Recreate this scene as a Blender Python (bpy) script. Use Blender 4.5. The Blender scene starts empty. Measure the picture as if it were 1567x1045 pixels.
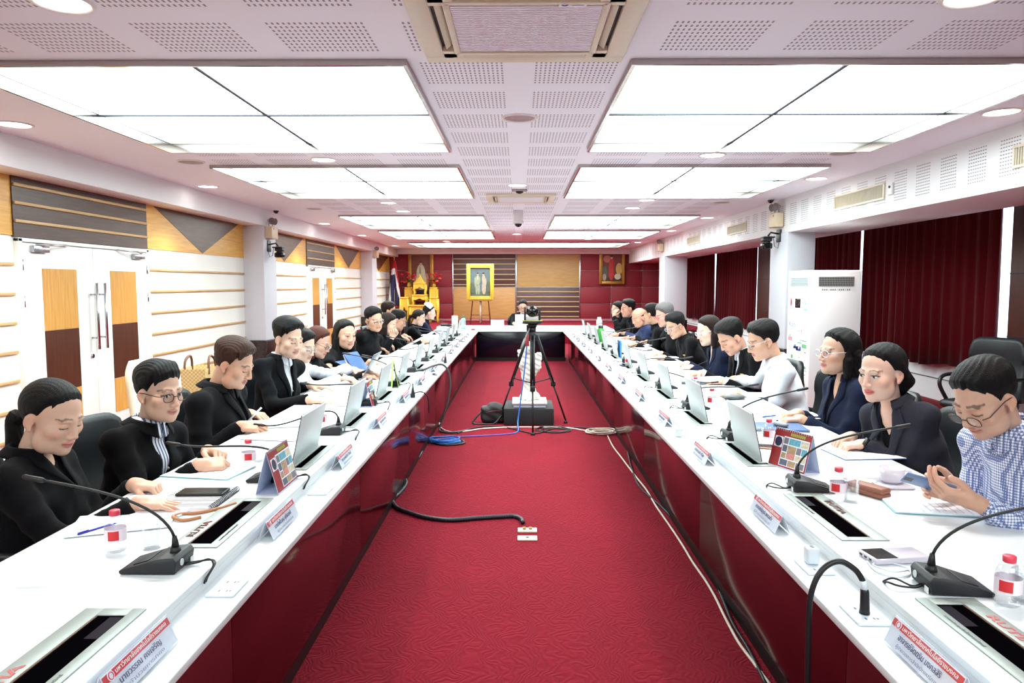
import bpy, bmesh, math, random
import numpy as np
from mathutils import Vector, Matrix, Quaternion, noise

SC = bpy.context.scene
COL = SC.collection
PI = math.pi
# ------------------------------------------------------------------ camera
F_PX, W_PX, H_PX = 1100.0, 1567.0, 1045.0
CAM_Z = 1.6
PITCH = math.atan((522.5 - 436.0) / F_PX)
YAW = math.atan((794.0 - 783.5) / F_PX)
cam_data = bpy.data.cameras.new('camera')
cam_data.sensor_width = 36.0
cam_data.lens = F_PX * 36.0 / W_PX
cam_data.clip_start = 0.05
cam = bpy.data.objects.new('camera', cam_data)
COL.objects.link(cam)
cam.location = (0, 0, CAM_Z)
cam.rotation_euler = (PI / 2 - PITCH, 0, YAW)
SC.camera = cam
# ------------------------------------------------------------------ world, view, light levels
world = bpy.data.worlds.new('world')
SC.world = world
world.use_nodes = True
world.node_tree.nodes['Background'].inputs[0].default_value = (0.80, 0.88, 1.0, 1)
world.node_tree.nodes['Background'].inputs[1].default_value = 1.6
SC.view_settings.view_transform = 'Standard'
SC.view_settings.look = 'None'
SC.view_settings.exposure = 1.15
SC.view_settings.gamma = 1.0
SC.view_settings.use_curve_mapping = False
SC.cycles.use_denoising = True
SC.cycles.max_bounces = 7
SC.cycles.diffuse_bounces = 4
SC.cycles.glossy_bounces = 3
SC.cycles.transmission_bounces = 6
SC.cycles.transparent_max_bounces = 10
SC.cycles.caustics_reflective = False
SC.cycles.caustics_refractive = False
SC.cycles.sample_clamp_indirect = 6.0
PANEL_E = 5.2          # luminous ceiling panels
DOWN_E = 60.0          # downlight spots, watts
DOWN_DISC = 5.0

CZ = 2.83              # ceiling height
TZ, SZ = 0.695, 0.645  # worktop, lower front ledge
WALL_L, WALL_B = -4.5, 25.0
SOF_L, BEAM_R = -4.17, 3.79
CURT_X, SILL_X = 5.25, 5.40

# ------------------------------------------------------------------ measuring helpers (photo pixel -> room point)
_R = Matrix.Rotation(YAW, 3, 'Z') @ Matrix.Rotation(PI / 2 - PITCH, 3, 'X')
def ray(px, py):
    return _R @ Vector(((px - W_PX / 2) / F_PX, -(py - H_PX / 2) / F_PX, -1.0))
def on_z(px, py, z):
    d = ray(px, py); t = (z - CAM_Z) / d.z
    return Vector((0, 0, CAM_Z)) + d * t
def on_x(px, py, x):
    d = ray(px, py); t = x / d.x
    return Vector((0, 0, CAM_Z)) + d * t
def on_y(px, py, y):
    d = ray(px, py); t = y / d.y
    return Vector((0, 0, CAM_Z)) + d * t
def top(px, py): return on_z(px, py, TZ)

# ------------------------------------------------------------------ materials
def lin(c):
    return tuple(((v / 255.0) / 12.92 if v / 255.0 <= 0.04045 else ((v / 255.0 + 0.055) / 1.055) ** 2.4) for v in c)
MATS = {}
def mat(name, rgb, rough=0.5, metal=0.0, var=0.06, scale=30.0, bump=0.0, bscale=None, spec=0.5, sheen=0.0, coat=0.0):
    """procedural surface: colour broken up by noise, with an optional noise bump"""
    if name in MATS: return MATS[name]
    m = bpy.data.materials.new(name); m.use_nodes = True
    nt = m.node_tree; b = nt.nodes['Principled BSDF']
    c = lin(rgb)
    b.inputs['Roughness'].default_value = rough
    b.inputs['Metallic'].default_value = metal
    b.inputs['Specular IOR Level'].default_value = spec
    if sheen: b.inputs['Sheen Weight'].default_value = sheen
    if coat:
        b.inputs['Coat Weight'].default_value = coat; b.inputs['Coat Roughness'].default_value = 0.08
    tc = nt.nodes.new('ShaderNodeTexCoord')
    n = nt.nodes.new('ShaderNodeTexNoise'); n.inputs['Scale'].default_value = scale; n.inputs['Detail'].default_value = 3
    nt.links.new(tc.outputs['Object'], n.inputs['Vector'])
    mx = nt.nodes.new('ShaderNodeMix'); mx.data_type = 'RGBA'
    mx.inputs[6].default_value = (*[v * (1 - var) for v in c], 1)
    mx.inputs[7].default_value = (*[min(1, v * (1 + var)) for v in c], 1)
    nt.links.new(n.outputs['Fac'], mx.inputs[0]); nt.links.new(mx.outputs[2], b.inputs['Base Color'])
    if bump:
        n2 = nt.nodes.new('ShaderNodeTexNoise'); n2.inputs['Scale'].default_value = bscale or scale * 4
        nt.links.new(tc.outputs['Object'], n2.inputs['Vector'])
        bp = nt.nodes.new('ShaderNodeBump'); bp.inputs['Strength'].default_value = bump; bp.inputs['Distance'].default_value = 0.01
        nt.links.new(n2.outputs['Fac'], bp.inputs['Height']); nt.links.new(bp.outputs['Normal'], b.inputs['Normal'])
    MATS[name] = m
    return m
def emit(name, rgb, e):
    if name in MATS: return MATS[name]
    m = bpy.data.materials.new(name); m.use_nodes = True
    b = m.node_tree.nodes['Principled BSDF']
    c = lin(rgb)
    b.inputs['Base Color'].default_value = (*c, 1)
    b.inputs['Emission Color'].default_value = (*c, 1); b.inputs['Emission Strength'].default_value = e
    MATS[name] = m
    return m
def nodes_mat(name):
    m = bpy.data.materials.new(name); m.use_nodes = True
    MATS[name] = m
    return m, m.node_tree, m.node_tree.nodes['Principled BSDF']
def mathn(nt, op, a, b=None, c=None):
    n = nt.nodes.new('ShaderNodeMath'); n.operation = op
    for i, v in enumerate((a, b, c)):
        if v is None: continue
        if isinstance(v, (int, float)): n.inputs[i].default_value = v
        else: nt.links.new(v, n.inputs[i])
    return n.outputs[0]
def wood(name, dark, light, rough=0.4, axis='Y', scale=1.0):
    m, nt, b = nodes_mat(name)
    tc = nt.nodes.new('ShaderNodeTexCoord'); mp = nt.nodes.new('ShaderNodeMapping')
    s = {'X': (1.5, 22, 22), 'Y': (22, 1.5, 22), 'Z': (22, 22, 1.5)}[axis]
    mp.inputs['Scale'].default_value = tuple(v * scale for v in s)
    n = nt.nodes.new('ShaderNodeTexNoise'); n.inputs['Scale'].default_value = 2.0; n.inputs['Detail'].default_value = 5
    nt.links.new(tc.outputs['Object'], mp.inputs['Vector']); nt.links.new(mp.outputs['Vector'], n.inputs['Vector'])
    cr = nt.nodes.new('ShaderNodeValToRGB')
    cr.color_ramp.elements[0].position = 0.3; cr.color_ramp.elements[1].position = 0.7
    cr.color_ramp.elements[0].color = (*lin(dark), 1); cr.color_ramp.elements[1].color = (*lin(light), 1)
    nt.links.new(n.outputs['Fac'], cr.inputs[0]); nt.links.new(cr.outputs[0], b.inputs['Base Color'])
    b.inputs['Roughness'].default_value = rough
    return m
def clear(name, tint=(1, 1, 1), gloss=0.12, rough=0.02):
    """thin clear glass or plastic: mostly see-through with sharp reflections at grazing angles"""
    m = bpy.data.materials.new(name); m.use_nodes = True
    nt = m.node_tree; nt.nodes.remove(nt.nodes['Principled BSDF'])
    out = nt.nodes['Material Output']
    t = nt.nodes.new('ShaderNodeBsdfTransparent'); t.inputs[0].default_value = (*tint, 1)
    g = nt.nodes.new('ShaderNodeBsdfGlossy'); g.inputs['Roughness'].default_value = rough
    lw = nt.nodes.new('ShaderNodeLayerWeight'); lw.inputs[0].default_value = 0.35
    f = mathn(nt, 'MULTIPLY_ADD', lw.outputs['Facing'], 0.26 if gloss > 0.05 else 0.12, gloss)
    mx = nt.nodes.new('ShaderNodeMixShader')
    nt.links.new(f, mx.inputs[0]); nt.links.new(t.outputs[0], mx.inputs[1]); nt.links.new(g.outputs[0], mx.inputs[2])
    nt.links.new(mx.outputs[0], out.inputs[0])
    MATS[name] = m
    return m

# ------------------------------------------------------------------ mesh builder
def frame(z, up=Vector((0, 0, 1))):
    z = Vector(z).normalized()
    if abs(z.dot(up)) > 0.99: up = Vector((0, 1, 0))
    x = up.cross(z).normalized(); y = z.cross(x)
    return x, y, z
class MB:
    def __init__(s): s.v = []; s.f = []; s.m = []; s.smooth = []
    def add(s, vs, fs, mi=0, sm=False):
        o = len(s.v); s.v += [tuple(v) for v in vs]
        for f in fs:
            s.f.append(tuple(i + o for i in f)); s.m.append(mi); s.smooth.append(sm)
        return s
    def box(s, c, size, bev=0.0, mi=0, rot=None, M=None):
        hx, hy, hz = [d / 2 for d in size]; b = min(bev, hx * .9, hy * .9, hz * .9)
        if b <= 0:
            vs = [Vector((x, y, z)) for x in (-hx, hx) for y in (-hy, hy) for z in (-hz, hz)]
            fs = [(0, 1, 3, 2), (4, 6, 7, 5), (0, 4, 5, 1), (2, 3, 7, 6), (0, 2, 6, 4), (1, 5, 7, 3)]
        else:
            bm = bmesh.new(); bmesh.ops.create_cube(bm, size=1.0)
            for v in bm.verts: v.co = Vector((v.co.x * 2 * hx, v.co.y * 2 * hy, v.co.z * 2 * hz))
            bmesh.ops.bevel(bm, geom=bm.edges[:], offset=b, segments=2, profile=0.5, affect='EDGES')
            bm.verts.index_update()
            vs = [v.co.copy() for v in bm.verts]; fs = [tuple(v.index for v in f.verts) for f in bm.faces]; bm.free()
        R = M if M is not None else (rot.to_matrix() if rot is not None and hasattr(rot, 'to_matrix') else Matrix.Identity(3))
        c = Vector(c)
        return s.add([R @ v + c for v in vs], fs, mi, b > 0)
    def cyl(s, a, b, r, r2=None, n=16, mi=0, caps=True, sm=True):
        a, b = Vector(a), Vector(b); r2 = r if r2 is None else r2
        x, y, z = frame(b - a)
        vs = []
        for p, rr in ((a, r), (b, r2)):
            vs += [p + (x * math.cos(2 * PI * i / n) + y * math.sin(2 * PI * i / n)) * rr for i in range(n)]
        s.add(vs, [(i, (i + 1) % n, n + (i + 1) % n, n + i) for i in range(n)], mi, sm)
        if caps: s.add(vs, [tuple(range(n))[::-1], tuple(range(n, 2 * n))], mi, False)
        return s
    def tube(s, pts, r, n=8, mi=0, closed=False, caps=True):
        pts = [Vector(p) for p in pts]; rs = r if isinstance(r, (list, tuple)) else [r] * len(pts)
        N = len(pts); up = None; vs = []
        for i, p in enumerate(pts):
            if closed: t = pts[(i + 1) % N] - pts[i - 1]
            else: t = pts[min(i + 1, N - 1)] - pts[max(i - 1, 0)]
            if t.length < 1e-9: t = Vector((0, 0, 1))
            t.normalize()
            if up is None: up = frame(t)[0]
            up = (up - t * up.dot(t))
            up = up.normalized() if up.length > 1e-6 else frame(t)[0]
            y = t.cross(up)
            vs += [p + (up * math.cos(2 * PI * k / n) + y * math.sin(2 * PI * k / n)) * rs[i] for k in range(n)]
        fs = []
        for i in range(N if closed else N - 1):
            j = (i + 1) % N
            fs += [(i * n + k, i * n + (k + 1) % n, j * n + (k + 1) % n, j * n + k) for k in range(n)]
        if caps and not closed: fs += [tuple(range(n))[::-1], tuple(range((N - 1) * n, N * n))]
        return s.add(vs, fs, mi, True)
    def lathe(s, prof, c=(0, 0, 0), axis=(0, 0, 1), n=20, mi=0, sm=True, mis=None):
        x, y, z = frame(axis); c = Vector(c); vs = []
        for (r, h) in prof:
            vs += [c + (x * math.cos(2 * PI * k / n) + y * math.sin(2 * PI * k / n)) * r + z * h for k in range(n)]
        for i in range(len(prof) - 1):
            s.add(vs[i * n:(i + 2) * n], [(k, (k + 1) % n, n + (k + 1) % n, n + k) for k in range(n)], mis[i] if mis else mi, sm)
        return s
    def disc(s, c, r, axis=(0, 0, 1), n=20, mi=0):
        x, y, z = frame(axis); c = Vector(c)
        return s.add([c + (x * math.cos(2 * PI * k / n) + y * math.sin(2 * PI * k / n)) * r for k in range(n)], [tuple(range(n))], mi)
    def prism(s, poly, d, mi=0):
        """polygon of 3-D points extruded by vector d"""
        p = [Vector(q) for q in poly]; d = Vector(d); n = len(p)
        return s.add(p + [q + d for q in p], [tuple(range(n))[::-1], tuple(range(n, 2 * n))] + [(i, (i + 1) % n, n + (i + 1) % n, n + i) for i in range(n)], mi)
    def quad(s, a, b, c, d, mi=0): return s.add([a, b, c, d], [(0, 1, 2, 3)], mi)
    def ell(s, c, r, n=12, m=8, mi=0, M=None):
        vs = []; c = Vector(c)
        for i in range(m + 1):
            th = PI * i / m
            for k in range(n):
                ph = 2 * PI * k / n
                q = Vector((r[0] * math.sin(th) * math.cos(ph), r[1] * math.sin(th) * math.sin(ph), r[2] * math.cos(th)))
                vs.append(c + (M @ q if M is not None else q))
        return s.add(vs, [(i * n + k, (i + 1) * n + k, (i + 1) * n + (k + 1) % n, i * n + (k + 1) % n) for i in range(m) for k in range(n)], mi, True)
    def sheet(s, fn, nu, nv, th=0.0, mi=0):
        """grid surface fn(u,v)->point, optionally given thickness along its normal"""
        P = [[Vector(fn(i / nu, j / nv)) for j in range(nv + 1)] for i in range(nu + 1)]
        vs = [p for row in P for p in row]; w = nv + 1
        fs = [(i * w + j, (i + 1) * w + j, (i + 1) * w + j + 1, i * w + j + 1) for i in range(nu) for j in range(nv)]
        if th:
            back = []
            for i in range(nu + 1):
                for j in range(nv + 1):
                    du = P[min(i + 1, nu)][j] - P[max(i - 1, 0)][j]; dv = P[i][min(j + 1, nv)] - P[i][max(j - 1, 0)]
                    nn = du.cross(dv); nn = nn.normalized() if nn.length > 1e-12 else Vector((0, 0, 1))
                    back.append(P[i][j] - nn * th)
            o = len(vs); vs += back
            fs += [tuple(k + o for k in f[::-1]) for f in fs]
            ring = [i * w for i in range(nu + 1)] + [nu * w + j for j in range(1, w)] + [i * w + nv for i in range(nu - 1, -1, -1)] + [j for j in range(nv - 1, 0, -1)]
            fs += [(ring[k], ring[(k + 1) % len(ring)], ring[(k + 1) % len(ring)] + o, ring[k] + o) for k in range(len(ring))]
        return s.add(vs, fs, mi, True)
    def obj(s, name, mats, parent=None, loc=None):
        me = bpy.data.meshes.new(name)
        me.from_pydata(s.v, [], s.f)
        if not isinstance(mats, (list, tuple)): mats = [mats]
        for m in mats: me.materials.append(m)
        me.polygons.foreach_set('material_index', s.m)
        me.polygons.foreach_set('use_smooth', s.smooth)
        me.update()
        bm = bmesh.new(); bm.from_mesh(me); bmesh.ops.remove_doubles(bm, verts=bm.verts, dist=1e-5)
        bmesh.ops.recalc_face_normals(bm, faces=bm.faces); bm.to_mesh(me); bm.free()
        o = bpy.data.objects.new(name, me); COL.objects.link(o)
        if parent is not None: o.parent = parent
        if loc is not None: o.location = loc
        return o
def tag(o, label=None, cat=None, group=None, kind=None):
    if label: o['label'] = label
    if cat: o['category'] = cat
    if group: o['group'] = group
    if kind: o['kind'] = kind
    return o
def empty(name, loc, label=None, cat=None, group=None, rz=0.0):
    o = bpy.data.objects.new(name, None); COL.objects.link(o)
    o.empty_display_size = 0.1
    o.location = loc; o.rotation_euler = (0, 0, rz)
    return tag(o, label, cat, group)
def struct(name, mb, mats):
    return tag(mb.obj(name, mats), kind='structure')
def dup(root, loc=None, rz=None, label=None, group=None, skip=()):
    r = root.copy(); COL.objects.link(r)
    if loc is not None: r.location = loc
    if rz is not None: r.rotation_euler = (0, 0, rz)
    if label: r['label'] = label
    if group: r['group'] = group
    for ch in list(root.children):
        if ch.name.split('.')[0] in skip: continue
        c = ch.copy(); COL.objects.link(c); c.parent = r
        for g in list(ch.children):
            d = g.copy(); COL.objects.link(d); d.parent = c
    return r
def text_mb(body, size, origin, xdir, ydir, mat_i=0, depth=0.0004, width=None, bold=0.0, center=False):
    """lettering as thin solid shapes; origin at the left end of the baseline"""
    cu = bpy.data.curves.new('lettering', 'FONT'); cu.body = body; cu.size = size; cu.resolution_u = 2
    cu.extrude = depth; cu.offset = bold
    to = bpy.data.objects.new('lettering', cu); COL.objects.link(to)
    dg = bpy.context.evaluated_depsgraph_get()
    me = bpy.data.meshes.new_from_object(to.evaluated_get(dg))
    vs = [v.co.copy() for v in me.vertices]; fs = [tuple(p.vertices) for p in me.polygons]
    bpy.data.objects.remove(to); bpy.data.curves.remove(cu); bpy.data.meshes.remove(me)
    mb = MB()
    if not vs: return mb
    x0 = min(v.x for v in vs); x1 = max(v.x for v in vs)
    k = width / (x1 - x0) if width else 1.0
    xd, yd = Vector(xdir).normalized(), Vector(ydir).normalized(); zd = xd.cross(yd); o = Vector(origin)
    sh = (x0 + x1) / 2 if center else x0
    mb.add([o + xd * ((v.x - sh) * k) + yd * v.y + zd * v.z for v in vs], fs, mat_i)
    return mb
# ================================================================== THE ROOM
def carpet_mat():
    m, nt, b = nodes_mat('red_carpet')
    tc = nt.nodes.new('ShaderNodeTexCoord')
    # sculpted leaf sprays: warped waves, plus pile noise
    n0 = nt.nodes.new('ShaderNodeTexNoise'); n0.inputs['Scale'].default_value = 5.0
    nt.links.new(tc.outputs['Object'], n0.inputs['Vector'])
    mxv = nt.nodes.new('ShaderNodeVectorMath'); mxv.operation = 'MULTIPLY_ADD'
    nt.links.new(n0.outputs['Color'], mxv.inputs[0]); mxv.inputs[1].default_value = (0.45, 0.45, 0.0)
    nt.links.new(tc.outputs['Object'], mxv.inputs[2])
    w = nt.nodes.new('ShaderNodeTexWave'); w.inputs['Scale'].default_value = 9.0; w.inputs['Distortion'].default_value = 5.0
    w.inputs['Detail'].default_value = 2.0
    nt.links.new(mxv.outputs[0], w.inputs['Vector'])
    n1 = nt.nodes.new('ShaderNodeTexNoise'); n1.inputs['Scale'].default_value = 160.0; n1.inputs['Detail'].default_value = 2
    nt.links.new(tc.outputs['Object'], n1.inputs['Vector'])
    n2 = nt.nodes.new('ShaderNodeTexNoise'); n2.inputs['Scale'].default_value = 1.2; n2.inputs['Detail'].default_value = 4
    nt.links.new(tc.outputs['Object'], n2.inputs['Vector'])
    cr = nt.nodes.new('ShaderNodeValToRGB')
    cr.color_ramp.elements[0].position = 0.30; cr.color_ramp.elements[0].color = (*lin((104, 7, 22)), 1)
    cr.color_ramp.elements[1].position = 0.75; cr.color_ramp.elements[1].color = (*lin((126, 12, 33)), 1)
    s = mathn(nt, 'MULTIPLY_ADD', w.outputs['Fac'], 0.16, mathn(nt, 'MULTIPLY', n2.outputs['Fac'], 0.5))
    s = mathn(nt, 'MULTIPLY_ADD', n1.outputs['Fac'], 0.5, s)
    nt.links.new(s, cr.inputs[0]); nt.links.new(cr.outputs[0], b.inputs['Base Color'])
    b.inputs['Roughness'].default_value = 0.95; b.inputs['Specular IOR Level'].default_value = 0.15
    b.inputs['Sheen Weight'].default_value = 0.18; b.inputs['Sheen Roughness'].default_value = 0.4
    b.inputs['Sheen Tint'].default_value = (*lin((255, 120, 140)), 1)
    bp = nt.nodes.new('ShaderNodeBump'); bp.inputs['Strength'].default_value = 0.5; bp.inputs['Distance'].default_value = 0.012
    h = mathn(nt, 'MULTIPLY_ADD', w.outputs['Fac'], 0.6, mathn(nt, 'MULTIPLY', n1.outputs['Fac'], 0.7))
    nt.links.new(h, bp.inputs['Height']); nt.links.new(bp.outputs['Normal'], b.inputs['Normal'])
    return m
def perforated_mat(name, base, px, x0, x1, py, y0, y1, nx, ny, sw, sl, axes=('X', 'Y'), keep=None, dark=(158, 150, 160), offs=(0.0, 0.0)):
    """acoustic board: square patches of punched slots"""
    m, nt, b = nodes_mat(name)
    tc = nt.nodes.new('ShaderNodeTexCoord'); sp = nt.nodes.new('ShaderNodeSeparateXYZ')
    nt.links.new(tc.outputs['Object'], sp.inputs[0])
    X = sp.outputs[axes[0]]; Y = sp.outputs[axes[1]]
    ux = mathn(nt, 'FLOORED_MODULO', mathn(nt, 'ADD', X, offs[0] + 100 * px), px); uy = mathn(nt, 'FLOORED_MODULO', mathn(nt, 'ADD', Y, offs[1] + 100 * py), py)
    def band(u, lo, hi): return mathn(nt, 'MULTIPLY', mathn(nt, 'GREATER_THAN', u, lo), mathn(nt, 'LESS_THAN', u, hi))
    dx = (x1 - x0) / nx; dy = (y1 - y0) / ny
    fx = mathn(nt, 'FLOORED_MODULO', mathn(nt, 'SUBTRACT', ux, x0), dx); fy = mathn(nt, 'FLOORED_MODULO', mathn(nt, 'SUBTRACT', uy, y0), dy)
    k = mathn(nt, 'MULTIPLY', band(ux, x0, x1), band(uy, y0, y1))
    k = mathn(nt, 'MULTIPLY', k, mathn(nt, 'MULTIPLY', band(fx, dx / 2 - sw / 2, dx / 2 + sw / 2), band(fy, dy / 2 - sl / 2, dy / 2 + sl / 2)))
    if keep: k = mathn(nt, 'MULTIPLY', k, band(sp.outputs[keep[0]], keep[1], keep[2]))
    mx = nt.nodes.new('ShaderNodeMix'); mx.data_type = 'RGBA'
    mx.inputs[6].default_value = (*lin(base), 1); mx.inputs[7].default_value = (*lin(dark), 1)
    nt.links.new(k, mx.inputs[0]); nt.links.new(mx.outputs[2], b.inputs['Base Color'])
    b.inputs['Roughness'].default_value = 0.8; b.inputs['Specular IOR Level'].default_value = 0.2
    return m

M_carpet = carpet_mat()
M_ceil = perforated_mat('perforated_ceiling', (246, 245, 255), 0.645, 0.085, 0.56, 0.615, 0.0, 0.44, 18, 9, 0.011, 0.027,
                        keep=('X', -3.05, 3.05), offs=(0.0, -4.08 + 0.615 * 7))
M_white = mat('white_paint', (245, 245, 249), 0.55, scale=8, var=0.02)
M_board = mat('white_board', (243, 243, 236), 0.35, scale=6, var=0.02)
M_lilac = mat('pale_grey_paint', (214, 214, 222), 0.6, scale=8, var=0.02)
M_strip = wood('pale_wood_strip', (190, 148, 98), (214, 176, 124), axis='Y')
M_gold = wood('honey_veneer', (212, 154, 66), (236, 180, 88), 0.35, 'Y')
M_brown = wood('brown_veneer', (80, 52, 38), (102, 68, 50), 0.35, 'Y')
M_brownp = wood('dark_slat_veneer', (70, 50, 44), (92, 68, 58), 0.35, 'Y')
M_dark = wood('dark_wood_cladding', (34, 20, 16), (48, 28, 22), 0.25, 'Y')
M_chrome = mat('brushed_steel', (190, 190, 196), 0.25, 1.0, scale=60)
M_mirror = mat('polished_trim', (180, 172, 168), 0.12, 1.0)
M_black = mat('black_plastic', (22, 22, 25), 0.45, scale=80)
M_maroon = mat('maroon_upholstery', (138, 26, 40), 0.6, scale=40, bump=0.12, bscale=300)

struct('floor', MB().box((0.4, 9.5, -0.05), (11.0, 31.4, 0.1)), M_carpet)

# ceiling with openings for the luminous panels
PX0, PX1 = 0.615, 3.18
ROWS = [(-2.2, 0.4), (4.03, 6.63), (7.47, 10.1), (12.75, 15.5), (16.3, 19.0)]  # first row is added, unseen behind the camera, to brighten the near seats
HOLES = [(sx * PX0, sx * PX1, y0, y1) for (y0, y1) in ROWS for sx in (-1, 1)]
HOLES = [(min(a, b), max(a, b), c, d) for a, b, c, d in HOLES] + [(-3.2, 3.2, 20.7, 23.2)]
def ceiling():
    xs = sorted({-4.6, 5.6, -3.2, 3.2} | {v for h in HOLES for v in h[:2]}); ys = sorted({-6.0, 25.1} | {v for h in HOLES for v in h[2:]})
    mb = MB(); t = 0.02
    for i in range(len(xs) - 1):
        for j in range(len(ys) - 1):
            cx, cy = (xs[i] + xs[i + 1]) / 2, (ys[j] + ys[j + 1]) / 2
            if any(h[0] < cx < h[1] and h[2] < cy < h[3] for h in HOLES): continue
            mb.quad((xs[i], ys[j], CZ), (xs[i], ys[j + 1], CZ), (xs[i + 1], ys[j + 1], CZ), (xs[i + 1], ys[j], CZ))
    mb.box((0.5, 9.5, CZ + 0.22), (10.6, 31.4, 0.05))
    return struct('ceiling', mb, M_ceil)
ceiling()

def pane_mat():
    m, nt, b = nodes_mat('lit_glass_pane')
    tc = nt.nodes.new('ShaderNodeTexCoord'); sp = nt.nodes.new('ShaderNodeSeparateXYZ')
    nt.links.new(tc.outputs['UV'], sp.inputs[0])
    def fall(o_, pw, amt):
        v = mathn(nt, 'ABSOLUTE', mathn(nt, 'SUBTRACT', o_, 0.5))
        return mathn(nt, 'SUBTRACT', 1.0, mathn(nt, 'MULTIPLY', mathn(nt, 'POWER', mathn(nt, 'MULTIPLY', v, 2.0), pw), amt))
    k = mathn(nt, 'MULTIPLY', fall(sp.outputs['Y'], 4.0, 0.93), fall(sp.outputs['X'], 8.0, 0.85))
    n = nt.nodes.new('ShaderNodeTexNoise'); n.inputs['Scale'].default_value = 1.2
    nt.links.new(tc.outputs['Object'], n.inputs['Vector'])
    k = mathn(nt, 'MULTIPLY', k, mathn(nt, 'MULTIPLY_ADD', n.outputs['Fac'], 0.2, 0.9))
    b.inputs['Base Color'].default_value = (0.6, 0.68, 0.66, 1)
    b.inputs['Roughness'].default_value = 0.1
    b.inputs['Emission Color'].default_value = (0.84, 1.0, 0.985, 1)
    nt.links.new(mathn(nt, 'MULTIPLY', k, PANEL_E), b.inputs['Emission Strength'])
    return m
M_pane = pane_mat()
M_bar = mat('grey_glazing_bar', (70, 74, 84), 0.5)
ORD = ['added out of view to light the near table ends', 'just past the near air conditioner', 'third of its row', 'fourth of its row', 'farthest of its row']
def light_panel(x0, x1, y0, y1, label):
    cx, cy = (x0 + x1) / 2, (y0 + y1) / 2
    r = empty('ceiling_light', (cx, cy, CZ), label, 'ceiling light', 'luminous glass ceiling panels')
    hx, hy = (x1 - x0) / 2, (y1 - y0) / 2
    w = 0.022
    mb = MB()
    for sx in (-1, 1): mb.box((sx * (hx - w / 2), 0, 0.016), (w, 2 * hy, 0.10))
    for sy in (-1, 1): mb.box((0, sy * (hy - w / 2), 0.016), (2 * hx - 2 * w, w, 0.10))
    mb.obj('frame', M_mirror, r)
    nx = 2 if hx < 2 else 4
    g = 0.008; zz = 0.045
    xsn = [-hx + w + (2 * hx - 2 * w) * i / nx for i in range(nx + 1)]; ysn = [-hy + w, 0.13 * hy, hy - w]
    for i in range(nx):
        for j in range(2):
            p = MB().quad((xsn[i] + g, ysn[j] + g, zz), (xsn[i] + g, ysn[j + 1] - g, zz), (xsn[i + 1] - g, ysn[j + 1] - g, zz), (xsn[i + 1] - g, ysn[j] + g, zz))
            q = p.obj('glass_pane', M_pane, r)
            uv = q.data.uv_layers.new(name='UVMap')
            for li, lp in enumerate(q.data.loops):
                co = q.data.vertices[lp.vertex_index].co
                uv.data[li].uv = ((co.x + hx) / (2 * hx), (co.y + hy) / (2 * hy))
    b = MB()
    for i in range(1, nx): b.box((xsn[i], 0, zz + 0.004), (2 * g + 0.012, 2 * hy - 2 * w, 0.024))
    b.box((0, ysn[1], zz + 0.004), (2 * hx - 2 * w, 2 * g + 0.018, 0.030))
    b.box((0, 0, zz + 0.05), (2 * hx - 2 * w, 2 * hy - 2 * w, 0.004))
    b.obj('glazing_bar', M_bar, r)
for i, (y0, y1) in enumerate(ROWS):
    light_panel(-PX1, -PX0, y0, y1, f'square lit glass ceiling panel on the door side, {ORD[i]}')
    light_panel(PX0, PX1, y0, y1, f'square lit glass ceiling panel on the curtain side, {ORD[i]}')
light_panel(-3.2, 3.2, 20.7, 23.2, 'wide lit glass ceiling panel across the room before the maroon wall')

# ------------------------------------------------------------------ left wall
struct('wall_left', MB().box((WALL_L - 0.06, 9.5, 1.4), (0.12, 31.2, 2.86)), M_board)
struct('trim_1', MB().box(((WALL_L + SOF_L) / 2, 9.5, (2.56 + CZ) / 2 + 0.005), (SOF_L - WALL_L, 31.0, CZ - 2.56), 0.004), M_white)     # soffit
COLS_L = [(11.75, 12.35), (20.45, 21.1)]
for i, (a, b) in enumerate(COLS_L):
    struct(f'wall_column_{i+1}', MB().box(((WALL_L + SOF_L) / 2, (a + b) / 2, 1.63), (SOF_L - WALL_L + 0.02, b - a, 1.88), 0.006), M_lilac)
    struct(f'baseboard_{i+1}', MB().box(((WALL_L + SOF_L) / 2 + 0.02, (a + b) / 2, 0.345), (SOF_L - WALL_L + 0.04, b - a + 0.06, 0.69), 0.006), M_dark)
# bays: (y0, y1, kind)
BAYS = [(-5.9, 6.38, 'tri'), (6.38, 8.68, 'door'), (8.68, 11.75, 'tri'), (12.35, 15.2, 'tri'), (15.2, 17.5, 'door'), (17.5, 20.45, 'tri'), (21.1, 25.0, 'tri')]
n_t = 2
for (a, b, k) in BAYS:
    X = WALL_L
    if k == 'tri':
        mb = MB()
        for z in (0.22, 0.48, 0.74, 1.00, 1.26, 1.52, 1.785):
            mb.box((X + 0.010, (a + b) / 2, z), (0.026, b - a - 0.02, 0.030), 0.003)
        struct(f'trim_{n_t}', mb, M_strip); n_t += 1
        g = MB().box((X + 0.006, (a + b) / 2, 2.34), (0.016, b - a, 0.60))
        struct(f'trim_{n_t}', g, M_gold); n_t += 1
        if a > 0:
            m_ = (a + b) / 2
            t = MB().prism([(X + 0.0145, a + 0.02, 2.635), (X + 0.0145, b - 0.02, 2.635), (X + 0.0145, m_, 2.045)], (0.004, 0, 0))
            struct(f'trim_{n_t}', t, M_brown); n_t += 1
    else:
        g = MB().box((X + 0.012, (a + b) / 2, 2.335), (0.03, b - a, 0.61))
        struct(f'trim_{n_t}', g, M_brownp); n_t += 1
        mb = MB()
        for z in (2.17, 2.33, 2.49): mb.box((X + 0.034, (a + b) / 2, z), (0.02, b - a - 0.02, 0.028), 0.003)
        struct(f'trim_{n_t}', mb, M_strip); n_t += 1
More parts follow.
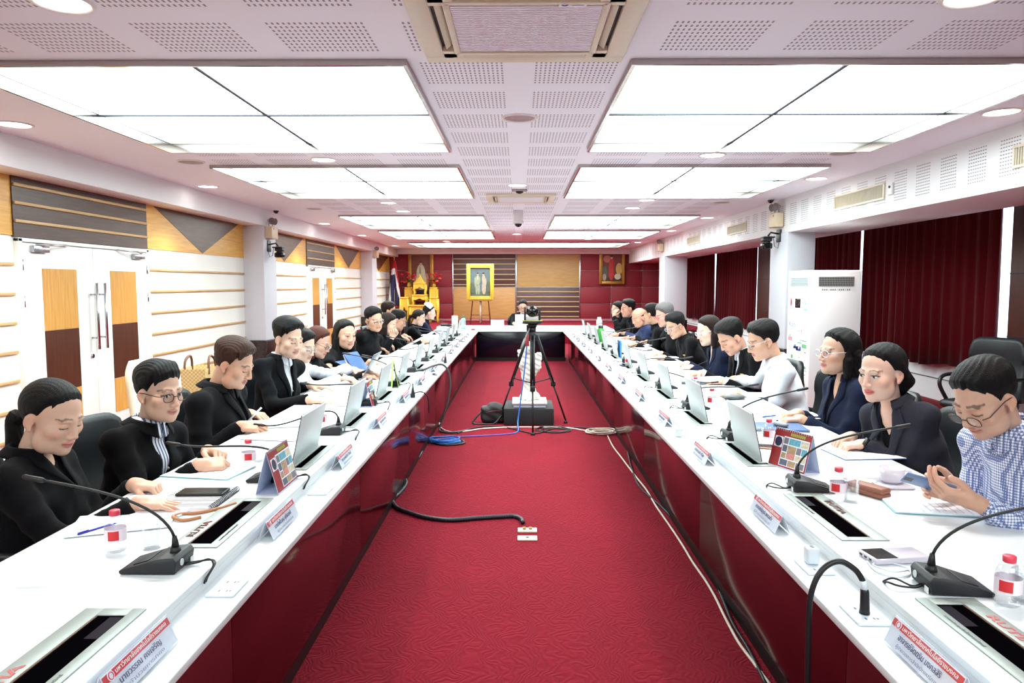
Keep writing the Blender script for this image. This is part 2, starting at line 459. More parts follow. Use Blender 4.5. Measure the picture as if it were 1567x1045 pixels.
M_doorw = mat('white_door_paint', (245, 245, 240), 0.3, scale=5, var=0.02)
M_panelo = wood('door_orange_veneer', (198, 140, 66), (220, 164, 88), 0.3, 'Z')
M_panelb = wood('door_brown_veneer', (70, 36, 24), (92, 50, 34), 0.3, 'Z')
def wall_door(name, a, b):
    r = empty(name, (WALL_L, (a + b) / 2, 0)); tag(r, kind='structure')
    w = (b - a) / 2 - 0.05
    f = MB()
    for s in (-1, 1): f.box((0.025, s * ((b - a) / 2 - 0.025), 1.01), (0.05, 0.05, 2.02), 0.004)
    f.box((0.025, 0, 2.005), (0.05, b - a, 0.035), 0.004)
    f.obj('door_frame', M_doorw, r)
    for s in (-1, 1):
        lf = MB().box((0.02, s * (w / 2 + 0.003), 0.99), (0.04, w - 0.008, 1.98), 0.004).obj('door_leaf', M_doorw, r)
        yc = s * (w * 0.52)
        pm = MB()
        pm.box((0.042, yc, 1.462), (0.008, 0.52, 0.585), 0, 0).box((0.042, yc, 0.87), (0.008, 0.52, 0.592), 0, 1).box((0.042, yc, 0.385), (0.008, 0.52, 0.37), 0, 0)
        pm.obj('veneer_panel', [M_panelo, M_panelb], lf)
        h = MB(); y = s * 0.075
        h.cyl((0.11, y, 0.93), (0.11, y, 1.62), 0.014, n=12)
        for z in (1.05, 1.50): h.cyl((0.04, y, z), (0.11, y, z), 0.009, n=8)
        h.obj('pull_handle', M_chrome, lf)
        c = MB().box((0.06, s * (w * 0.80), 1.93), (0.05, 0.22, 0.06), 0.006)
        c.tube([(0.07, s * (w * 0.86), 1.965), (0.16, s * (w * 0.62), 1.975), (0.06, s * (w * 0.40), 1.985)], 0.010, 6)
        c.obj('door_closer', M_chrome, lf)
        hg = MB()
        for z in (1.78, 1.45, 0.5): hg.cyl((0.045, s * (w + 0.006), z - 0.05), (0.045, s * (w + 0.006), z + 0.05), 0.009, n=8)
        hg.obj('hinge', M_chrome, lf)
    MB().cyl((0.04, -0.09, 0.86), (0.055, -0.09, 0.86), 0.022, n=14).obj('lock', M_chrome, r)
wall_door('door_1', 6.40, 8.66)
wall_door('door_2', 15.22, 17.48)

# ------------------------------------------------------------------ right wall: beam, columns, windows
M_beam = perforated_mat('perforated_beam', (240, 238, 240), 0.40, 0.06, 0.30, 1.0, 0.06, 0.36, 8, 11, 0.020, 0.010, axes=('Y', 'Z'),
                        keep=('Z', -0.2, 0.2), dark=(165, 160, 165), offs=(0.0, 0.21))
def beam():
    o = MB().box((0, 0, 0), (4.70 - BEAM_R, 31.0, CZ - 2.335), 0.004).obj('wall_beam', M_beam)
    o.location = ((BEAM_R + 4.70) / 2, 9.5, (CZ + 2.335) / 2 + 0.005); tag(o, kind='structure')
beam()
for i, (a, b, x1) in enumerate([(10.24, 10.92, 4.165), (18.8, 19.5, 4.36)]):
    struct(f'wall_column_{i+3}', MB().box(((BEAM_R + x1) / 2 + 0.001, (a + b) / 2, 1.52), (x1 - BEAM_R + 0.02, b - a, 1.66), 0.006), M_lilac)
    struct(f'baseboard_{i+3}', MB().box(((BEAM_R + x1) / 2, (a + b) / 2, 0.345), (x1 - BEAM_R + 0.06, b - a + 0.06, 0.69), 0.006), M_dark)
struct('wall_right', MB().box((SILL_X + 0.06, 9.5, 0.325), (0.12, 31.2, 0.65)).box((SILL_X + 0.06, 9.5, 2.72), (0.12, 31.2, 0.26)), M_white)
struct('baseboard_right', MB().box((SILL_X - 0.012, 9.5, 0.06), (0.024, 31.0, 0.12), 0.003), mat('dark_red_skirting', (120, 22, 30), 0.5))
struct('trim_31', MB().box((SILL_X - 0.004, 9.5, 0.40), (0.01, 31.0, 0.012)), mat('sill_groove', (120, 112, 104), 0.6))
M_pier = wood('window_pier_veneer', (52, 26, 16), (72, 38, 24), 0.35, 'Z')
for i, (a, b) in enumerate([(-5.9, 7.70), (13.6, 15.80), (23.0, 24.95)]):
    mb = MB().box((SILL_X - 0.10, (a + b) / 2, 1.60), (0.19, b - a, 1.90), 0.004)
    struct(f'trim_{32+i}', mb, M_pier)
    g = MB()
    for z in (1.05, 1.72): g.box((SILL_X - 0.197, (a + b) / 2, z), (0.008, b - a, 0.012))
    struct(f'trim_{36+i}', g, M_black)
M_glassw = clear('window_glass', (0.96, 1, 1), 0.04)
M_alu = mat('white_window_frame', (225, 228, 232), 0.4)
for i, (a, b) in enumerate([(7.70, 13.6), (15.80, 23.0)]):
    r = empty(f'window_{i+1}', (SILL_X + 0.06, (a + b) / 2, 1.62)); tag(r, kind='structure')
    h, w = 1.94, b - a
    mb = MB()
    for s in (-1, 1): mb.box((0, 0, s * (h / 2 - 0.02)), (0.06, w, 0.04)).box((0, s * (w / 2 - 0.02), 0), (0.06, 0.04, h - 0.08))
    for k in range(1, 4): mb.box((0, -w / 2 + w * k / 4, 0), (0.05, 0.04, h - 0.08))
    mb.obj('window_frame', M_alu, r)
    MB().box((0, 0, 0), (0.006, w - 0.08, h - 0.08)).obj('window_pane', M_glassw, r)
M_curt = mat('dark_red_velvet', (72, 5, 12), 0.9, scale=25, var=0.15, spec=0.05, sheen=0.08)
def curtain(a, b, label, z0=0.60, seed=0, lean=0.0):
    n = int((b - a) * 34); zt = 2.56
    rnd = random.Random(seed); ph = [rnd.uniform(0, 6) for _ in range(4)]
    def f(u, v):
        y = a + (b - a) * u; z = zt + (z0 + 0.03 * math.sin(y * 5 + ph[3]) - zt) * v
        fold = 0.035 * math.sin(y * 30 + ph[0] + 0.8 * math.sin(y * 3.1)) + 0.018 * math.sin(y * 57 + ph[1] + v)
        return (CURT_X + fold * (0.6 + 0.4 * v), y + (0.01 * math.sin(y * 9 + ph[2])) * v + lean * (u < .02) * v, z)
    mb = MB().sheet(f, n, 8, 0.004)
    o = mb.obj('curtain', M_curt); tag(o, label, 'curtain', 'dark red window curtains')
    return o
curtain(7.92, 11.05, 'dark red velvet curtain behind the empty black office chair', seed=1)
curtain(11.2, 13.7, 'dark red velvet curtain hanging behind the tall white air conditioner', seed=2)
curtain(15.98, 19.30, 'dark red velvet curtain between the two window-side columns, nearer of the pair', seed=3)
curtain(19.38, 23.0, 'dark red velvet curtain between the two window-side columns, farther of the pair', seed=4)
o = MB().tube([(CURT_X, 7.7, 2.59), (CURT_X, 13.8, 2.59)], 0.02, 8).tube([(CURT_X, 15.7, 2.59), (CURT_X, 23.1, 2.59)], 0.02, 8).obj('trim_40', M_black); tag(o, kind='structure')

# ------------------------------------------------------------------ end walls and dais
struct('wall_front', MB().box((0.5, -6.05, 1.4), (10.6, 0.1, 2.9)), M_white)
DZ = 0.36
struct('trim_41', MB().box((0.45, 22.3, DZ / 2 + 0.002), (9.8, 5.3, DZ - 0.004)), M_carpet)     # low carpeted dais
struct('wall_back', MB().box((0.5, WALL_B + 0.06, 1.4), (10.6, 0.12, 2.9)), M_white)
struct('trim_42', MB().box((0.2, WALL_B - 0.11, 2.745), (9.3, 0.22, 0.17), 0.003), M_white)
bw = lambda px: on_y(px, 436, WALL_B).x
struct('baseboard_back', MB().box((0.4, WALL_B - 0.015, DZ + 0.035), (9.7, 0.03, 0.07), 0.003), mat('pinkish_skirting', (196, 120, 130), 0.5))
def maroon_block(name, xs, zs):
    mb = MB()
    for i in range(len(xs) - 1):
        for j in range(len(zs) - 1):
            mb.box(((xs[i] + xs[i + 1]) / 2, WALL_B - 0.02, (zs[j] + zs[j + 1]) / 2), (xs[i + 1] - xs[i] - 0.012, 0.05, zs[j + 1] - zs[j] - 0.012), 0.016)
    struct(name, mb, M_maroon)
ZS = [DZ + 0.07, 0.96, 1.53, 2.10, 2.66]
maroon_block('trim_43', [-4.48, bw(693)], ZS)
maroon_block('trim_44', [bw(887.5), bw(935), bw(982), bw(1030)], ZS)
M_beige = wood('beige_veneer', (186, 148, 92), (204, 166, 108), 0.45, 'X')
M_beige2 = wood('orange_beige_veneer', (192, 138, 80), (210, 156, 96), 0.45, 'X')
M_slat = wood('purple_brown_slats', (76, 50, 52), (98, 68, 66), 0.4, 'X')
def wall_board(k, x0, x1, z0, z1, m, slats):
    mb = MB().box(((x0 + x1) / 2, WALL_B - 0.02, (z0 + z1) / 2), (x1 - x0 - 0.02, 0.04, z1 - z0 - 0.01), 0.003)
    struct(f'trim_{k}', mb, m)
    if slats:
        s = MB()
        for i in range(slats):
            z = z1 - (z1 - z0) * (i + 0.9) / (slats + 0.35)
            s.box(((x0 + x1) / 2, WALL_B - 0.046, z), (x1 - x0 - 0.03, 0.02, 0.035), 0.003)
        struct(f'trim_{k+1}', s, M_strip)
wall_board(50, bw(693.5), bw(789), 1.53, 2.66, M_slat, 6)
wall_board(52, bw(693.5), bw(789), DZ + 0.07, 1.52, M_beige2, 0)
wall_board(54, bw(790.5), bw(887), 1.53, 2.66, M_beige, 0)
wall_board(56, bw(790.5), bw(887), DZ + 0.07, 1.52, M_slat, 6)
mb = MB()
for px in (693.2, 789.7, 887.2): mb.box((bw(px), WALL_B - 0.045, 1.55), (0.035, 0.03, 2.2), 0.003)
mb.box(((bw(693.5) + bw(887)) / 2, WALL_B - 0.045, 1.525), (bw(887) - bw(693.5), 0.024, 0.02))
struct('trim_58', mb, M_chrome)

# ------------------------------------------------------------------ ceiling fittings
M_disc = emit('downlight_glow', (255, 248, 238), DOWN_DISC)
M_rim = mat('white_metal_rim', (235, 232, 230), 0.35)
def downlight(px, py, label, on=True, r=0.10):
    p = on_z(px, py, CZ)
    o = empty('downlight', (p.x, p.y, CZ), label, 'downlight', 'round recessed downlights')
    MB().lathe([(r + 0.018, 0), (r + 0.016, -0.008), (r, -0.010), (r - 0.006, -0.002)], n=24).obj('rim', M_rim, o)
    MB().disc((0, 0, -0.003), r - 0.004, (0, 0, -1), 24).obj('lamp_face', M_disc if on else M_chrome, o)
    if on:
        l = bpy.data.lights.new('downlight_beam', 'SPOT'); l.energy = DOWN_E; l.color = (1.0, 0.90, 0.78)
        l.spot_size = math.radians(105); l.spot_blend = 0.6; l.shadow_soft_size = 0.07
        lo = bpy.data.objects.new('lamp', l); COL.objects.link(lo); lo.parent = o; lo.location = (0, 0, -0.02)
DL = [(95, 3, 'downlight at the top edge beside the nearest perforated ceiling patches, door side'), (1490, -6, 'downlight at the top edge above the near beam, curtain side'),
      (22, 190, 'downlight in front of the near double door, beside the nearest lit panel'), (1533, 171, 'downlight beside the nearest lit panel and the perforated beam'),
      (318, 285, 'downlight above the triangle panel past the near double door'), (1249, 273, 'downlight beside the second lit panel and the perforated beam'),
      (497, 342, 'downlight above the farther double door'), (1082, 333, 'downlight beside the third lit panel and the perforated beam'),
      (554, 360, 'downlight over the wall past the farther double door'), (1027, 353, 'downlight near the beam before the far window-side column'),
      (604, 376, 'downlight in the back corner above the flag'), (976, 370.5, 'downlight in the back corner above the portrait of the red dress'),
      (495, 244, 'downlight in the gap between first and second lit panels, door side'), (1090, 237, 'downlight in the gap between first and second lit panels, curtain side'),
      (594, 310, 'nearer downlight of the pair behind the second lit panel, door side'), (990, 306, 'nearer downlight of the pair behind the second lit panel, curtain side'),
      (617, 323, 'farther downlight of the pair before the third lit panel, door side'), (968, 318, 'farther downlight of the pair before the third lit panel, curtain side'),
      (657, 350, 'downlight between third and fourth lit panels, door side'), (902, 347, 'downlight between third and fourth lit panels, curtain side'),
      (683, 369, 'downlight before the wide end panel, door side'), (900, 365.6, 'downlight before the wide end panel, curtain side'),
      (792, 283, 'lit downlight on the centre line behind the unlit one'), (791, 358, 'lit downlight on the centre line beyond the far dome camera')]
for (px, py, lb) in DL: downlight(px, py, lb, r=0.115)
downlight(795, 180, 'unlit silver downlight on the centre line behind the near air conditioner', on=False, r=0.12)
M_grey = mat('grey_mesh', (172, 160, 158), 0.7, scale=400, var=0.25)
for (px, py, lb) in [(292, 247, 'round ceiling speaker above the near double door'), (1290, 233, 'round ceiling speaker near the beam by the second lit panel'),
                     (481, 319, 'round ceiling speaker between second and third lit panels, door side'), (1104, 309, 'round ceiling speaker between second and third lit panels, curtain side')]:
    p = on_z(px, py, CZ); o = empty('ceiling_speaker', (p.x, p.y, CZ), lb, 'speaker', 'round ceiling speakers')
    MB().lathe([(0.135, 0), (0.133, -0.010), (0.12, -0.012), (0.118, -0.006)], n=28).obj('rim', M_rim, o)
    MB().disc((0, 0, -0.007), 0.12, (0, 0, -1), 28).obj('grille', M_grey, o)

M_ivory = mat('ivory_plastic', (226, 216, 196), 0.45)
M_grille = mat('lilac_intake_grille', (246, 242, 252), 0.6)
M_slotd = mat('dark_slot', (36, 34, 34), 0.6)
def cassette(cx, cy, w, d, label):
    r = empty('ceiling_air_conditioner', (cx, cy, CZ), label, 'air conditioner', 'ceiling cassette air conditioners')
    mb = MB(); z = -0.03
    # outer ring and inner frame around four louvre slots
    o, i0, i1 = 0.5, 0.405, 0.335
    sl = 0.30
    for s in (-1, 1):
        mb.box((0, s * d * (o + i0) / 2, z / 2), (w, d * (o - i0), 0.035), 0.006)
        mb.box((s * w * (o + i0) / 2, 0, z / 2), (w * (o - i0), d * 2 * i0, 0.035), 0.006)
        mb.box((0, s * d * i1 * 0.99, z / 2 - 0.004), (w * 2 * i1, d * 0.03, 0.04), 0.004)
        mb.box((s * w * i1 * 0.99, 0, z / 2 - 0.004), (w * 0.03, d * 2 * i1, 0.04), 0.004)
        for t in (-1, 1):
            mb.box((s * w * (i0 + i1) / 2, t * d * (sl + i0) / 2, z / 2 - 0.002), (w * (i0 - i1), d * (i0 - sl), 0.036), 0.004)
            mb.box((t * w * (sl + i0) / 2, s * d * (i0 + i1) / 2, z / 2 - 0.002), (w * (i0 - sl), d * (i0 - i1), 0.036), 0.004)
    mb.obj('casing', M_ivory, r)
    MB().box((0, 0, -0.004), (w * 0.82, d * 0.82, 0.006)).obj('recess', M_slotd, r)
    for s in (-1, 1):
        MB().box((s * w * (i0 + i1) / 2, 0, -0.018), (w * 0.034, d * 0.56, 0.004), rot=Quaternion((0, 1, 0), s * 0.7)).obj('louvre', M_ivory, r)
        MB().box((0, s * d * (i0 + i1) / 2, -0.026), (w * 0.60, d * 0.055, 0.004), rot=Quaternion((1, 0, 0), -s * 0.25)).obj('louvre', M_ivory, r)
    g = MB(); gw = w * 0.63; gd = d * 0.60; n = 26
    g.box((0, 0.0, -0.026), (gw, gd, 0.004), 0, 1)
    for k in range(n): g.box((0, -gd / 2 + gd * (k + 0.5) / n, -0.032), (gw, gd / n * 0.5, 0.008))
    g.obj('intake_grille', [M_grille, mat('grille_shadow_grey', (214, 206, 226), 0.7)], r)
    return r
p0 = on_z(655, 87, CZ); p1 = on_z(951, 87, CZ)
ac = cassette((p0.x + p1.x) / 2, p0.y - 0.50, p1.x - p0.x, 1.0, 'large ivory ceiling cassette air conditioner nearest the camera')
lb_ = MB().box((0.20, -0.318, -0.0355), (0.12, 0.045, 0.001)).obj('sticker', mat('white_sticker', (235, 236, 245), 0.5), ac)
pr_ = MB().tube([(0.165 + 0.013 * math.cos(q_), -0.318 + 0.013 * math.sin(q_), -0.0365) for q_ in [2 * PI * k_ / 14 for k_ in range(14)]], 0.003, 5, closed=True)
for k_, (w_, y_) in enumerate(((0.05, -0.308), (0.05, -0.318), (0.03, -0.328))): pr_.box((0.222 + (0.05 - w_) / 2, y_, -0.0364), (w_, 0.005, 0.0006))
pr_.obj('sticker_print', mat('blue_print', (60, 70, 170), 0.5), lb_)
p2 = on_z(797, 306, CZ)
cassette(p2.x, p2.y - 0.3, 0.95, 0.95, 'ivory ceiling cassette air conditioner farther along the centre line')
M_bcam = mat('gloss_black', (14, 14, 16), 0.12)
p = on_z(795, 290, CZ); r = empty('motion_sensor', (p.x, p.y, CZ), 'small black ceiling sensor behind the lit centre downlight', 'sensor')
MB().box((0, 0, -0.012), (0.20, 0.12, 0.024), 0.008).obj('base', M_grey, r); MB().ell((0, 0, -0.03), (0.05, 0.04, 0.025)).obj('lens', M_bcam, r)
p = on_z(793, 322, CZ); r = empty('dome_camera', (p.x, p.y, CZ), 'white drop-mounted dome camera on the centre line of the ceiling', 'camera')
MB().cyl((0, 0, 0), (0, 0, -0.17), 0.085, n=20).lathe([(0.085, -0.17), (0.095, -0.18), (0.095, -0.21), (0.06, -0.22)], n=20).obj('housing', M_rim, r)
MB().ell((0, 0, -0.215), (0.062, 0.062, 0.06)).obj('dome', M_bcam, r)

# ------------------------------------------------------------------ grilles on the beam
def beam_grille(y0, y1, z0, z1, label):
    r = empty('air_grille', (BEAM_R, (y0 + y1) / 2, (z0 + z1) / 2), label, 'air vent', 'air grilles along the beam')
    w, h = y1 - y0, z1 - z0; t = 0.022
    f = MB()
    for s in (-1, 1): f.box((-0.008, 0, s * (h / 2 - t / 2)), (0.02, w, t), 0.003).box((-0.008, s * (w / 2 - t / 2), 0), (0.02, t, h - 2 * t), 0.003)
    f.obj('frame', M_ivory, r)
    g = MB().box((-0.002, 0, 0), (0.003, w - 2 * t, h - 2 * t), 0, 1); n = int(w / 0.028)
    for k in range(n): g.box((-0.007, -w / 2 + t + (w - 2 * t) * (k + 0.5) / n, 0), (0.010, 0.008, h - 2 * t))
    g.obj('vanes', [M_ivory, mat('vane_shade', (150, 140, 120), 0.7)], r)
    return r
beam_grille(7.57, 8.76, 2.485, 2.66, 'cream air grille on the beam above the tall white air conditioner')
beam_grille(4.45, 5.63, 2.485, 2.66, 'cream air grille on the beam nearest the camera')
beam_grille(12.1, 13.2, 2.485, 2.66, 'cream air grille on the beam past the near window-side column')
beam_grille(15.2, 16.3, 2.485, 2.66, 'cream air grille on the beam before the far window-side column')
p = on_x(1353, 292, BEAM_R)
r = empty('thermostat', (BEAM_R, 7.44, p.z), 'small white thermostat beside the air grille over the white air conditioner', 'thermostat')
MB().box((-0.012, 0, 0), (0.024, 0.09, 0.12), 0.006).obj('body', M_rim, r); MB().cyl((-0.024, 0, 0.02), (-0.032, 0, 0.02), 0.014).obj('dial', M_black, r)

# emergency light and pan camera on the near columns
M_emer = mat('cream_enamel', (222, 204, 172), 0.4)
def emergency_light(x, y, z, s, label, cam_label=None, lab='white'):
    r = empty('emergency_light', (x, y, z), label, 'emergency light', 'emergency lights on the columns')
    MB().box((s * 0.07, 0, 0), (0.12, 0.30, 0.20), 0.01).obj('battery_box', M_emer, r)
    MB().cyl((s * 0.131, -0.07, 0.06), (s * 0.137, -0.07, 0.06), 0.012, n=10).obj('indicator', mat('red_indicator', (200, 50, 40), 0.4), r)
    for k in (-1, 1):
        lamp = MB().cyl((s * 0.06, k * 0.08, 0.10), (s * 0.06, k * 0.08, 0.17), 0.008, n=8)
        lamp.lathe([(0.02, 0), (0.055, 0.06), (0.058, 0.075)], (s * 0.05, k * 0.08, 0.20), (s, -0.5, -0.2), 16).obj('lamp_head', mat('dull_reflector', (170, 160, 155), 0.4), r)
    if cam_label:
        c = empty('pan_camera', (x, y + 0.02, z - 0.24), cam_label, 'camera', 'black pan cameras on the columns')
        MB().box((s * 0.012, 0, 0.02), (0.024, 0.16, 0.18), 0.006).obj('wall_plate', M_black, c)
        MB().tube([(s * 0.02, 0, 0.05), (s * 0.13, 0, 0.07), (s * 0.17, 0, 0.02)], 0.013, 8).box((s * 0.17, 0, 0.0), (0.16, 0.16, 0.02), 0.004).obj('bracket', M_black, c)
        MB().box((s * 0.19, 0, -0.035), (0.13, 0.13, 0.05), 0.01).cyl((s * 0.19, 0, -0.05), (s * 0.19, 0, -0.10), 0.05).obj('body', M_black, c)
        MB().box((s * 0.19, 0.0, -0.125), (0.15, 0.12, 0.085), 0.02).cyl((s * 0.19, -0.05, -0.125), (s * 0.20, -0.085, -0.13), 0.035).obj('camera_head', M_bcam, c)
        MB().tube([(s * 0.01, -0.02, -0.05), (s * 0.03, -0.02, -0.16), (s * 0.08, -0.02, -0.13), (s * 0.10, -0.02, 0.0), (s * 0.15, -0.02, 0.01)], 0.005, 6).obj('cable', M_black, c)
    d = empty('dome_camera', (x + s * 0.17, y - 0.05, CZ), ('black ceiling dot camera over the emergency light ' + lab), 'camera')
    MB().ell((0, 0, -0.01), (0.045, 0.045, 0.05)).obj('dome', M_bcam, d); MB().cyl((0, 0, 0), (0, 0, -0.012), 0.05).obj('mount', M_rim, d)
emergency_light(SOF_L, 11.98, 2.46, 1, 'cream emergency light on the near door-side column', 'black pan camera bracketed on the near door-side column', 'by the doors')
emergency_light(BEAM_R, 10.55, 2.53, -1, 'cream emergency light on the near window-side column', 'black pan camera bracketed on the near window-side column', 'by the curtains')
for (x, y, z, s, lb) in [(SOF_L, 20.7, 2.48, 1, 'cream emergency light on the far door-side column near the flag'), (BEAM_R, 19.1, 2.58, -1, 'cream emergency light on the beam end near the far window-side column')]:
    r = empty('emergency_light', (x, y, z), lb, 'emergency light', 'emergency lights on the columns')
    MB().box((s * 0.07, 0, 0), (0.12, 0.30, 0.20), 0.01).obj('battery_box', M_emer, r)
    for k in (-1, 1):
        MB().cyl((s * 0.06, k * 0.08, 0.10), (s * 0.06, k * 0.08, 0.15), 0.008, n=8).lathe([(0.02, 0), (0.055, 0.06), (0.058, 0.075)], (s * 0.05, k * 0.08, 0.17), (s, -0.5, -0.2), 14).obj('lamp_head', MATS['dull_reflector'], r)
# ================================================================== CONFERENCE TABLES
M_top = mat('white_laminate', (216, 219, 222), 0.30, scale=5, var=0.01, spec=0.5)
def lacquer():
    m, nt, b = nodes_mat('maroon_lacquer')
    tc = nt.nodes.new('ShaderNodeTexCoord'); n = nt.nodes.new('ShaderNodeTexNoise'); n.inputs['Scale'].default_value = 3.0
    nt.links.new(tc.outputs['Object'], n.inputs['Vector'])
    cr = nt.nodes.new('ShaderNodeValToRGB')
    cr.color_ramp.elements[0].color = (*lin((54, 2, 9)), 1); cr.color_ramp.elements[1].color = (*lin((70, 5, 14)), 1)
    nt.links.new(n.outputs['Fac'], cr.inputs[0]); nt.links.new(cr.outputs[0], b.inputs['Base Color'])
    b.inputs['Roughness'].default_value = 0.13; b.inputs['Coat Weight'].default_value = 0.1
    return m
M_lacq = lacquer()
M_navy = mat('black_lacquer', (16, 14, 26), 0.15)
M_plinth = mat('black_plinth', (16, 12, 13), 0.4)
L_IN, L_STEP, L_OUT = -0.845, -0.99, -1.70
R_IN, R_STEP, R_OUT = 0.915, 1.08, 1.94
TY0, TY1, TY2 = 0.35, 15.0, 16.1
def side_table(name, xin, xs, xo, label):
    s = 1 if xin > 0 else -1
    yc, L = (TY0 + TY1) / 2, TY1 - TY0
    r = empty(name, ((xin + xo) / 2, yc, 0), label, 'table')
    o = (xin + xo) / 2
    rc = 0.075 if s < 0 else 0.13
    MB().box(((xs + xo) / 2 - o, 0, TZ - 0.012), (abs(xo - xs), L, 0.024), 0.003).box((xs - o + s * 0.0095, 0, (TZ - 0.0242 + SZ - 0.006) / 2), (0.016, L - 0.004, TZ - 0.0242 - SZ + 0.006)).obj('worktop', M_top, r)
    MB().box(((xin + xs) / 2 - o + s * 0.01, 0, SZ - 0.012), (abs(xs - xin) + 0.02, L, 0.024), 0.003).obj('front_ledge', M_top, r)
    # lacquered modesty panel, butted boards
    mb = MB(); n = 8
    for k in range(n): mb.box((xin - o + s * rc, -L / 2 + L * (k + 0.5) / n, (SZ - 0.024 + 0.085) / 2), (0.03, L / n - 0.003, SZ - 0.024 - 0.085), 0.001)
    mb.obj('front_panel', M_lacq, r)
    MB().box((xin - o + s * (rc + 0.012), 0, 0.0425), (0.03, L, 0.085)).obj('plinth', M_plinth, r)
    for k in range(n + 1):
        MB().box(((xin + xo) / 2 - o - s * 0.02, -L / 2 + 0.02 + (L - 0.04) * k / n, (SZ - 0.024) / 2), (abs(xo - xin) - 0.50, 0.025, SZ - 0.026)).obj('support_panel', M_lacq, r)
    return r
side_table('conference_table', L_IN, L_STEP, L_OUT, 'long white conference table with maroon front panel on the door side')
side_table('conference_table', R_IN, R_STEP, R_OUT, 'long white conference table with maroon front panel on the curtain side')
def head_table():
    r = empty('head_table', (0.12, 15.55, 0), 'white head table with dark front panel closing the far end of the aisle', 'table')
    w = R_OUT - L_OUT
    MB().box((0, 0.09, TZ - 0.012), (w, TY2 - TY1 - 0.18, 0.024), 0.003).box((0, -0.450, (TZ - 0.0242 + SZ - 0.006) / 2), (R_STEP - L_STEP + 0.02, 0.016, TZ - 0.0242 - SZ + 0.006)).obj('worktop', M_top, r)
    MB().box(((R_IN + L_IN) / 2 - 0.12, -0.455, SZ - 0.012), (R_STEP - L_STEP, 0.19, 0.024), 0.003).obj('front_ledge', M_top, r)
    MB().box(((R_IN + L_IN) / 2 - 0.12, -0.49, (SZ - 0.024 + 0.085) / 2), (R_IN - L_IN + 0.11, 0.03, SZ - 0.024 - 0.085), 0.002).obj('front_panel', M_navy, r)
    MB().box(((R_IN + L_IN) / 2 - 0.12, -0.47, 0.0425), (R_IN - L_IN + 0.15, 0.03, 0.085)).obj('plinth', M_plinth, r)
    for s in (-1, 1): MB().box((s * (w / 2 - 0.1), 0.1, (TZ - 0.024) / 2), (0.03, 0.8, TZ - 0.026)).obj('leg_panel', M_navy, r)
head_table()
# ================================================================== PEOPLE: smooth implicit bodies turned into meshes
f32 = np.float32
def smin(a, b, k):
    h = np.clip(0.5 + 0.5 * (b - a) / k, 0, 1)
    return b * (1 - h) + a * h - k * h * (1 - h)
def smax(a, b, k): return -smin(-a, -b, k)
def s_ell(P, c, r, M=None):
    q = P - np.array(c, f32)
    if M is not None: q = q @ np.array(M, f32)          # columns = ellipsoid axes
    r = np.array(r, f32)
    k0 = np.sqrt(((q / r) ** 2).sum(-1)) + 1e-9; k1 = np.sqrt(((q / (r * r)) ** 2).sum(-1)) + 1e-9
    return k0 * (k0 - 1) / k1
def s_cone(P, a, b, ra, rb):
    a = np.array(a, f32); d = np.array(b, f32) - a
    q = P - a; t = np.clip((q @ d) / max(float(d @ d), 1e-12), 0, 1)
    return np.sqrt(((q - t[..., None] * d) ** 2).sum(-1)) - (ra + (rb - ra) * t)
def s_chain(P, pts, rs):
    d = None
    for i in range(len(pts) - 1):
        e = s_cone(P, pts[i], pts[i + 1], rs[i], rs[i + 1]); d = e if d is None else np.minimum(d, e)
    return d
def s_box(P, c, h, r, M=None):
    q = P - np.array(c, f32)
    if M is not None: q = q @ np.array(M, f32)
    q = np.abs(q) - (np.array(h, f32) - r)
    return np.sqrt((np.maximum(q, 0) ** 2).sum(-1)) + np.minimum(q.max(-1), 0) - r
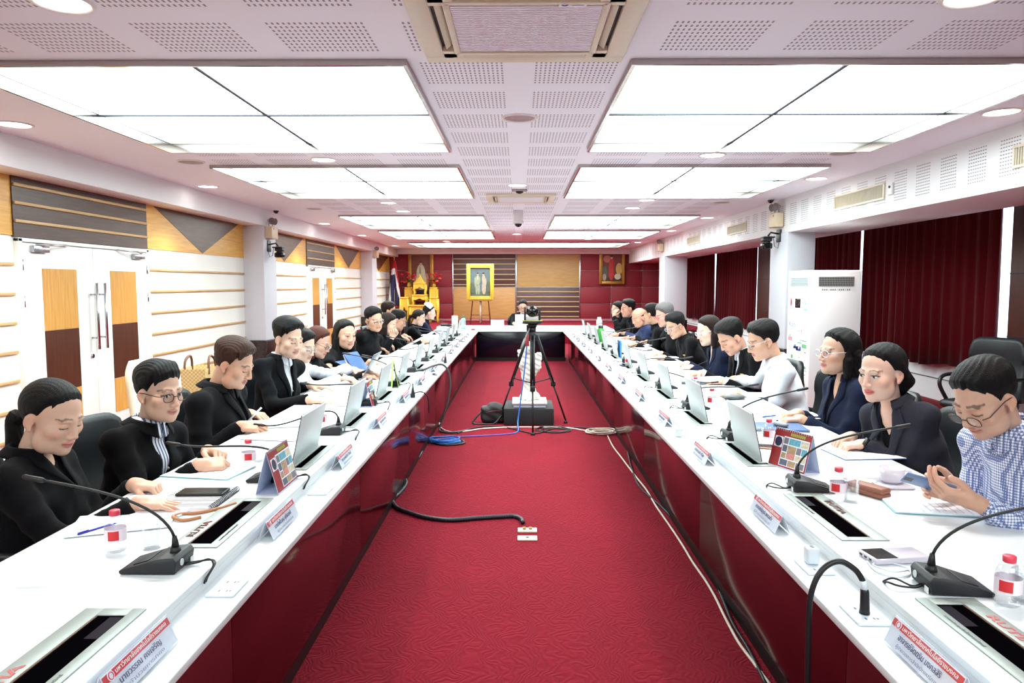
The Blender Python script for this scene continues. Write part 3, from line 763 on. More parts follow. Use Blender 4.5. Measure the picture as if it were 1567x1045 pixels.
def surface(fn, lo, hi, res):
    """surface nets: vertices (n,3) and quads of fn == 0"""
    lo = np.array(lo, float); hi = np.array(hi, float)
    n = np.maximum(np.ceil((hi - lo) / res).astype(int) + 1, 3)
    ax = [lo[i] + res * np.arange(n[i]) for i in range(3)]
    G = np.stack(np.meshgrid(*ax, indexing='ij'), -1).astype(f32)
    D = fn(G)
    ins = D < 0
    c = n - 1
    cnt = np.zeros(c, np.int8)
    for dx in (0, 1):
        for dy in (0, 1):
            for dz in (0, 1): cnt += ins[dx:dx + c[0], dy:dy + c[1], dz:dz + c[2]]
    act = (cnt > 0) & (cnt < 8)
    idx = -np.ones(c, np.int64); ii = np.argwhere(act); idx[act] = np.arange(len(ii))
    S = np.zeros((len(ii), 3)); W = np.zeros(len(ii))
    i0, j0, k0 = ii.T
    cor = [(a, b, e) for a in (0, 1) for b in (0, 1) for e in (0, 1)]
    val = {q: D[i0 + q[0], j0 + q[1], k0 + q[2]].astype(float) for q in cor}
    for q in cor:
        for axn in range(3):
            if q[axn]: continue
            p = list(q); p[axn] = 1; p = tuple(p)
            va, vb = val[q], val[p]; m = (va < 0) != (vb < 0)
            t = np.where(m, va / np.where(m, va - vb, 1), 0)
            for d in range(3): S[:, d] += np.where(m, q[d] + (t if d == axn else 0), 0)
            W += m
    V = lo + (ii + S / W[:, None]) * res
    F = []
    for axn in range(3):
        sl = [slice(None)] * 3; sl2 = [slice(None)] * 3
        sl[axn] = slice(0, -1); sl2[axn] = slice(1, None)
        A, B = ins[tuple(sl)], ins[tuple(sl2)]
        u, v = (axn + 1) % 3, (axn + 2) % 3
        for flip in (0, 1):
            e = np.argwhere((A & ~B) if not flip else (~A & B))
            e = e[(e[:, u] > 0) & (e[:, v] > 0) & (e[:, u] < n[u] - 1) & (e[:, v] < n[v] - 1)]
            if not len(e): continue
            def at_(du, dv):
                q = e.copy(); q[:, u] += du; q[:, v] += dv
                return idx[q[:, 0], q[:, 1], q[:, 2]]
            quad = np.stack([at_(-1, -1), at_(0, -1), at_(0, 0), at_(-1, 0)], 1)
            F.append(quad[:, ::-1] if flip else quad)
    F = np.concatenate(F) if F else np.zeros((0, 4), int)
    F = F[(F >= 0).all(1)]
    return V, F
def relax(V, F, it=1, k=0.5):
    V = V.copy()
    for _ in range(it):
        S = np.zeros_like(V); C = np.zeros(len(V))
        for i in range(4):
            for d in (1, 3):
                np.add.at(S, F[:, i], V[F[:, (i + d) % 4]]); np.add.at(C, F[:, i], 1)
        C = np.maximum(C, 1)[:, None]
        V = V * (1 - k) + S / C * k
    return V
def np_obj(name, chunks, mats, parent=None, base=None, colors=None):
    """chunks: list of (V,F,material index) joined in one mesh"""
    vs = []; fs = []; mi = []; o = 0
    for V, F, m in chunks:
        vs.append(V); fs += [tuple(r) for r in (F + o).tolist()]; mi += [m] * len(F); o += len(V)
    V = np.concatenate(vs)
    if base is not None: V = V - np.array(base)
    me = bpy.data.meshes.new(name); me.from_pydata(V.tolist(), [], fs)
    for m in (mats if isinstance(mats, (list, tuple)) else [mats]): me.materials.append(m)
    me.polygons.foreach_set('material_index', mi); me.polygons.foreach_set('use_smooth', [True] * len(fs))
    if colors is not None:
        at_ = me.color_attributes.new('tone', 'FLOAT_COLOR', 'POINT')
        at_.data.foreach_set('color', np.concatenate([colors, np.ones((len(colors), 1))], 1).astype(f32).ravel())
    me.update()
    ob = bpy.data.objects.new(name, me); COL.objects.link(ob)
    if parent is not None: ob.parent = parent
    return ob
def skin_material():
    m, nt, b = nodes_mat('skin')
    a = nt.nodes.new('ShaderNodeVertexColor'); a.layer_name = 'tone'
    n = nt.nodes.new('ShaderNodeTexNoise'); n.inputs['Scale'].default_value = 60
    tc = nt.nodes.new('ShaderNodeTexCoord'); nt.links.new(tc.outputs['Object'], n.inputs['Vector'])
    mx = nt.nodes.new('ShaderNodeMix'); mx.data_type = 'RGBA'; mx.blend_type = 'MULTIPLY'; mx.inputs[0].default_value = 0.12
    nt.links.new(a.outputs[0], mx.inputs[6]); nt.links.new(n.outputs['Color'], mx.inputs[7])
    nt.links.new(mx.outputs[2], b.inputs['Base Color'])
    b.inputs['Roughness'].default_value = 0.48; b.inputs['Specular IOR Level'].default_value = 0.35
    b.inputs['Subsurface Weight'].default_value = 0.0
    return m
M_skin = skin_material()
def hair_mat(name, rgb):
    m, nt, b = nodes_mat(name)
    tc = nt.nodes.new('ShaderNodeTexCoord'); mp = nt.nodes.new('ShaderNodeMapping'); mp.inputs['Scale'].default_value = (110, 110, 16)
    n = nt.nodes.new('ShaderNodeTexNoise'); n.inputs['Scale'].default_value = 4; n.inputs['Detail'].default_value = 4
    nt.links.new(tc.outputs['Object'], mp.inputs[0]); nt.links.new(mp.outputs[0], n.inputs['Vector'])
    mx = nt.nodes.new('ShaderNodeMix'); mx.data_type = 'RGBA'; c = lin(rgb)
    mx.inputs[6].default_value = (*[v * 0.6 for v in c], 1); mx.inputs[7].default_value = (*[v * 1.5 for v in c], 1)
    nt.links.new(n.outputs['Fac'], mx.inputs[0]); nt.links.new(mx.outputs[2], b.inputs['Base Color'])
    b.inputs['Roughness'].default_value = 0.48; b.inputs['Specular IOR Level'].default_value = 0.2
    bp = nt.nodes.new('ShaderNodeBump'); bp.inputs['Strength'].default_value = 0.9; bp.inputs['Distance'].default_value = 0.008
    nt.links.new(n.outputs['Fac'], bp.inputs['Height']); nt.links.new(bp.outputs['Normal'], b.inputs['Normal'])
    return m
HAIR = {'black': hair_mat('black_hair', (10, 8, 9)), 'brown': hair_mat('brown_hair', (62, 37, 28)), 'dark': hair_mat('dark_brown_hair', (32, 20, 17)),
        'red': hair_mat('auburn_hair', (76, 38, 31)), 'grey': hair_mat('grey_hair', (104, 100, 100))}
def cloth(name, rgb, **k): return mat(name, rgb, 0.85, scale=18, var=0.10, bump=0.25, bscale=500, spec=0.10, sheen=0.03, **k)
CLOTH = {'black': cloth('black_cloth', (14, 14, 18)), 'jet': cloth('jet_black_cloth', (9, 9, 13)), 'navy': cloth('navy_cloth', (24, 30, 52)), 'charcoal': cloth('charcoal_cloth', (44, 44, 54)),
         'white': cloth('white_cotton', (212, 214, 224)), 'trouser': cloth('dark_trouser_cloth', (20, 20, 26)), 'blue': cloth('blue_cotton', (48, 60, 98)), 'offwhite': cloth('off_white_cotton', (225, 222, 215))}
def check_cloth():
    m, nt, b = nodes_mat('blue_check_cotton')
    tc = nt.nodes.new('ShaderNodeTexCoord'); sp = nt.nodes.new('ShaderNodeSeparateXYZ'); nt.links.new(tc.outputs['Object'], sp.inputs[0])
    p = 0.0112
    k = None
    for ax_ in ('X', 'Y', 'Z'):
        u = mathn(nt, 'FLOORED_MODULO', mathn(nt, 'ADD', sp.outputs[ax_], 10.0), p); w = mathn(nt, 'LESS_THAN', u, p * 0.45)
        k = w if k is None else mathn(nt, 'ADD', k, w)
    cr = nt.nodes.new('ShaderNodeValToRGB'); cr.color_ramp.interpolation = 'CONSTANT'
    e = cr.color_ramp.elements; e[0].color = (*lin((238, 238, 244)), 1); e[1].position = 0.3; e[1].color = (*lin((176, 184, 214)), 1)
    x = cr.color_ramp.elements.new(0.6); x.color = (*lin((96, 108, 156)), 1)
    nt.links.new(mathn(nt, 'DIVIDE', k, 3.01), cr.inputs[0]); nt.links.new(cr.outputs[0], b.inputs['Base Color']); b.inputs['Roughness'].default_value = 0.85
    return m
CLOTH['check'] = check_cloth()
def stripe_cloth():
    m, nt, b = nodes_mat('blue_stripe_cotton')
    tc = nt.nodes.new('ShaderNodeTexCoord'); sp = nt.nodes.new('ShaderNodeSeparateXYZ'); nt.links.new(tc.outputs['Object'], sp.inputs[0])
    u = mathn(nt, 'FLOORED_MODULO', mathn(nt, 'ADD', mathn(nt, 'ADD', sp.outputs['Y'], mathn(nt, 'MULTIPLY', sp.outputs['X'], 0.4)), 10.0), 0.022)
    mx = nt.nodes.new('ShaderNodeMix'); mx.data_type = 'RGBA'; mx.inputs[6].default_value = (*lin((226, 228, 236)), 1); mx.inputs[7].default_value = (*lin((70, 84, 120)), 1)
    nt.links.new(mathn(nt, 'LESS_THAN', u, 0.009), mx.inputs[0]); nt.links.new(mx.outputs[2], b.inputs['Base Color']); b.inputs['Roughness'].default_value = 0.85
    return m
CLOTH['stripe'] = stripe_cloth()
M_lens = clear('spectacle_lens', (0.985, 0.99, 1.0), 0.03)
M_gframe = {'black': mat('black_spectacle_frame', (24, 22, 24), 0.3), 'silver': mat('silver_spectacle_frame', (170, 170, 178), 0.25, 0.8), 'pink': mat('pink_spectacle_frame', (206, 84, 110), 0.35),
            'white': mat('white_spectacle_frame', (216, 210, 230), 0.35), 'brown': mat('brown_spectacle_frame', (70, 52, 40), 0.3)}

def head_sdf(P, o):
    """natural-size head: +y face, +z up, origin between the ears at eye level"""
    w = o.get('wide', 1.0); fem = o.get('fem', False); age = o.get('jowl', 0.0)
    A = np.abs(P[..., 0])
    Q = np.stack([A, P[..., 1], P[..., 2]], -1)
    d = s_ell(P, (0, -0.014, 0.036), (0.075 * w, 0.096, 0.084))
    d = smin(d, s_ell(P, (0, 0.030, -0.035), (0.061 * w, 0.062, 0.082)), 0.025)
    d = smin(d, s_ell(P, (0, 0.046, -0.080), ((0.040 if fem else 0.046) * w, 0.044, 0.032)), 0.022)
    d = smin(d, s_ell(Q, (0.040 * w, 0.030, -0.070 - age * .01), (0.022 + age * 0.012, 0.034, 0.030 + age * .01)), 0.025)
    d = smin(d, s_ell(P, (0, 0.078, -0.098), (0.020, 0.015, 0.014)), 0.018)
    d = smin(d, s_ell(Q, (0.042 * w, 0.058, -0.022), (0.024, 0.024, 0.022)), 0.022)
    d = smin(d, s_ell(Q, (0.024, 0.0795, 0.023), (0.026, 0.010, 0.0085)), 0.016)
    d = smax(d, -s_ell(Q, (0.032, 0.103, 0.004), (0.0175, 0.016, 0.0115)), 0.009)
    d = smin(d, s_ell(Q, (0.0315, 0.0775, 0.003), (0.0155, 0.0125, 0.0105)), 0.004)
    nz = 0.9 if fem else 1.0
    d = smin(d, s_cone(P, (0, 0.088, 0.016), (0, 0.090 + 0.019 * nz, -0.031), 0.0075, 0.0105 * nz), 0.010)
    d = smin(d, s_ell(Q, (0.0115, 0.098, -0.036), (0.0095 * nz, 0.011, 0.008)), 0.006)
    d = smin(d, s_ell(P, (0, 0.0895, -0.0585), (0.021, 0.0115, 0.0062)), 0.005)
    d = smin(d, s_ell(P, (0, 0.0885, -0.0685), (0.018, 0.0115, 0.0070)), 0.005)
    d = smax(d, -s_ell(P, (0, 0.1025, -0.0636), (0.026, 0.006, 0.0016)), 0.003)
    th = 0.35
    Me = np.array([[math.cos(th), -math.sin(th), 0], [math.sin(th), math.cos(th), 0], [0, 0, 1]])
    e = s_ell(Q, (0.076 * w, -0.011, -0.009), (0.0075, 0.0175, 0.0275), Me)
    e = smax(e, -s_ell(Q, (0.085 * w, -0.008, -0.007), (0.006, 0.0095, 0.017), Me), 0.004)
    e = smin(e, s_ell(Q, (0.076 * w, -0.002, -0.034), (0.006, 0.010, 0.010)), 0.006)
    d = smin(d, e, 0.006)
    return d
def head_colors(V, o):
    """lips, brows, lash line, ears on the skin tone (head coordinates)"""
    tone = np.array(lin(o.get('skin', (228, 186, 162)))) * 0.85
    C = np.tile(tone, (len(V), 1)); A = np.abs(V[:, 0]); y, z = V[:, 1], V[:, 2]
    def blend(k, col, amt=1.0):
        nonlocal C
        k = np.clip(k, 0, 1)[:, None] * amt; C = C * (1 - k) + np.array(lin(col)) * k
    fem = o.get('fem', False)
    red = tuple(int(c * f) for c, f in zip(o.get('skin', (228, 186, 162)), (1.0, 0.86, 0.82)))
    blend(1 - np.hypot((A - 0.05) / 0.022, (z + 0.03) / 0.022) ** 2, red, 0.6 * (1 if fem else .5))
    blend((A - 0.068) / 0.01, red, 0.35)
    blend(1 - np.hypot(A / 0.016, (z + 0.034) / 0.012) ** 2, red, 0.4 * (y.max() > 0))
    lip = (202, 106, 106) if fem else (188, 118, 108)
    k = (1.25 - np.hypot(V[:, 0] / 0.0245, (z + 0.0638) / 0.0115)) / 0.3
    blend(np.where(y > 0.06, k, 0), o.get('lip', lip), 0.75)
    blend(np.where((y > 0.06) & (A < 0.025), 1 - np.abs(z + 0.0636 + 0.0015 * np.cos(A * 120)) / 0.0030, 0), (96, 46, 44), 0.8)
    bz = 0.0275 + 0.004 * np.clip((A - 0.012) / 0.02, 0, 1) - 0.008 * np.clip((A - 0.034) / 0.018, 0, 1)
    bt = (0.0020 if fem else 0.0030)
    kb = (1.4 - np.abs(z - bz) / bt) / 0.5
    blend(np.where((A > 0.011) & (A < 0.053) & (y > 0.03), kb, 0), o.get('brow', (52, 40, 37)), 0.72)
    if o.get('eyes', 'down') == 'down':
        lz = -0.0030 - 0.0022 * (1 - ((A - 0.0315) / 0.016) ** 2)
        kl = (1.5 - np.abs(z - lz) / 0.0021) / 0.5
        blend(np.where((A > 0.0165) & (A < 0.0475) & (y > 0.055), kl, 0), (34, 26, 26), 0.95)
        blend(np.where((A > 0.015) & (A < 0.05) & (y > 0.055), 1 - np.abs(z - 0.009) / 0.004, 0), red, 0.6)
    else:
        el = np.hypot((A - 0.0315) / 0.0145, (z - 0.003) / 0.0052)
        blend(np.where(y > 0.055, (1.15 - el) / 0.2, 0), (232, 226, 224), 1.0)
        gx = o.get('gaze', 0.0)
        ir = np.hypot((V[:, 0] - np.sign(V[:, 0]) * 0.0315 - gx), (z - 0.003))
        blend(np.where((y > 0.055) & (el < 1.1), (0.0068 - ir) / 0.0015, 0), (36, 24, 20), 1.0)
        up = 0.0032 + 0.0058 * np.sqrt(np.clip(1 - ((A - 0.0315) / 0.0165) ** 2, 0, 1))
        blend(np.where((A > 0.0155) & (A < 0.0485) & (y > 0.055), (1.4 - np.abs(z - up) / 0.0022) / 0.5, 0), (30, 22, 22), 0.95)
    return C
def hair_sdf(P, o, gl):
    st = o.get('hair', 'short'); w = o.get('wide', 1.0)
    y, z = P[..., 1], P[..., 2]
    top_ = {'short': 0.020, 'tall': 0.030, 'flat': 0.014, 'tight': 0.009, 'bob': 0.015, 'long': 0.013, 'pony': 0.009, 'bun': 0.010, 'lowpony': 0.009, 'crew': 0.015, 'receding': 0.006}[st]
    yy = [-.12, -.085, -.03, -.008, .014, .030, .050, .075, .11]
    zz = {'short': [-.066, -.062, -.032, -.010, .004, .044, .067, .082, .084], 'tall': [-.066, -.062, -.032, -.010, .006, .048, .074, .090, .092],
          'crew': [-.060, -.055, -.020, -.004, .0, .045, .072, .086, .088], 'receding': [-.060, -.055, -.020, .0, .020, .085, .14, .18, .19]}.get(st,
          [-.075, -.07, -.04, -.006, .022, .054, .078, .095, .098])
    A_ = np.abs(P[..., 0])
    zl = np.interp(y + 0.006 * np.sin(P[..., 0] * 300) * 0.3, yy, zz).astype(f32)
    zl = zl - 0.014 * np.clip(A_ / 0.06, 0, 1) ** 2 * (y > 0.04)
    zl = zl + (0.0035 * np.sin(P[..., 0] * 210 + y * 90) + 0.003 * np.sin(y * 260 + P[..., 0] * 60)) * (0.8 if st in ('short', 'tall', 'crew', 'flat') else 0.12)
    part = o.get('part', 0.02)
    if st in ('short', 'tall', 'flat'): zl = zl - 0.007 * np.sin(np.clip((P[..., 0] - part) * 22, -1.5, 1.5)) * (y > .04)
    if st == 'receding': zl = np.where(y > 0.016, 0.3, zl)
    men = st in ('short', 'tall', 'flat', 'crew', 'receding')
    ramp = np.clip((z - 0.028) / 0.062, 0, 1) if men else np.clip((z - zl) / 0.035, 0, 1)
    edge = np.clip((z - zl) / np.where(y > 0.0, 0.032, 0.018), 0.06, 1) ** 0.75
    off = (0.0055 + (top_ - 0.0055) * ramp ** 0.8) * edge
    strands = 0.0011 * np.sin(P[..., 0] * 380 + 7 * np.sin(y * 26 + 1.3) + 4 * np.sin(z * 31))
    d = s_ell(P, (0, -0.014, 0.036), (0.075 * w, 0.096, 0.084)) - off + strands * (0.6 if st in ('tight', 'pony', 'bun', 'lowpony') else 1.3)
    if st in ('short', 'tall', 'flat'):                 # a swept front lock
        s_ = 1 if part < 0 else -1
        d = smin(d, s_cone(P, (s_ * -0.035, 0.026, 0.106 + top_ * .35), (s_ * 0.048, 0.032, 0.098), 0.020, 0.012) + strands, 0.025)
    d = smax(d, zl - z, 0.006)
    if st == 'receding': d = smax(d, z - 0.050 + 0.25 * np.clip(y + 0.06, -0.03, 0.1), 0.008)
    A = np.abs(P[..., 0]); Q = np.stack([A, y, z], -1)
    d = smax(d, -s_ell(Q, (0.080 * w, -0.004, -0.010), (0.022, 0.022, 0.034)), 0.005) if st in ('short', 'tall', 'crew', 'flat', 'pony', 'bun', 'tight', 'receding', 'lowpony') else d
    g = np.array(gl, f32)
    def fall(a, L): return np.array(a) + g * L
    if st in ('bob', 'long'):
        L = 0.13 if st == 'bob' else 0.24
        e = s_chain(Q, [(0.060 * w, -0.002, 0.062), (0.078 * w, -0.006, 0.0), (0.081 * w, -0.004, -0.05)], [0.016, 0.015, 0.019]) if True else None
        for sx in (-1, 1):
            a = np.array((sx * 0.080 * w, -0.002, -0.04)); b = fall(a, L * 0.62)
            e = np.minimum(e, s_cone(P, a, b, 0.024, 0.020 if st == 'bob' else 0.024))
        a = np.array((0, -0.075, 0.0)); b = fall(a, L); e = smin(e, s_cone(P, a, b, 0.055, 0.045), 0.03)
        for sx in (-1, 1):
            a = np.array((sx * 0.055, -0.055, -0.02)); b = fall(a, L * 0.9); e = smin(e, s_cone(P, a, b, 0.038, 0.034), 0.02)
        d = smin(d, e + strands * 1.2, 0.018)
    if st in ('pony', 'lowpony'):
        a = np.array((0, -0.108, -0.015 if st == 'pony' else -0.05))
        b = a + np.array((0.0, -0.035, -0.015)); c = b + g * 0.12 + np.array((0, -0.01, 0)); e_ = c + g * 0.10
        d = smin(d, s_chain(P, [a, b, c, e_], [0.022, 0.028, 0.026, 0.010]) + strands * 1.3, 0.012)
    if st == 'bun':
        d = smin(d, s_ell(P, (0, -0.085, -0.060), (0.058, 0.050, 0.058)) + strands, 0.03)
        for sx in (-1, 1): d = smin(d, s_cone(P, (sx * 0.072 * w, -0.02, 0.03), (sx * 0.050, -0.085, -0.05), 0.016, 0.030) + strands, 0.02)
    return d
def hand_fn(side, pose):
    """hand along +y from the wrist, back of the hand +z, thumb on +x*side"""
    curls = {'flat': (8, 10, 6), 'relaxed': (28, 34, 20), 'curl': (48, 62, 35), 'fist': (70, 90, 50), 'grip': (35, 50, 30), 'spread': (5, 12, 8), 'type': (30, 40, 25)}[pose]
    segs = []
    bx = [0.030, 0.010, -0.011, -0.030]; ln = [(0.043, 0.026, 0.020), (0.048, 0.030, 0.022), (0.044, 0.028, 0.021), (0.034, 0.020, 0.018)]
    sp = {'spread': 9, 'flat': 4, 'relaxed': 5}.get(pose, 2)
    for i in range(4):
        p = np.array((bx[i], 0.088 - 0.004 * abs(i - 1), 0.0)); a = 0.0; yaw = math.radians(sp * (1.5 - i))
        r = 0.0088 - 0.0010 * (i == 3); pts = [p.copy()]; rs = [r * 1.1]
        for j in range(3):
            a += math.radians(curls[j] * (1 + 0.06 * i) * (1.0 if pose != 'point' else 1))
            dirv = np.array((math.sin(yaw) * math.cos(a), math.cos(yaw) * math.cos(a), -math.sin(a)))
            p = p + dirv * ln[i][j]; pts.append(p.copy()); rs.append(r * (0.98 - 0.10 * j))
        segs.append((pts, rs))
    t0 = np.array((0.022, 0.022, -0.008)); t1 = t0 + np.array((0.026, 0.026, -0.012))
    if pose in ('grip', 'curl', 'fist', 'type'): t2 = t1 + np.array((0.004, 0.030, -0.016)); t3 = t2 + np.array((-0.010, 0.022, -0.006))
    else: t2 = t1 + np.array((0.016, 0.027, -0.006)); t3 = t2 + np.array((0.006, 0.023, -0.002))
    th = ([t0, t1, t2, t3], [0.014, 0.0125, 0.0105, 0.0085])
    def fn(P):
        P = P.copy(); P[..., 0] *= side
        d = s_box(P, (0.0, 0.052, -0.001), (0.0395, 0.043, 0.0135), 0.013)
        d = smin(d, s_cone(P, (0, -0.004, 0.0), (0, 0.020, 0.0), 0.0245, 0.027), 0.016)
        d = smin(d, s_ell(P, (0.022, 0.030, -0.010), (0.018, 0.028, 0.012)), 0.010)
        f = None
        for pts, rs in segs:
            e = s_chain(P, pts, rs); f = e if f is None else np.minimum(f, e)
        d = smin(d, f, 0.006)
        return smin(d, s_chain(P, *th), 0.007)
    pts = np.array([q for s_, _ in segs for q in s_] + list(th[0]))
    lo = np.minimum(pts.min(0) - 0.016, (-0.055, -0.10, -0.04)); hi = np.maximum(pts.max(0) + 0.016, (0.055, 0.10, 0.036))
    if side < 0: lo[0], hi[0] = -hi[0], -lo[0]
    return fn, lo, hi
_ring = MB
def person(name_label, head, hip, face, chest, hands, o, cloth_='black', S=1.22, group=None):
    """head: centre (world); hip: (x,y,z); face: (heading deg, pitch-down deg, roll deg); chest: heading deg;
    hands: [right, left] as dict(p=wrist, d=finger direction, n=back-of-hand normal, pose) or None"""
    head = np.array(head, float); hip = np.array(hip, float); base = np.array((hip[0], hip[1], 0.0))
    far = head[1] > 7.5; mid = head[1] > 5.0
    hs = S * o.get('hsize', 1.0)
    hd, pt, rl = [math.radians(v) for v in face]
    f0 = np.array((math.cos(hd), math.sin(hd), 0)); up = np.array((0, 0, 1.0))
    fy = f0 * math.cos(pt) - up * math.sin(pt); fz = f0 * math.sin(pt) + up * math.cos(pt); fx = np.cross(fy, fz)
    fz2 = fz * math.cos(rl) + fx * math.sin(rl); fx = np.cross(fy, fz2); fz = fz2
    HM = np.stack([fx, fy, fz], 1) * hs                 # head local -> world
    HI = np.linalg.inv(HM)
    ch = math.radians(chest); cf = np.array((math.cos(ch), math.sin(ch), 0)); cl = np.array((-math.sin(ch), math.cos(ch), 0))   # forward, left
    neck = head - fz * 0.098 * hs - fy * 0.014 * hs - cf * 0.032 * S - up * 0.032 * S
    if 'neck' in o: neck = neck + np.array(o['neck'])
    spine = neck - hip; Ls = np.linalg.norm(spine); su = spine / Ls
    sfw = cf - su * (cf @ su); sfw /= np.linalg.norm(sfw); sl = np.cross(su, sfw)          # torso left
    build = o.get('build', 1.0); sw = (0.152 if o.get('fem') else 0.174) * S * (0.5 + 0.5 * build)
    shR = neck - sl * sw - su * 0.070 * S; shL = neck + sl * sw - su * 0.070 * S
    # ---- arms
    arms = []
    for k, (sh, hnd) in enumerate(zip((shR, shL), hands)):
        side = -1 if k == 0 else 1
        if hnd is None:
            w = sh + cf * 0.22 * S - up * 0.30 * S + sl * side * 0.02; hnd = dict(p=w, d=cf - up * .3, n=np.cross(cf, sl * side) * side, pose='relaxed')
        w = np.array(hnd['p'], float); a, b = 0.285 * S, 0.255 * S
        v = w - sh; L = np.linalg.norm(v)
        if L > (a + b) * 0.985:
            k_ = L / ((a + b) * 0.985); a *= k_; b *= k_
        vd = v / L; x = (a * a - b * b + L * L) / (2 * L); rad = math.sqrt(max(a * a - x * x, 1e-6))
        e1 = np.cross(vd, up); e1 /= np.linalg.norm(e1); e2 = np.cross(e1, vd)
        best = None
        for i in range(36):
            an = 2 * PI * i / 36; E = sh + vd * x + rad * (e1 * math.cos(an) + e2 * math.sin(an))
            cost = E[2] * 1.0 - 0.30 * side * ((E - sh) @ sl) + 0.5 * ((E - sh) @ cf)
            inb = (L_OUT - 0.02 < E[0] < L_IN) or (R_IN < E[0] < R_OUT + 0.02)
            if inb and E[2] < TZ + 0.052 * S: cost += 20 * (TZ + 0.052 * S - E[2])
            if 'elbow' in hnd: cost += 1.5 * np.linalg.norm(E - np.array(hnd['elbow']))
            if best is None or cost < best[0]: best = (cost, E)
        arms.append((sh, best[1], w, hnd, side))
    cm = CLOTH[cloth_]; short = o.get('short_sleeve', False); fat = o.get('build', 1.0)
    tw = np.stack([sl, sfw, su], 1)
    seed = (head[0] * 13 + head[1] * 7) % 6.28
    vdep = o.get('vdepth', 0.0) * S
    def torso(P, off=0.0):
        q = (P - hip.astype(f32)) @ tw.astype(f32)
        q = q / np.array((1.42, 1.0, 1.0), f32)
        d = s_cone(q, (0, 0.01, 0.0), (0, 0.012, Ls * 0.55), 0.118 * S * fat + off, 0.110 * S * (0.4 + 0.6 * fat) + off)
        d = smin(d, s_cone(q, (0, 0.008, Ls * 0.55), (0, -0.01, Ls - 0.13 * S), 0.112 * S * (0.4 + 0.6 * fat) + off, 0.095 * S * (0.5 + 0.5 * fat) + off), 0.05)
        if o.get('fem'): d = smin(d, s_ell(np.stack([np.abs(q[..., 0]), q[..., 1], q[..., 2]], -1), (0.055 * S, 0.085 * S, Ls - 0.27 * S), (0.05 * S + off, 0.055 * S + off, 0.06 * S + off)), 0.05)
        if not (o.get('fem') and vdep): d = smin(d, s_ell(P, neck + sfw * 0.016 - su * 0.030 * S, (0.056 * S + off * .6, 0.056 * S + off * .6, 0.036 * S)), 0.03)
        rr = 0.049 * S * (0.6 + 0.4 * fat)
        for sh in (shR, shL): d = smin(d, s_cone(P, neck - su * 0.043 * S - sfw * 0.004, sh, 0.056 * S + off, rr + off), 0.055)
        return d
    # ---- skin: head + neck + hands, one body mesh
    chunks = []; cols = []
    res = 0.0042 if not mid else (0.006 if not far else 0.0085)
    nk = HI @ (neck + su * 0.012 - head)
    nk_top = HI @ (head - fz * 0.05 * hs - fy * 0.022 * hs - head)
    lo = np.minimum((-0.10, -0.125, -0.125), nk - 0.07); hi = np.maximum((0.10, 0.13, 0.135), nk + 0.07)
    def hfn(P): return smin(head_sdf(P, o), s_cone(P, nk_top, nk, 0.050 * (0.88 if o.get('fem') else 1.0) * (0.6 + 0.4 * build), 0.040 * (0.92 if o.get('fem') else 1.0) * (0.5 + 0.5 * build)), 0.016)
    V, F = surface(hfn, lo, hi, res); V = relax(V, F, 1, 0.3)
    cols.append(head_colors(V, o)); chunks.append((V @ HM.T + head, F, 0))
    tone = np.array(lin(o.get('skin', (228, 186, 162)))) * 0.85
    for (sh, E, w, hnd, side) in arms:
        d = np.array(hnd['d'], float); d /= np.linalg.norm(d)
        n = np.array(hnd['n'], float); n = n - d * (n @ d); n /= np.linalg.norm(n)
        short_ = o.get('short_sleeve', False)
        x = np.cross(d, n)                               # right-handed x,y(d),z(n)
        # right hand (side -1): thumb on +x when palm down is left -> thumb side = -x*... ; thumb points to body centre line
        ts = -1 if side == -1 else 1
        hS = S * (0.90 if o.get('fem') else 1.0) * 0.98
        HH = np.stack([x, d, n], 1) * hS
        fn, l2, h2 = hand_fn(ts, hnd.get('pose', 'relaxed'))
        fore = np.linalg.inv(HH) @ (E - w); fore = fore / np.linalg.norm(fore) * min(np.linalg.norm(fore), 0.27)
        r1 = 0.036
        def afn(P, fn=fn, fore=fore):
            return smin(fn(P), s_cone(P, (0, 0.0, 0), fore, 0.0255, 0.030 if not short_ else 0.038), 0.012)
        l3 = np.minimum(l2, fore - 0.045); h3 = np.maximum(h2, fore + 0.045)
        def fn_nofore(P, fn=fn, fore=fore):
            # drop the straight stub where the arm bends away, keep palm and fingers
            return afn(P)
        V, F = surface(fn_nofore, l3, h3, 0.0032 if not mid else (0.005 if not far else 0.0068)); V = relax(V, F, 1, 0.3)
        c = np.tile(tone * np.array((1.0, 0.95, 0.93)), (len(V), 1))
        k = np.clip((V[:, 1] - 0.11) / 0.05, 0, 1)[:, None] * 0.25; c = c * (1 - k) + np.array(lin((226, 150, 138))) * k
        cols.append(c); chunks.append((V @ HH.T + w, F, 0))
    # hidden core joins the visible skin into one figure
    knees = [hip + cf * 0.33 * S + sl * s_ * 0.08 * S + up * 0.02 for s_ in (-1, 1)]
    knees = [np.array((k_[0], k_[1], min(k_[2], 0.46))) for k_ in knees]
    feet = [np.array((k_[0], k_[1], 0.09)) + cf * 0.03 for k_ in knees]
    def core(P):
        d = s_cone(P, hip, neck - su * 0.16, 0.07 * S, 0.05 * S)
        for s_ in (0, 1):
            d = smin(d, s_cone(P, shR if s_ == 0 else shL, arms[s_][1], 0.045, 0.038), 0.03); d = smin(d, s_cone(P, arms[s_][1], arms[s_][2], 0.036, 0.026), 0.02)
            d = smin(d, s_cone(P, hip + sl * (2 * s_ - 1) * 0.08 * S, knees[s_], 0.07, 0.055), 0.03); d = smin(d, s_cone(P, knees[s_], feet[s_], 0.05, 0.035), 0.02)
        return smin(d, s_cone(P, neck - su * .16, neck - su * 0.01, 0.045, 0.030), 0.03)
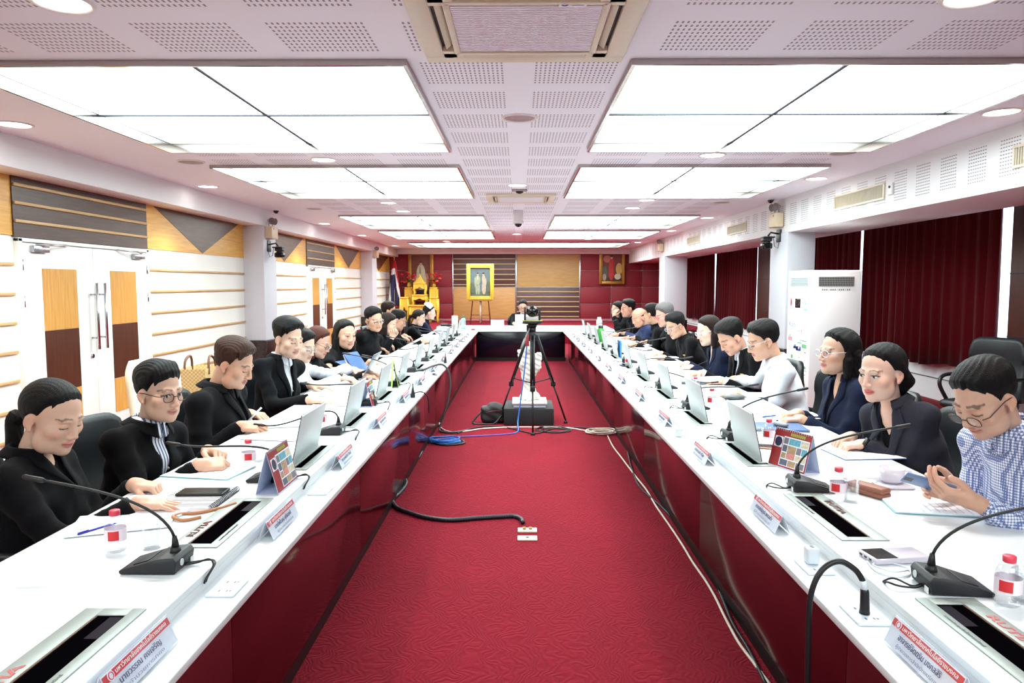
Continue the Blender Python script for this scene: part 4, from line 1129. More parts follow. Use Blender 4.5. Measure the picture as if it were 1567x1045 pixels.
    pts = np.array([hip, neck, shR, shL, arms[0][1], arms[1][1], arms[0][2], arms[1][2]] + knees + feet)
    V, F = surface(core, pts.min(0) - 0.16, pts.max(0) + 0.16, 0.03)
    cols.append(np.tile(tone, (len(V), 1))); chunks.append((V, F, 0))
    if o.get('fem') and vdep:                            # skin of the open neckline
        def chest_skin(P):
            q = (P - neck.astype(f32)) @ tw.astype(f32)
            t_ = smin(torso(P, -0.017 * S), s_cone(P, neck - su * 0.085 * S + sfw * 0.016 * S, neck + su * 0.015 * S, 0.052 * S, 0.043 * S), 0.03)
            return np.maximum(np.maximum(t_, np.abs(q[..., 0]) - 0.085 * S), np.maximum(-q[..., 2] - 0.20 * S, -q[..., 1]))
        V, F = surface(chest_skin, neck - 0.28 * S, neck + 0.14 * S, 0.010 if not far else 0.016); V = relax(V, F, 1, 0.3)
        if len(F): cols.append(np.tile(tone * np.array((1.0, 0.96, 0.94)), (len(V), 1))); chunks.append((V, F, 0))
    body = np_obj('person', chunks, M_skin, None, base, np.concatenate(cols))
    body.location = base.tolist()
    tag(body, name_label, 'person', group)
    # ---- hair
    if o.get('hair') != 'none':
        gl = HI @ np.array((0, 0, -1.0)); gl /= np.linalg.norm(gl)
        ext = 0.26 if o.get('hair') in ('long',) else (0.20 if o.get('hair') in ('bob', 'pony', 'lowpony') else 0.0)
        lo = np.array((-0.125, -0.155, -0.12)); hi = np.array((0.125, 0.13, 0.17))
        lo = np.minimum(lo, np.array((0, -0.1, 0)) + gl * ext - 0.06) if ext else lo; hi = np.maximum(hi, np.array((0, -0.1, 0)) + gl * ext + 0.06) if ext else hi
        V, F = surface(lambda P: hair_sdf(P, o, gl), lo, hi, res * 1.05); V = relax(V, F, 1, 0.25)
        np_obj('hair', [(V @ HM.T + head, F, 0)], HAIR[o.get('hcol', 'black')], body, base)
    if o.get('cap'):
        V, F = surface(lambda P: smax(s_ell(P, (0, -0.040, 0.060), (0.092, 0.095, 0.100)), 0.045 - P[..., 2] - 0.5 * (P[..., 1] - 0.02), 0.01), (-.12, -.16, -.06), (.12, .10, .18), 0.008)
        np_obj('cap', [(V @ HM.T + head, F, 0)], CLOTH['offwhite'], body, base)
    # ---- clothing
    def sleeves(P, off=0.0, stop=None):
        d = None
        for (sh, E, w, hnd, side) in arms:
            fa = 0.7 + 0.3 * fat
            u = s_cone(P, sh, E, 0.048 * S * fa + off, 0.045 * S * fa + off)
            if short:
                ax_ = E - sh; L_ = np.linalg.norm(ax_); t = ((P - sh.astype(f32)) @ (ax_ / L_).astype(f32))
                e = smax(s_cone(P, sh, E, 0.060 * S * fa, 0.058 * S * fa), t - L_ * 0.68, 0.008)
            else:
                fv = w - E; L_ = np.linalg.norm(fv); fd = fv / L_
                t = (P - E.astype(f32)) @ fd.astype(f32)
                lw = s_cone(P, E, w, 0.046 * S * fa + off, 0.036 * S * fa + off)
                wr = 0.0035 * np.sin(t * 95 + seed + 4 * P[..., 2]) * np.exp(-((t) / 0.10) ** 2) + 0.002 * np.sin(t * 150 + seed)
                tt = (P - sh.astype(f32)) @ ((E - sh) / np.linalg.norm(E - sh)).astype(f32)
                wr2 = 0.003 * np.sin(tt * 70 + seed * 2) * np.clip(tt / 0.2, 0, 1)
                e = smin(u + wr2, smax(lw + wr, t - (L_ - o.get('cuff', 0.012)), 0.006), 0.02)
            d = e if d is None else np.minimum(d, e)
        return d
    def garment(P):
        t = torso(P); s_ = sleeves(P)
        q = (P - neck.astype(f32)) @ tw.astype(f32)
        if vdep:
            z = -q[..., 2]; hw = 0.052 * S * np.clip(1 - (z - 0.02 * S) / vdep, 0, 1.1)
            wedge = np.maximum(np.abs(q[..., 0]) - hw, np.maximum(z - vdep, -q[..., 1] + 0.045 * S))
            t = smax(t, -wedge, 0.008)
        d = smin(t, s_, 0.045)
        d = d + 0.0035 * np.sin(q[..., 2] * 26 - np.abs(q[..., 0]) * 40 + seed * 1.7) * np.clip(q[..., 1] * 6, 0, 1) + 0.003 * np.sin(q[..., 2] * 34 + q[..., 0] * 22 + seed) * np.clip(-q[..., 2] * 3, 0, 1) + 0.002 * np.sin(q[..., 0] * 60 - q[..., 2] * 40)
        # neck opening
        d = smax(d, -s_cone(P, neck + su * 0.052 * S, neck + su * 0.2 + sfw * 0.03, 0.052 * S, 0.075 * S), 0.008)
        return np.maximum(d, 0.36 - P[..., 2])
    lo = pts[:8].min(0) - 0.19 * S; hi = pts[:8].max(0) + 0.16 * S; lo[2] = max(lo[2], 0.34)
    # keep the box tight round the garment
    V, F = surface(garment, lo, hi, 0.0125 if not mid else (0.016 if not far else 0.022)); V = relax(V, F, 1, 0.4)
    gname = o.get('garment', 'jacket')
    gar = np_obj(gname, [(V, F, 0)], cm, body, base)
    # shirt showing in the opening
    if vdep:
        def shirt(P):
            d = torso(P, (-0.009 if o.get('fem') else -0.012) * S)
            q = (P - neck.astype(f32)) @ tw.astype(f32)
            d = smax(d, -s_cone(P, neck + su * 0.055 * S, neck + su * 0.2 + sfw * 0.03, 0.050 * S, 0.07 * S), 0.006)
            if o.get('fem'):
                z = -q[..., 2]; sv = o.get('scoop', 0.13) * S; hw = 0.050 * S * np.clip(1 - (z - 0.01 * S) / sv, 0, 1.2)
                d = smax(d, -np.maximum(np.abs(q[..., 0]) - hw, np.maximum(z - sv, -q[..., 1] + 0.02 * S)), 0.006)
            return np.maximum(np.maximum(d, np.abs(q[..., 0]) - 0.11 * S), np.maximum(-q[..., 2] - vdep * 1.15, 0.02 - q[..., 1] - 0.06))
        l4 = neck - 0.36 * S; h4 = neck + 0.20 * S
        V, F = surface(shirt, l4, h4, 0.009 if not far else 0.014); V = relax(V, F, 1, 0.3)
        if len(F): np_obj('shirt', [(V, F, 0)], CLOTH[o.get('shirt', 'jet')], body, base)
    # collar flaps: a folded band round the neck
    def trace(p, dr, fn, n=24):
        p = np.array(p, float); p_in = p.copy()
        for _ in range(n):
            dd = float(fn(p[None, :].astype(f32))[0]); 
            if abs(dd) < 5e-4: break
            p = p + dr * dd * 0.8
        if np.linalg.norm(p - p_in) > 0.30: p = p_in + dr * 0.22
        return p
    def collar(name, m, r0, r1, hgt, gap, drop, lift=0.0):
        mb = MB(); n = 28
        ndir = (su * 0.75 + fz * 0.25); ndir /= np.linalg.norm(ndir)
        cfw = sfw - ndir * (sfw @ ndir); cfw /= np.linalg.norm(cfw); cls = np.cross(ndir, cfw)
        c0 = neck - su * 0.004 + su * lift
        def P_(u, v):
            th = gap + (2 * PI - 2 * gap) * u; c, s_ = math.cos(th), math.sin(th)      # th = 0 is the front
            front = max(0.0, c) ** 2
            rad = np.array(cfw) * c * 1.05 + np.array(cls) * s_
            if v < 0.5:
                t = v / 0.5; r = r0 * (1.04 - 0.04 * t); z = hgt * t * (1 - 0.35 * front)
            else:
                t = (v - 0.5) / 0.5; r = r0 + (r1 - r0) * t; z = hgt * (1 - 0.35 * front) * (1 - t) + (-drop * front - 0.004 - 0.006) * t
            return Vector(c0 + rad * r + ndir * z)
        mb.sheet(P_, n, 8, 0.003)
        o_ = mb.obj(name, m, body); o_.data.transform(Matrix.Translation(Vector((-base).tolist())))
        return o_
    ck = o.get('collar', None)
    if ck: collar('collar', CLOTH[ck], 0.056 * S * (0.9 if o.get('fem') else 1) * (0.5 + 0.5 * build), 0.079 * S * (0.5 + 0.5 * build), 0.026 * S, 0.10 if o.get('garment') == 'shirt_body' or vdep else 0.2, 0.040 * S)
    if o.get('jcollar'): collar('jacket_collar', cm, 0.066 * S, 0.100 * S, 0.022 * S, 0.42, 0.035 * S, -0.008)
    if o.get('lapel'):
        collar('jacket_collar', cm, 0.062 * S * (0.5 + 0.5 * build), 0.088 * S * (0.5 + 0.5 * build), 0.024 * S, 0.75, 0.01 * S)
        for s_ in (-1, 1):
            mb = MB()
            def L_(u, v, s_=s_):
                z = 0.015 * S - u * (vdep + 0.01 * S)
                xin = 0.050 * S * max(0.0, 1 - u) + 0.004
                wdt = 0.050 * S * (math.sin(min(1, u / 0.35) * PI / 2) * (1 - max(0, (u - 0.35) / 0.65)) + 0.12)
                x = xin + wdt * v
                p = neck + sl * s_ * x + su * z + sfw * 0.25
                p = trace(p, -sfw, lambda q: smin(torso(q), sleeves(q), 0.03))
                return Vector(p + sfw * (0.008 + 0.004 * math.sin(v * PI)))
            mb.sheet(L_, 12, 4, 0.003)
            o_ = mb.obj('lapel', cm, body); o_.data.transform(Matrix.Translation(Vector((-base).tolist())))
    if o.get('buttons'):
        for i in range(3):
            p = trace(neck - su * (vdep * 0.5 + 0.06 * S * (i + 1)) + sfw * 0.25, -sfw, torso)
            mb = MB().ell(Vector(p + sfw * 0.004), (0.007, 0.007, 0.007), 8, 5)
            o_ = mb.obj('button', MATS['dull_reflector'], body); o_.data.transform(Matrix.Translation(Vector((-base).tolist())))
    if o.get('badge'):
        p = trace(neck - su * 0.16 * S + sl * 0.085 * S * o.get('badge_side', 1) + sfw * 0.25, -sfw, torso)
        Mx = Matrix((Vector(sl), Vector(sfw), Vector(su))).transposed()
        o_ = MB().box(Vector(p + sfw * 0.004), (0.075, 0.008, 0.022), 0.003, M=Mx).obj('name_badge', mat('brass_badge', (190, 160, 60), 0.35, 0.6), body)
        o_.data.transform(Matrix.Translation(Vector((-base).tolist())))
    # cuffs of a shirt under the sleeve
    if o.get('shirt_cuff'):
        for (sh, E, w, hnd, side) in arms:
            dv = (w - E) / np.linalg.norm(w - E)
            o_ = MB().cyl(Vector(w - dv * 0.03), Vector(w + dv * 0.006), 0.0375 * S, 0.0355 * S, 18).obj('shirt_cuff', CLOTH[o['shirt_cuff']], body)
            o_.data.transform(Matrix.Translation(Vector((-base).tolist())))
    if o.get('watch') is not None:
        sh, E, w, hnd, side = arms[o['watch']]; dv = (w - E) / np.linalg.norm(w - E)
        o_ = MB().cyl(Vector(w - dv * 0.012), Vector(w + dv * 0.012), 0.0335 * S, n=20).obj('wristwatch' if not o.get('fem') else 'wristband', M_black, body)
        o_.data.transform(Matrix.Translation(Vector((-base).tolist())))
    # trousers and shoes (mostly under the table)
    def trou(P):
        d = None
        for s_ in (0, 1):
            h_ = hip + sl * (2 * s_ - 1) * 0.085 * S - up * 0.02
            e = smin(s_cone(P, h_, knees[s_], 0.098 * S, 0.072 * S), s_cone(P, knees[s_], feet[s_], 0.070 * S, 0.052 * S), 0.03)
            d = e if d is None else smin(d, e, 0.02)
        d = smin(d, s_ell(P, hip - up * 0.01, (0.17 * S, 0.17 * S, 0.11 * S)), 0.04)
        return d
    pl = np.array([hip] + knees + feet)
    V, F = surface(trou, pl.min(0) - 0.24, pl.max(0) + 0.24, 0.026); V = relax(V, F, 1, 0.4)
    np_obj('trousers', [(V, F, 0)], CLOTH['trouser'], body, base)
    for k_ in feet:
        V, F = surface(lambda P: np.maximum(smin(s_ell(P, k_ + cf * 0.09 - up * 0.04, (0.075, 0.075, 0.05)), s_ell(P, k_ + cf * 0.0 - up * 0.035, (0.06, 0.06, 0.065)), 0.03), 0.004 - P[..., 2]), k_ - (0.2, 0.2, 0.1), k_ + (0.2, 0.2, 0.08), 0.016)
        np_obj('shoe', [(V, F, 0)], M_black, body, base)
    # spectacles
    if o.get('glasses'):
        gm = M_gframe[o['glasses']]; mb = MB(); ln = MB(); r = 0.0017 if not far else 0.0026
        yo = 0.101; zo = o.get('gz', -0.001)
        if o.get('gslip'): zo -= 0.014; yo += 0.006
        for s_ in (-1, 1):
            pts_ = []
            for i in range(20):
                a = 2 * PI * i / 20; ca, sa = math.cos(a), math.sin(a)
                ex = 0.0235 * np.sign(ca) * abs(ca) ** 0.75; ez = 0.0175 * np.sign(sa) * abs(sa) ** 0.8
                pts_.append((s_ * 0.034 + ex, yo - 0.10 * (0.034 + s_ * ex) ** 2 * 6 - 0.05 * max(0, -ez), zo + ez))
            mb.tube(pts_, r, 6, closed=True); ln.add(pts_, [tuple(range(20))])
            mb.tube([(s_ * 0.0575, yo - 0.012, zo + 0.006), (s_ * 0.070, yo - 0.03, zo + 0.006), (s_ * 0.079 * o.get('wide', 1), 0.012, 0.006), (s_ * 0.082 * o.get('wide', 1), -0.016, 0.004), (s_ * 0.080, -0.03, -0.012)], r, 6)
        mb.tube([(-0.0105, yo, zo + 0.004), (0, yo + 0.004, zo + 0.006), (0.0105, yo, zo + 0.004)], r, 6)
        MT = Matrix([list(HM[i]) + [float(head[i] - base[i])] for i in range(3)] + [[0, 0, 0, 1]])
        g_ = mb.obj('spectacles', gm, body); g_.data.transform(MT)
        l_ = ln.obj('lens', M_lens, g_); l_.data.transform(MT)
    return body
# ------------------------------------------------------------------ who sits where
def hw(px, py, d, pose='relaxed', dz=0.034, n=(0, 0, 1), **k):
    p = on_z(px, py, TZ + dz); return dict(p=tuple(p), d=d, n=n, pose=pose, **k)
def at3(px, py, y): return tuple(on_y(px, py, y))
def seat_hip(h, side, out=0.30, dy=0.0, z=0.44):
    xo = L_OUT if side < 0 else R_OUT
    x = min(xo - out, h[0] - 0.10) if side < 0 else max(xo + out, h[0] + 0.10)
    return (x, h[1] + dy, z)
def rest(h, side, reach=0.22, dy=(0.12, -0.10), pose='relaxed'):
    """both hands resting on the table in front of the chest; [right, left]"""
    xo = L_OUT if side < 0 else R_OUT; s = -side
    out = []
    for k in (0, 1):
        yy = h[1] + ((-1 if k == 0 else 1) if side < 0 else (1 if k == 0 else -1)) * abs(dy[k])
        out.append(dict(p=(xo + s * reach, yy, TZ + 0.034), d=(s, 0.25 * (1 if yy < h[1] else -1), -0.08), n=(0, 0, 1), pose=pose))
    return out
GL, GR = 'people seated along the door-side table', 'people seated along the curtain-side table'
CHAIR_AT = []
def sit(label, px, py, Y, side, face, chest, hands, o, cl='black', S=1.22, out=0.30, dy=0.0, hipx=None):
    h = at3(px, py, Y); hip = seat_hip(h, side, out, dy)
    if hipx is not None: hip = (hipx, hip[1], hip[2])
    CHAIR_AT.append((hip[0], hip[1], chest, side))
    return person(label, h, hip, face, chest, hands if hands else rest(h, side), o, cl, S, GL if side < 0 else GR)
SK = (232, 188, 164); SKD = (206, 158, 132); SKL = (240, 204, 184)
# door side, near to far
sit('woman in black jacket with low ponytail, both palms on her papers, nearest by the doors', 80, 637, 2.95, -1, (-12, 21, 0), 8,
    [hw(212, 770, (1, 0.10, -0.07), 'flat'), hw(206, 741, (1, -0.02, -0.10), 'curl')],
    dict(fem=True, hair='lowpony', skin=SK, vdepth=0.14, shirt='jet', lapel=True, cuff=0.02, build=1.15, wide=1.06, jowl=0.5, lip=(196, 108, 110), scoop=0.05), 'jet')
sit('man in black zip jacket and striped shirt with glasses, hands clasped', 243, 600, 3.62, -1, (-24, 8, 0), -12,
    [hw(305, 712, (0.9, 0.42, -0.02), 'curl', n=(-0.15, -0.5, 0.8)), hw(318, 690, (0.85, -0.50, 0.02), 'curl', n=(-0.1, 0.55, 0.8))],
    dict(hair='short', part=-0.03, skin=SK, glasses='black', vdepth=0.22, shirt='stripe', collar='stripe', jcollar=True, eyes='open', gaze=0.003, wide=0.97, buttons=True), 'jet')
sit('heavyset man in black blazer with brown hair, writing with a pen', 358, 557, 4.6, -1, (-6, 24, 0), -2,
    [hw(368, 652, (1, 0.05, -0.04), 'grip', dz=0.045, n=(0, -0.4, 0.9)), hw(380, 633, (1, -0.35, -0.05), 'relaxed')],
    dict(hair='tall', hcol='brown', skin=(226, 178, 152), build=1.5, wide=1.12, jowl=1.0, vdepth=0.24, shirt='jet', lapel=True, shirt_collar=1, collar='jet', cuff=0.0), 'black')
sit('man in black suit and open white shirt, black swept hair, hands flat on notes', 441, 518, 5.75, -1, (-30, 16, 0), -24,
    [hw(474, 612, (1, 0.05, -0.06), 'flat'), hw(474, 590, (1, 0.1, -0.06), 'flat', dz=0.05)],
    dict(hair='tall', skin=(236, 194, 170), vdepth=0.30, shirt='white', lapel=True, collar='white', hsize=1.02, buttons=True), 'jet')
sit('person in white long-sleeved shirt with glasses, typing on a laptop', 463, 529, 6.3, -1, (-22, 20, 0), -8,
    [hw(522, 577, (1, 0.02, -0.15), 'type', dz=0.06), hw(540, 566, (1, -0.1, -0.15), 'type', dz=0.06)],
    dict(hair='short', part=0.03, skin=(236, 198, 178), glasses='silver', collar='white', garment='shirt_body', watch=0, cuff=0.03, hsize=0.95), 'white')
sit('woman in black with auburn bobbed hair and glasses, head bowed, beside the white-shirted typist', 487, 524, 6.95, -1, (-8, 24, 0), 0,
    None, dict(fem=True, hair='bob', hcol='red', skin=(226, 180, 158), glasses='black', collar='jet', garment='blouse', hsize=0.97), 'jet')
sit('woman in black short sleeves with long black hair, reading an open blue folder', 528, 512, 7.75, -1, (-42, 10, 0), -20,
    [hw(516, 566, (0.8, 0.3, 0.3), 'grip', dz=0.07, n=(-0.3, -0.6, 0.5)), hw(566, 553, (1, -0.2, -0.05), 'relaxed')],
    dict(fem=True, hair='long', skin=(232, 184, 158), short_sleeve=True, garment='blouse', collar='jet', eyes='open', hsize=1.04), 'jet')
sit('man in black shirt with silver glasses turned to the camera, hand over his papers', 572, 489, 9.2, -1, (-46, 12, 6), -18,
    [hw(577, 533, (1, 0.0, -0.10), 'relaxed', dz=0.05), hw(588, 526, (1, -0.2, -0.1), 'relaxed')],
    dict(hair='short', skin=(228, 178, 150), glasses='silver', collar='jet', garment='shirt_body', wide=1.06, hsize=1.02, build=1.1), 'jet')
h9 = at3(594, 496, 10.1)
sit('woman in black with dark brown hair, one hand raised beside her cheek', 594, 496, 10.1, -1, (0, 22, 0), -4,
    [dict(p=at3(600, 517, 9.75), d=(0.15, 0.0, 1), n=(-0.4, 0.8, 0), pose='curl'), None], dict(fem=True, hair='bob', hcol='dark', skin=SK, garment='blouse', collar='jet'), 'jet')
sit('man in black suit over white shirt collar, head bowed, past the raised hand', 609, 490, 11.1, -1, (4, 24, 0), -6,
    None, dict(hair='short', skin=SKD, vdepth=0.28, shirt='white', lapel=True, collar='white', hsize=1.02), 'jet')
sit('person with brown hair seated back from the table behind the suited man', 595, 476, 12.0, -1, (6, 10, 0), 0,
    [dict(p=(-1.95, 11.85, 0.74), d=(1, 0, -0.3), n=(0, 0, 1), pose='relaxed'), dict(p=(-1.95, 12.2, 0.74), d=(1, 0, -0.3), n=(0, 0, 1), pose='relaxed')], dict(hair='short', hcol='dark', skin=SKD, garment='shirt_body', collar='jet'), 'jet', hipx=-2.3)
sit('woman in black with ponytail, looking at a phone in her hands', 641, 486, 13.1, -1, (2, 20, 0), 0,
    None, dict(fem=True, hair='pony', hcol='dark', skin=SKL, garment='blouse', collar='jet', hsize=0.97), 'jet')
sit('woman in black with a white cap over dark hair, farthest along the door-side table', 657, 478, 14.2, -1, (8, 12, 0), 0,
    None, dict(fem=True, hair='bun', skin=(240, 196, 180), garment='blouse', collar='jet', short_sleeve=True, cap=True), 'navy')
# curtain side, near to far
sit('man in blue check shirt with glasses, looking down at a phone in both hands', 1508, 608, 2.82, 1, (196, 34, 0), 186,
    [dict(p=at3(1462, 752, 2.92), d=(-1, 0.02, 0.25), n=(-0.3, 0.9, 0.1), pose='relaxed'), dict(p=at3(1492, 768, 2.70), d=(-0.95, 0.28, 0.22), n=(0.1, -0.55, -0.8), pose='relaxed')],
    dict(hair='crew', skin=(226, 178, 154), glasses='brown', gslip=True, collar='check', garment='shirt_body', hsize=1.0, build=1.08, cuff=0.03), 'check')
sit('woman in charcoal suit with tied black hair and red lips, hands clasped', 1350, 570, 3.85, 1, (204, 10, 0), 196,
    [hw(1303, 668, (-0.9, -0.35, -0.1), 'curl', dz=0.05), hw(1322, 680, (-1, 0.15, -0.1), 'curl', dz=0.04)],
    dict(fem=True, hair='bun', skin=(238, 196, 176), vdepth=0.30, shirt='jet', lapel=True, lip=(200, 50, 60), eyes='open', hsize=1.02, watch=1), 'charcoal')
sit('woman in navy jacket with shoulder-length black hair and pale glasses', 1283, 539, 4.75, 1, (190, 2, 0), 184,
    [hw(1222, 632, (-1, -0.1, -0.08), 'curl', dz=0.045), hw(1226, 641, (-1, 0.1, -0.08), 'relaxed')],
    dict(fem=True, hair='bob', skin=(226, 182, 158), glasses='white', vdepth=0.26, shirt='jet', lapel=True, eyes='open', cuff=0.03), 'navy')
sit('man in white long-sleeved shirt with glasses, leaning over his papers', 1168, 521, 5.8, 1, (180, 22, 0), 176,
    [hw(1126, 580, (-1, -0.1, -0.05), 'grip', dz=0.04), hw(1128, 602, (-1, 0.05, -0.08), 'curl')],
    dict(hair='short', skin=(224, 174, 148), glasses='silver', collar='white', garment='shirt_body', hsize=1.03, cuff=0.03, build=1.1), 'white')
sit('man in black suit with a brass name badge, head bowed low over the table', 1119, 516, 6.65, 1, (192, 38, 0), 188,
    [hw(1074, 571, (-1, -0.1, -0.1), 'curl'), hw(1108, 583, (-1, 0.1, -0.1), 'flat')],
    dict(hair='tall', skin=(222, 170, 146), vdepth=0.24, shirt='white', lapel=True, collar='white', badge=True, shirt_cuff='white', hsize=1.02), 'jet')
sit('woman in navy jacket with brown hair and white glasses, hands together', 1084, 506, 7.55, 1, (188, 18, 0), 184,
    [hw(1052, 556, (-1, -0.2, -0.05), 'curl'), hw(1058, 562, (-1, 0.2, -0.05), 'curl')],
    dict(fem=True, hair='bob', hcol='dark', skin=SKL, glasses='white', vdepth=0.22, shirt='white', lapel=True), 'navy')
sit('man in black jacket with glasses and chest badge, looking down at his hands', 1034, 498, 8.7, 1, (198, 28, 0), 186,
    [hw(1012, 541, (-1, -0.2, -0.05), 'curl'), hw(1016, 547, (-1, 0.2, -0.05), 'curl')],
    dict(hair='short', skin=(230, 182, 156), glasses='silver', collar='jet', vdepth=0.12, shirt='jet', badge=True, hsize=1.0), 'black')
sit('grey-haired man in black with pink glasses and a wristwatch, arm stretched over the table', 1017, 482, 9.7, 1, (190, 20, 0), 184,
    [hw(975, 516, (-1, 0, -0.05), 'flat', dz=0.05), hw(992, 523, (-1, 0.1, -0.05), 'relaxed')],
    dict(hair='short', hcol='grey', skin=(226, 178, 158), glasses='pink', collar='jet', garment='shirt_body', watch=0, hsize=1.02), 'black')
sit('man in black with black hair turned away from the camera', 997, 481, 10.6, 1, (142, 8, 0), 170,
    None, dict(hair='short', skin=SKD, collar='jet', garment='shirt_body'), 'black')
sit('bald man in blue shirt holding a pen upright', 978, 486, 11.4, 1, (204, 22, 0), 190,
    [hw(958, 511, (-1, -0.1, 0.3), 'grip', dz=0.05), hw(964, 516, (-1, 0.1, -0.05), 'relaxed')],
    dict(hair='receding', skin=(226, 172, 146), collar='blue', garment='shirt_body', wide=1.06), 'blue')
sit('man in black with black hair in profile, arms on the table, past the bald man', 961, 472, 12.6, 1, (192, 8, 0), 186,
    None, dict(hair='short', skin=(214, 162, 140), collar='jet', garment='shirt_body', hsize=1.02, build=1.1), 'jet')
sit('person in black resting a cheek on one hand, farthest along the curtain-side table', 945, 474, 13.6, 1, (205, 12, -6), 190,
    [None, dict(p=at3(939.5, 484, 13.4), d=(0.3, 0.1, 1), n=(-0.6, -0.7, 0.1), pose='relaxed')], dict(fem=True, hair='bob', skin=SK, collar='jet', garment='blouse'), 'jet')
# head of the table
hF = at3(800, 469, 16.55)
person('man in dark suit and white shirt at the head table behind a laptop', hF, (hF[0], 16.78, 0.44), (-90, 18, 0), -90,
       [dict(p=(hF[0] - 0.20, 16.05, TZ + 0.05), d=(0.3, -1, -0.1), n=(0, 0, 1), pose='type'), dict(p=(hF[0] + 0.20, 16.05, TZ + 0.05), d=(-0.3, -1, -0.1), n=(0, 0, 1), pose='type')],
       dict(hair='crew', skin=(226, 178, 154), glasses='black', vdepth=0.26, shirt='white', lapel=True, collar='white'), 'jet', 1.22)
# ================================================================== THINGS ON THE TABLES
SIDE = {-1: 'door-side table', 1: 'curtain-side table'}
NTH = ['first', 'second', 'third', 'fourth', 'fifth', 'sixth', 'seventh', 'eighth', 'ninth', 'tenth', 'eleventh', 'twelfth', 'thirteenth']
P0 = {-1: 2.405, 1: 2.495}; PITCH_Y = 1.045
PL_C = {-1: -1.125, 1: 1.230}                       # centre line of the cover plates
def plate_y(side, i): return P0[side] + PITCH_Y * (i - 1)      # near end of the i-th plate (i = 0 is nearest the camera)
M_plate = mat('brushed_silver_plate', (156, 164, 160), 0.42, 0.2, scale=90, var=0.05)
M_silver = mat('silver_lid', (206, 214, 214), 0.42, 0.12, scale=60, var=0.04)
M_hole = mat('slot_black', (5, 4, 6), 0.9, spec=0.0)
M_screen = mat('black_screen', (10, 10, 16), 0.08)
M_edge = mat('dark_edge', (62, 50, 66), 0.4)
M_redprint = mat('red_outline_print', (214, 92, 98), 0.5)
M_ink = mat('grey_print', (120, 124, 128), 0.6)
M_vent = mat('ivory_button', (230, 230, 228), 0.5)

# --- pop-up monitors: local +x points to the person, +y away from the camera
def pop_up(raised):
    r = empty('pop_up_monitor', (0, 0, TZ)); hw_, L = 0.085, 0.575
    sx0, sx1 = -0.050, 0.032; sl = 0.50                # slot
    y0 = (L - sl) / 2 - 0.005
    p = MB(); h = 0.004
    p.box(((-hw_ + sx0) / 2, L / 2, h / 2 + 0.0006), (sx0 + hw_, L, h), 0.001).box(((hw_ + sx1) / 2, L / 2, h / 2 + 0.0006), (hw_ - sx1, L, h), 0.001)
    p.box(((sx0 + sx1) / 2, y0 / 2, h / 2 + 0.0006), (sx1 - sx0, y0, h), 0.001).box(((sx0 + sx1) / 2, (y0 + sl + L) / 2, h / 2 + 0.0006), (sx1 - sx0, L - y0 - sl, h), 0.001)
    p.obj('cover_plate', M_plate, r)
    MB().box(((sx0 + sx1) / 2, y0 + sl / 2, 0.0014), (sx1 - sx0, sl, 0.0016)).obj('slot', M_hole, r)
    if raised:
        w, hh, t = 0.445, 0.262, 0.010; a = math.atan(0.055 / 0.256)
        Mx = Matrix.Rotation(-a, 3, 'Y')               # top leans to the aisle (-x)
        m = MB(); c = Mx @ Vector((0, 0, hh / 2)); c = Vector((0.004 + c.x, y0 + sl / 2, c.z + 0.002))
        m.box(c, (t, w, hh), 0.004, M=Mx); h_ = m.obj('lid', M_silver, r)
        MB().box(c + Mx @ Vector((t / 2 + 0.0008, 0, 0.002)), (0.002, w - 0.02, hh - 0.024), 0.0, M=Mx).obj('screen', M_screen, h_)
        MB().box(c + Mx @ Vector((t / 2 - 0.003, 0, 0)), (0.004, w + 0.003, hh + 0.003), 0.001, M=Mx).obj('bezel', M_edge, h_)
        MB().box((0.004, y0 + sl / 2, 0.006), (0.04, w + 0.02, 0.010), 0.003).obj('hinge_bar', M_plate, r)
    else:
        MB().box((sx1 - 0.004, y0 + sl / 2, 0.0032), (0.006, sl - 0.01, 0.003)).obj('lowered_edge', mat('bronze_lid_edge', (92, 64, 44), 0.3), r)
        MB().box((sx0 + 0.02, y0 + sl * 0.86, 0.0026), (0.036, sl * 0.24, 0.001)).obj('lowered_screen', mat('violet_glass', (22, 10, 26), 0.5, spec=0.04), r)
    return r
up_, flat_ = {}, {}
for side in (-1, 1):
    for kind in (0, 1):
        r = pop_up(bool(kind))
        if side < 0:
            for ch in [c for c in r.children] + [g for c in r.children for g in c.children]: ch.data.transform(Matrix.Scale(-1, 4, (1, 0, 0))); ch.data.flip_normals()
        r['_side'] = side
        (up_ if kind else flat_)[side] = r
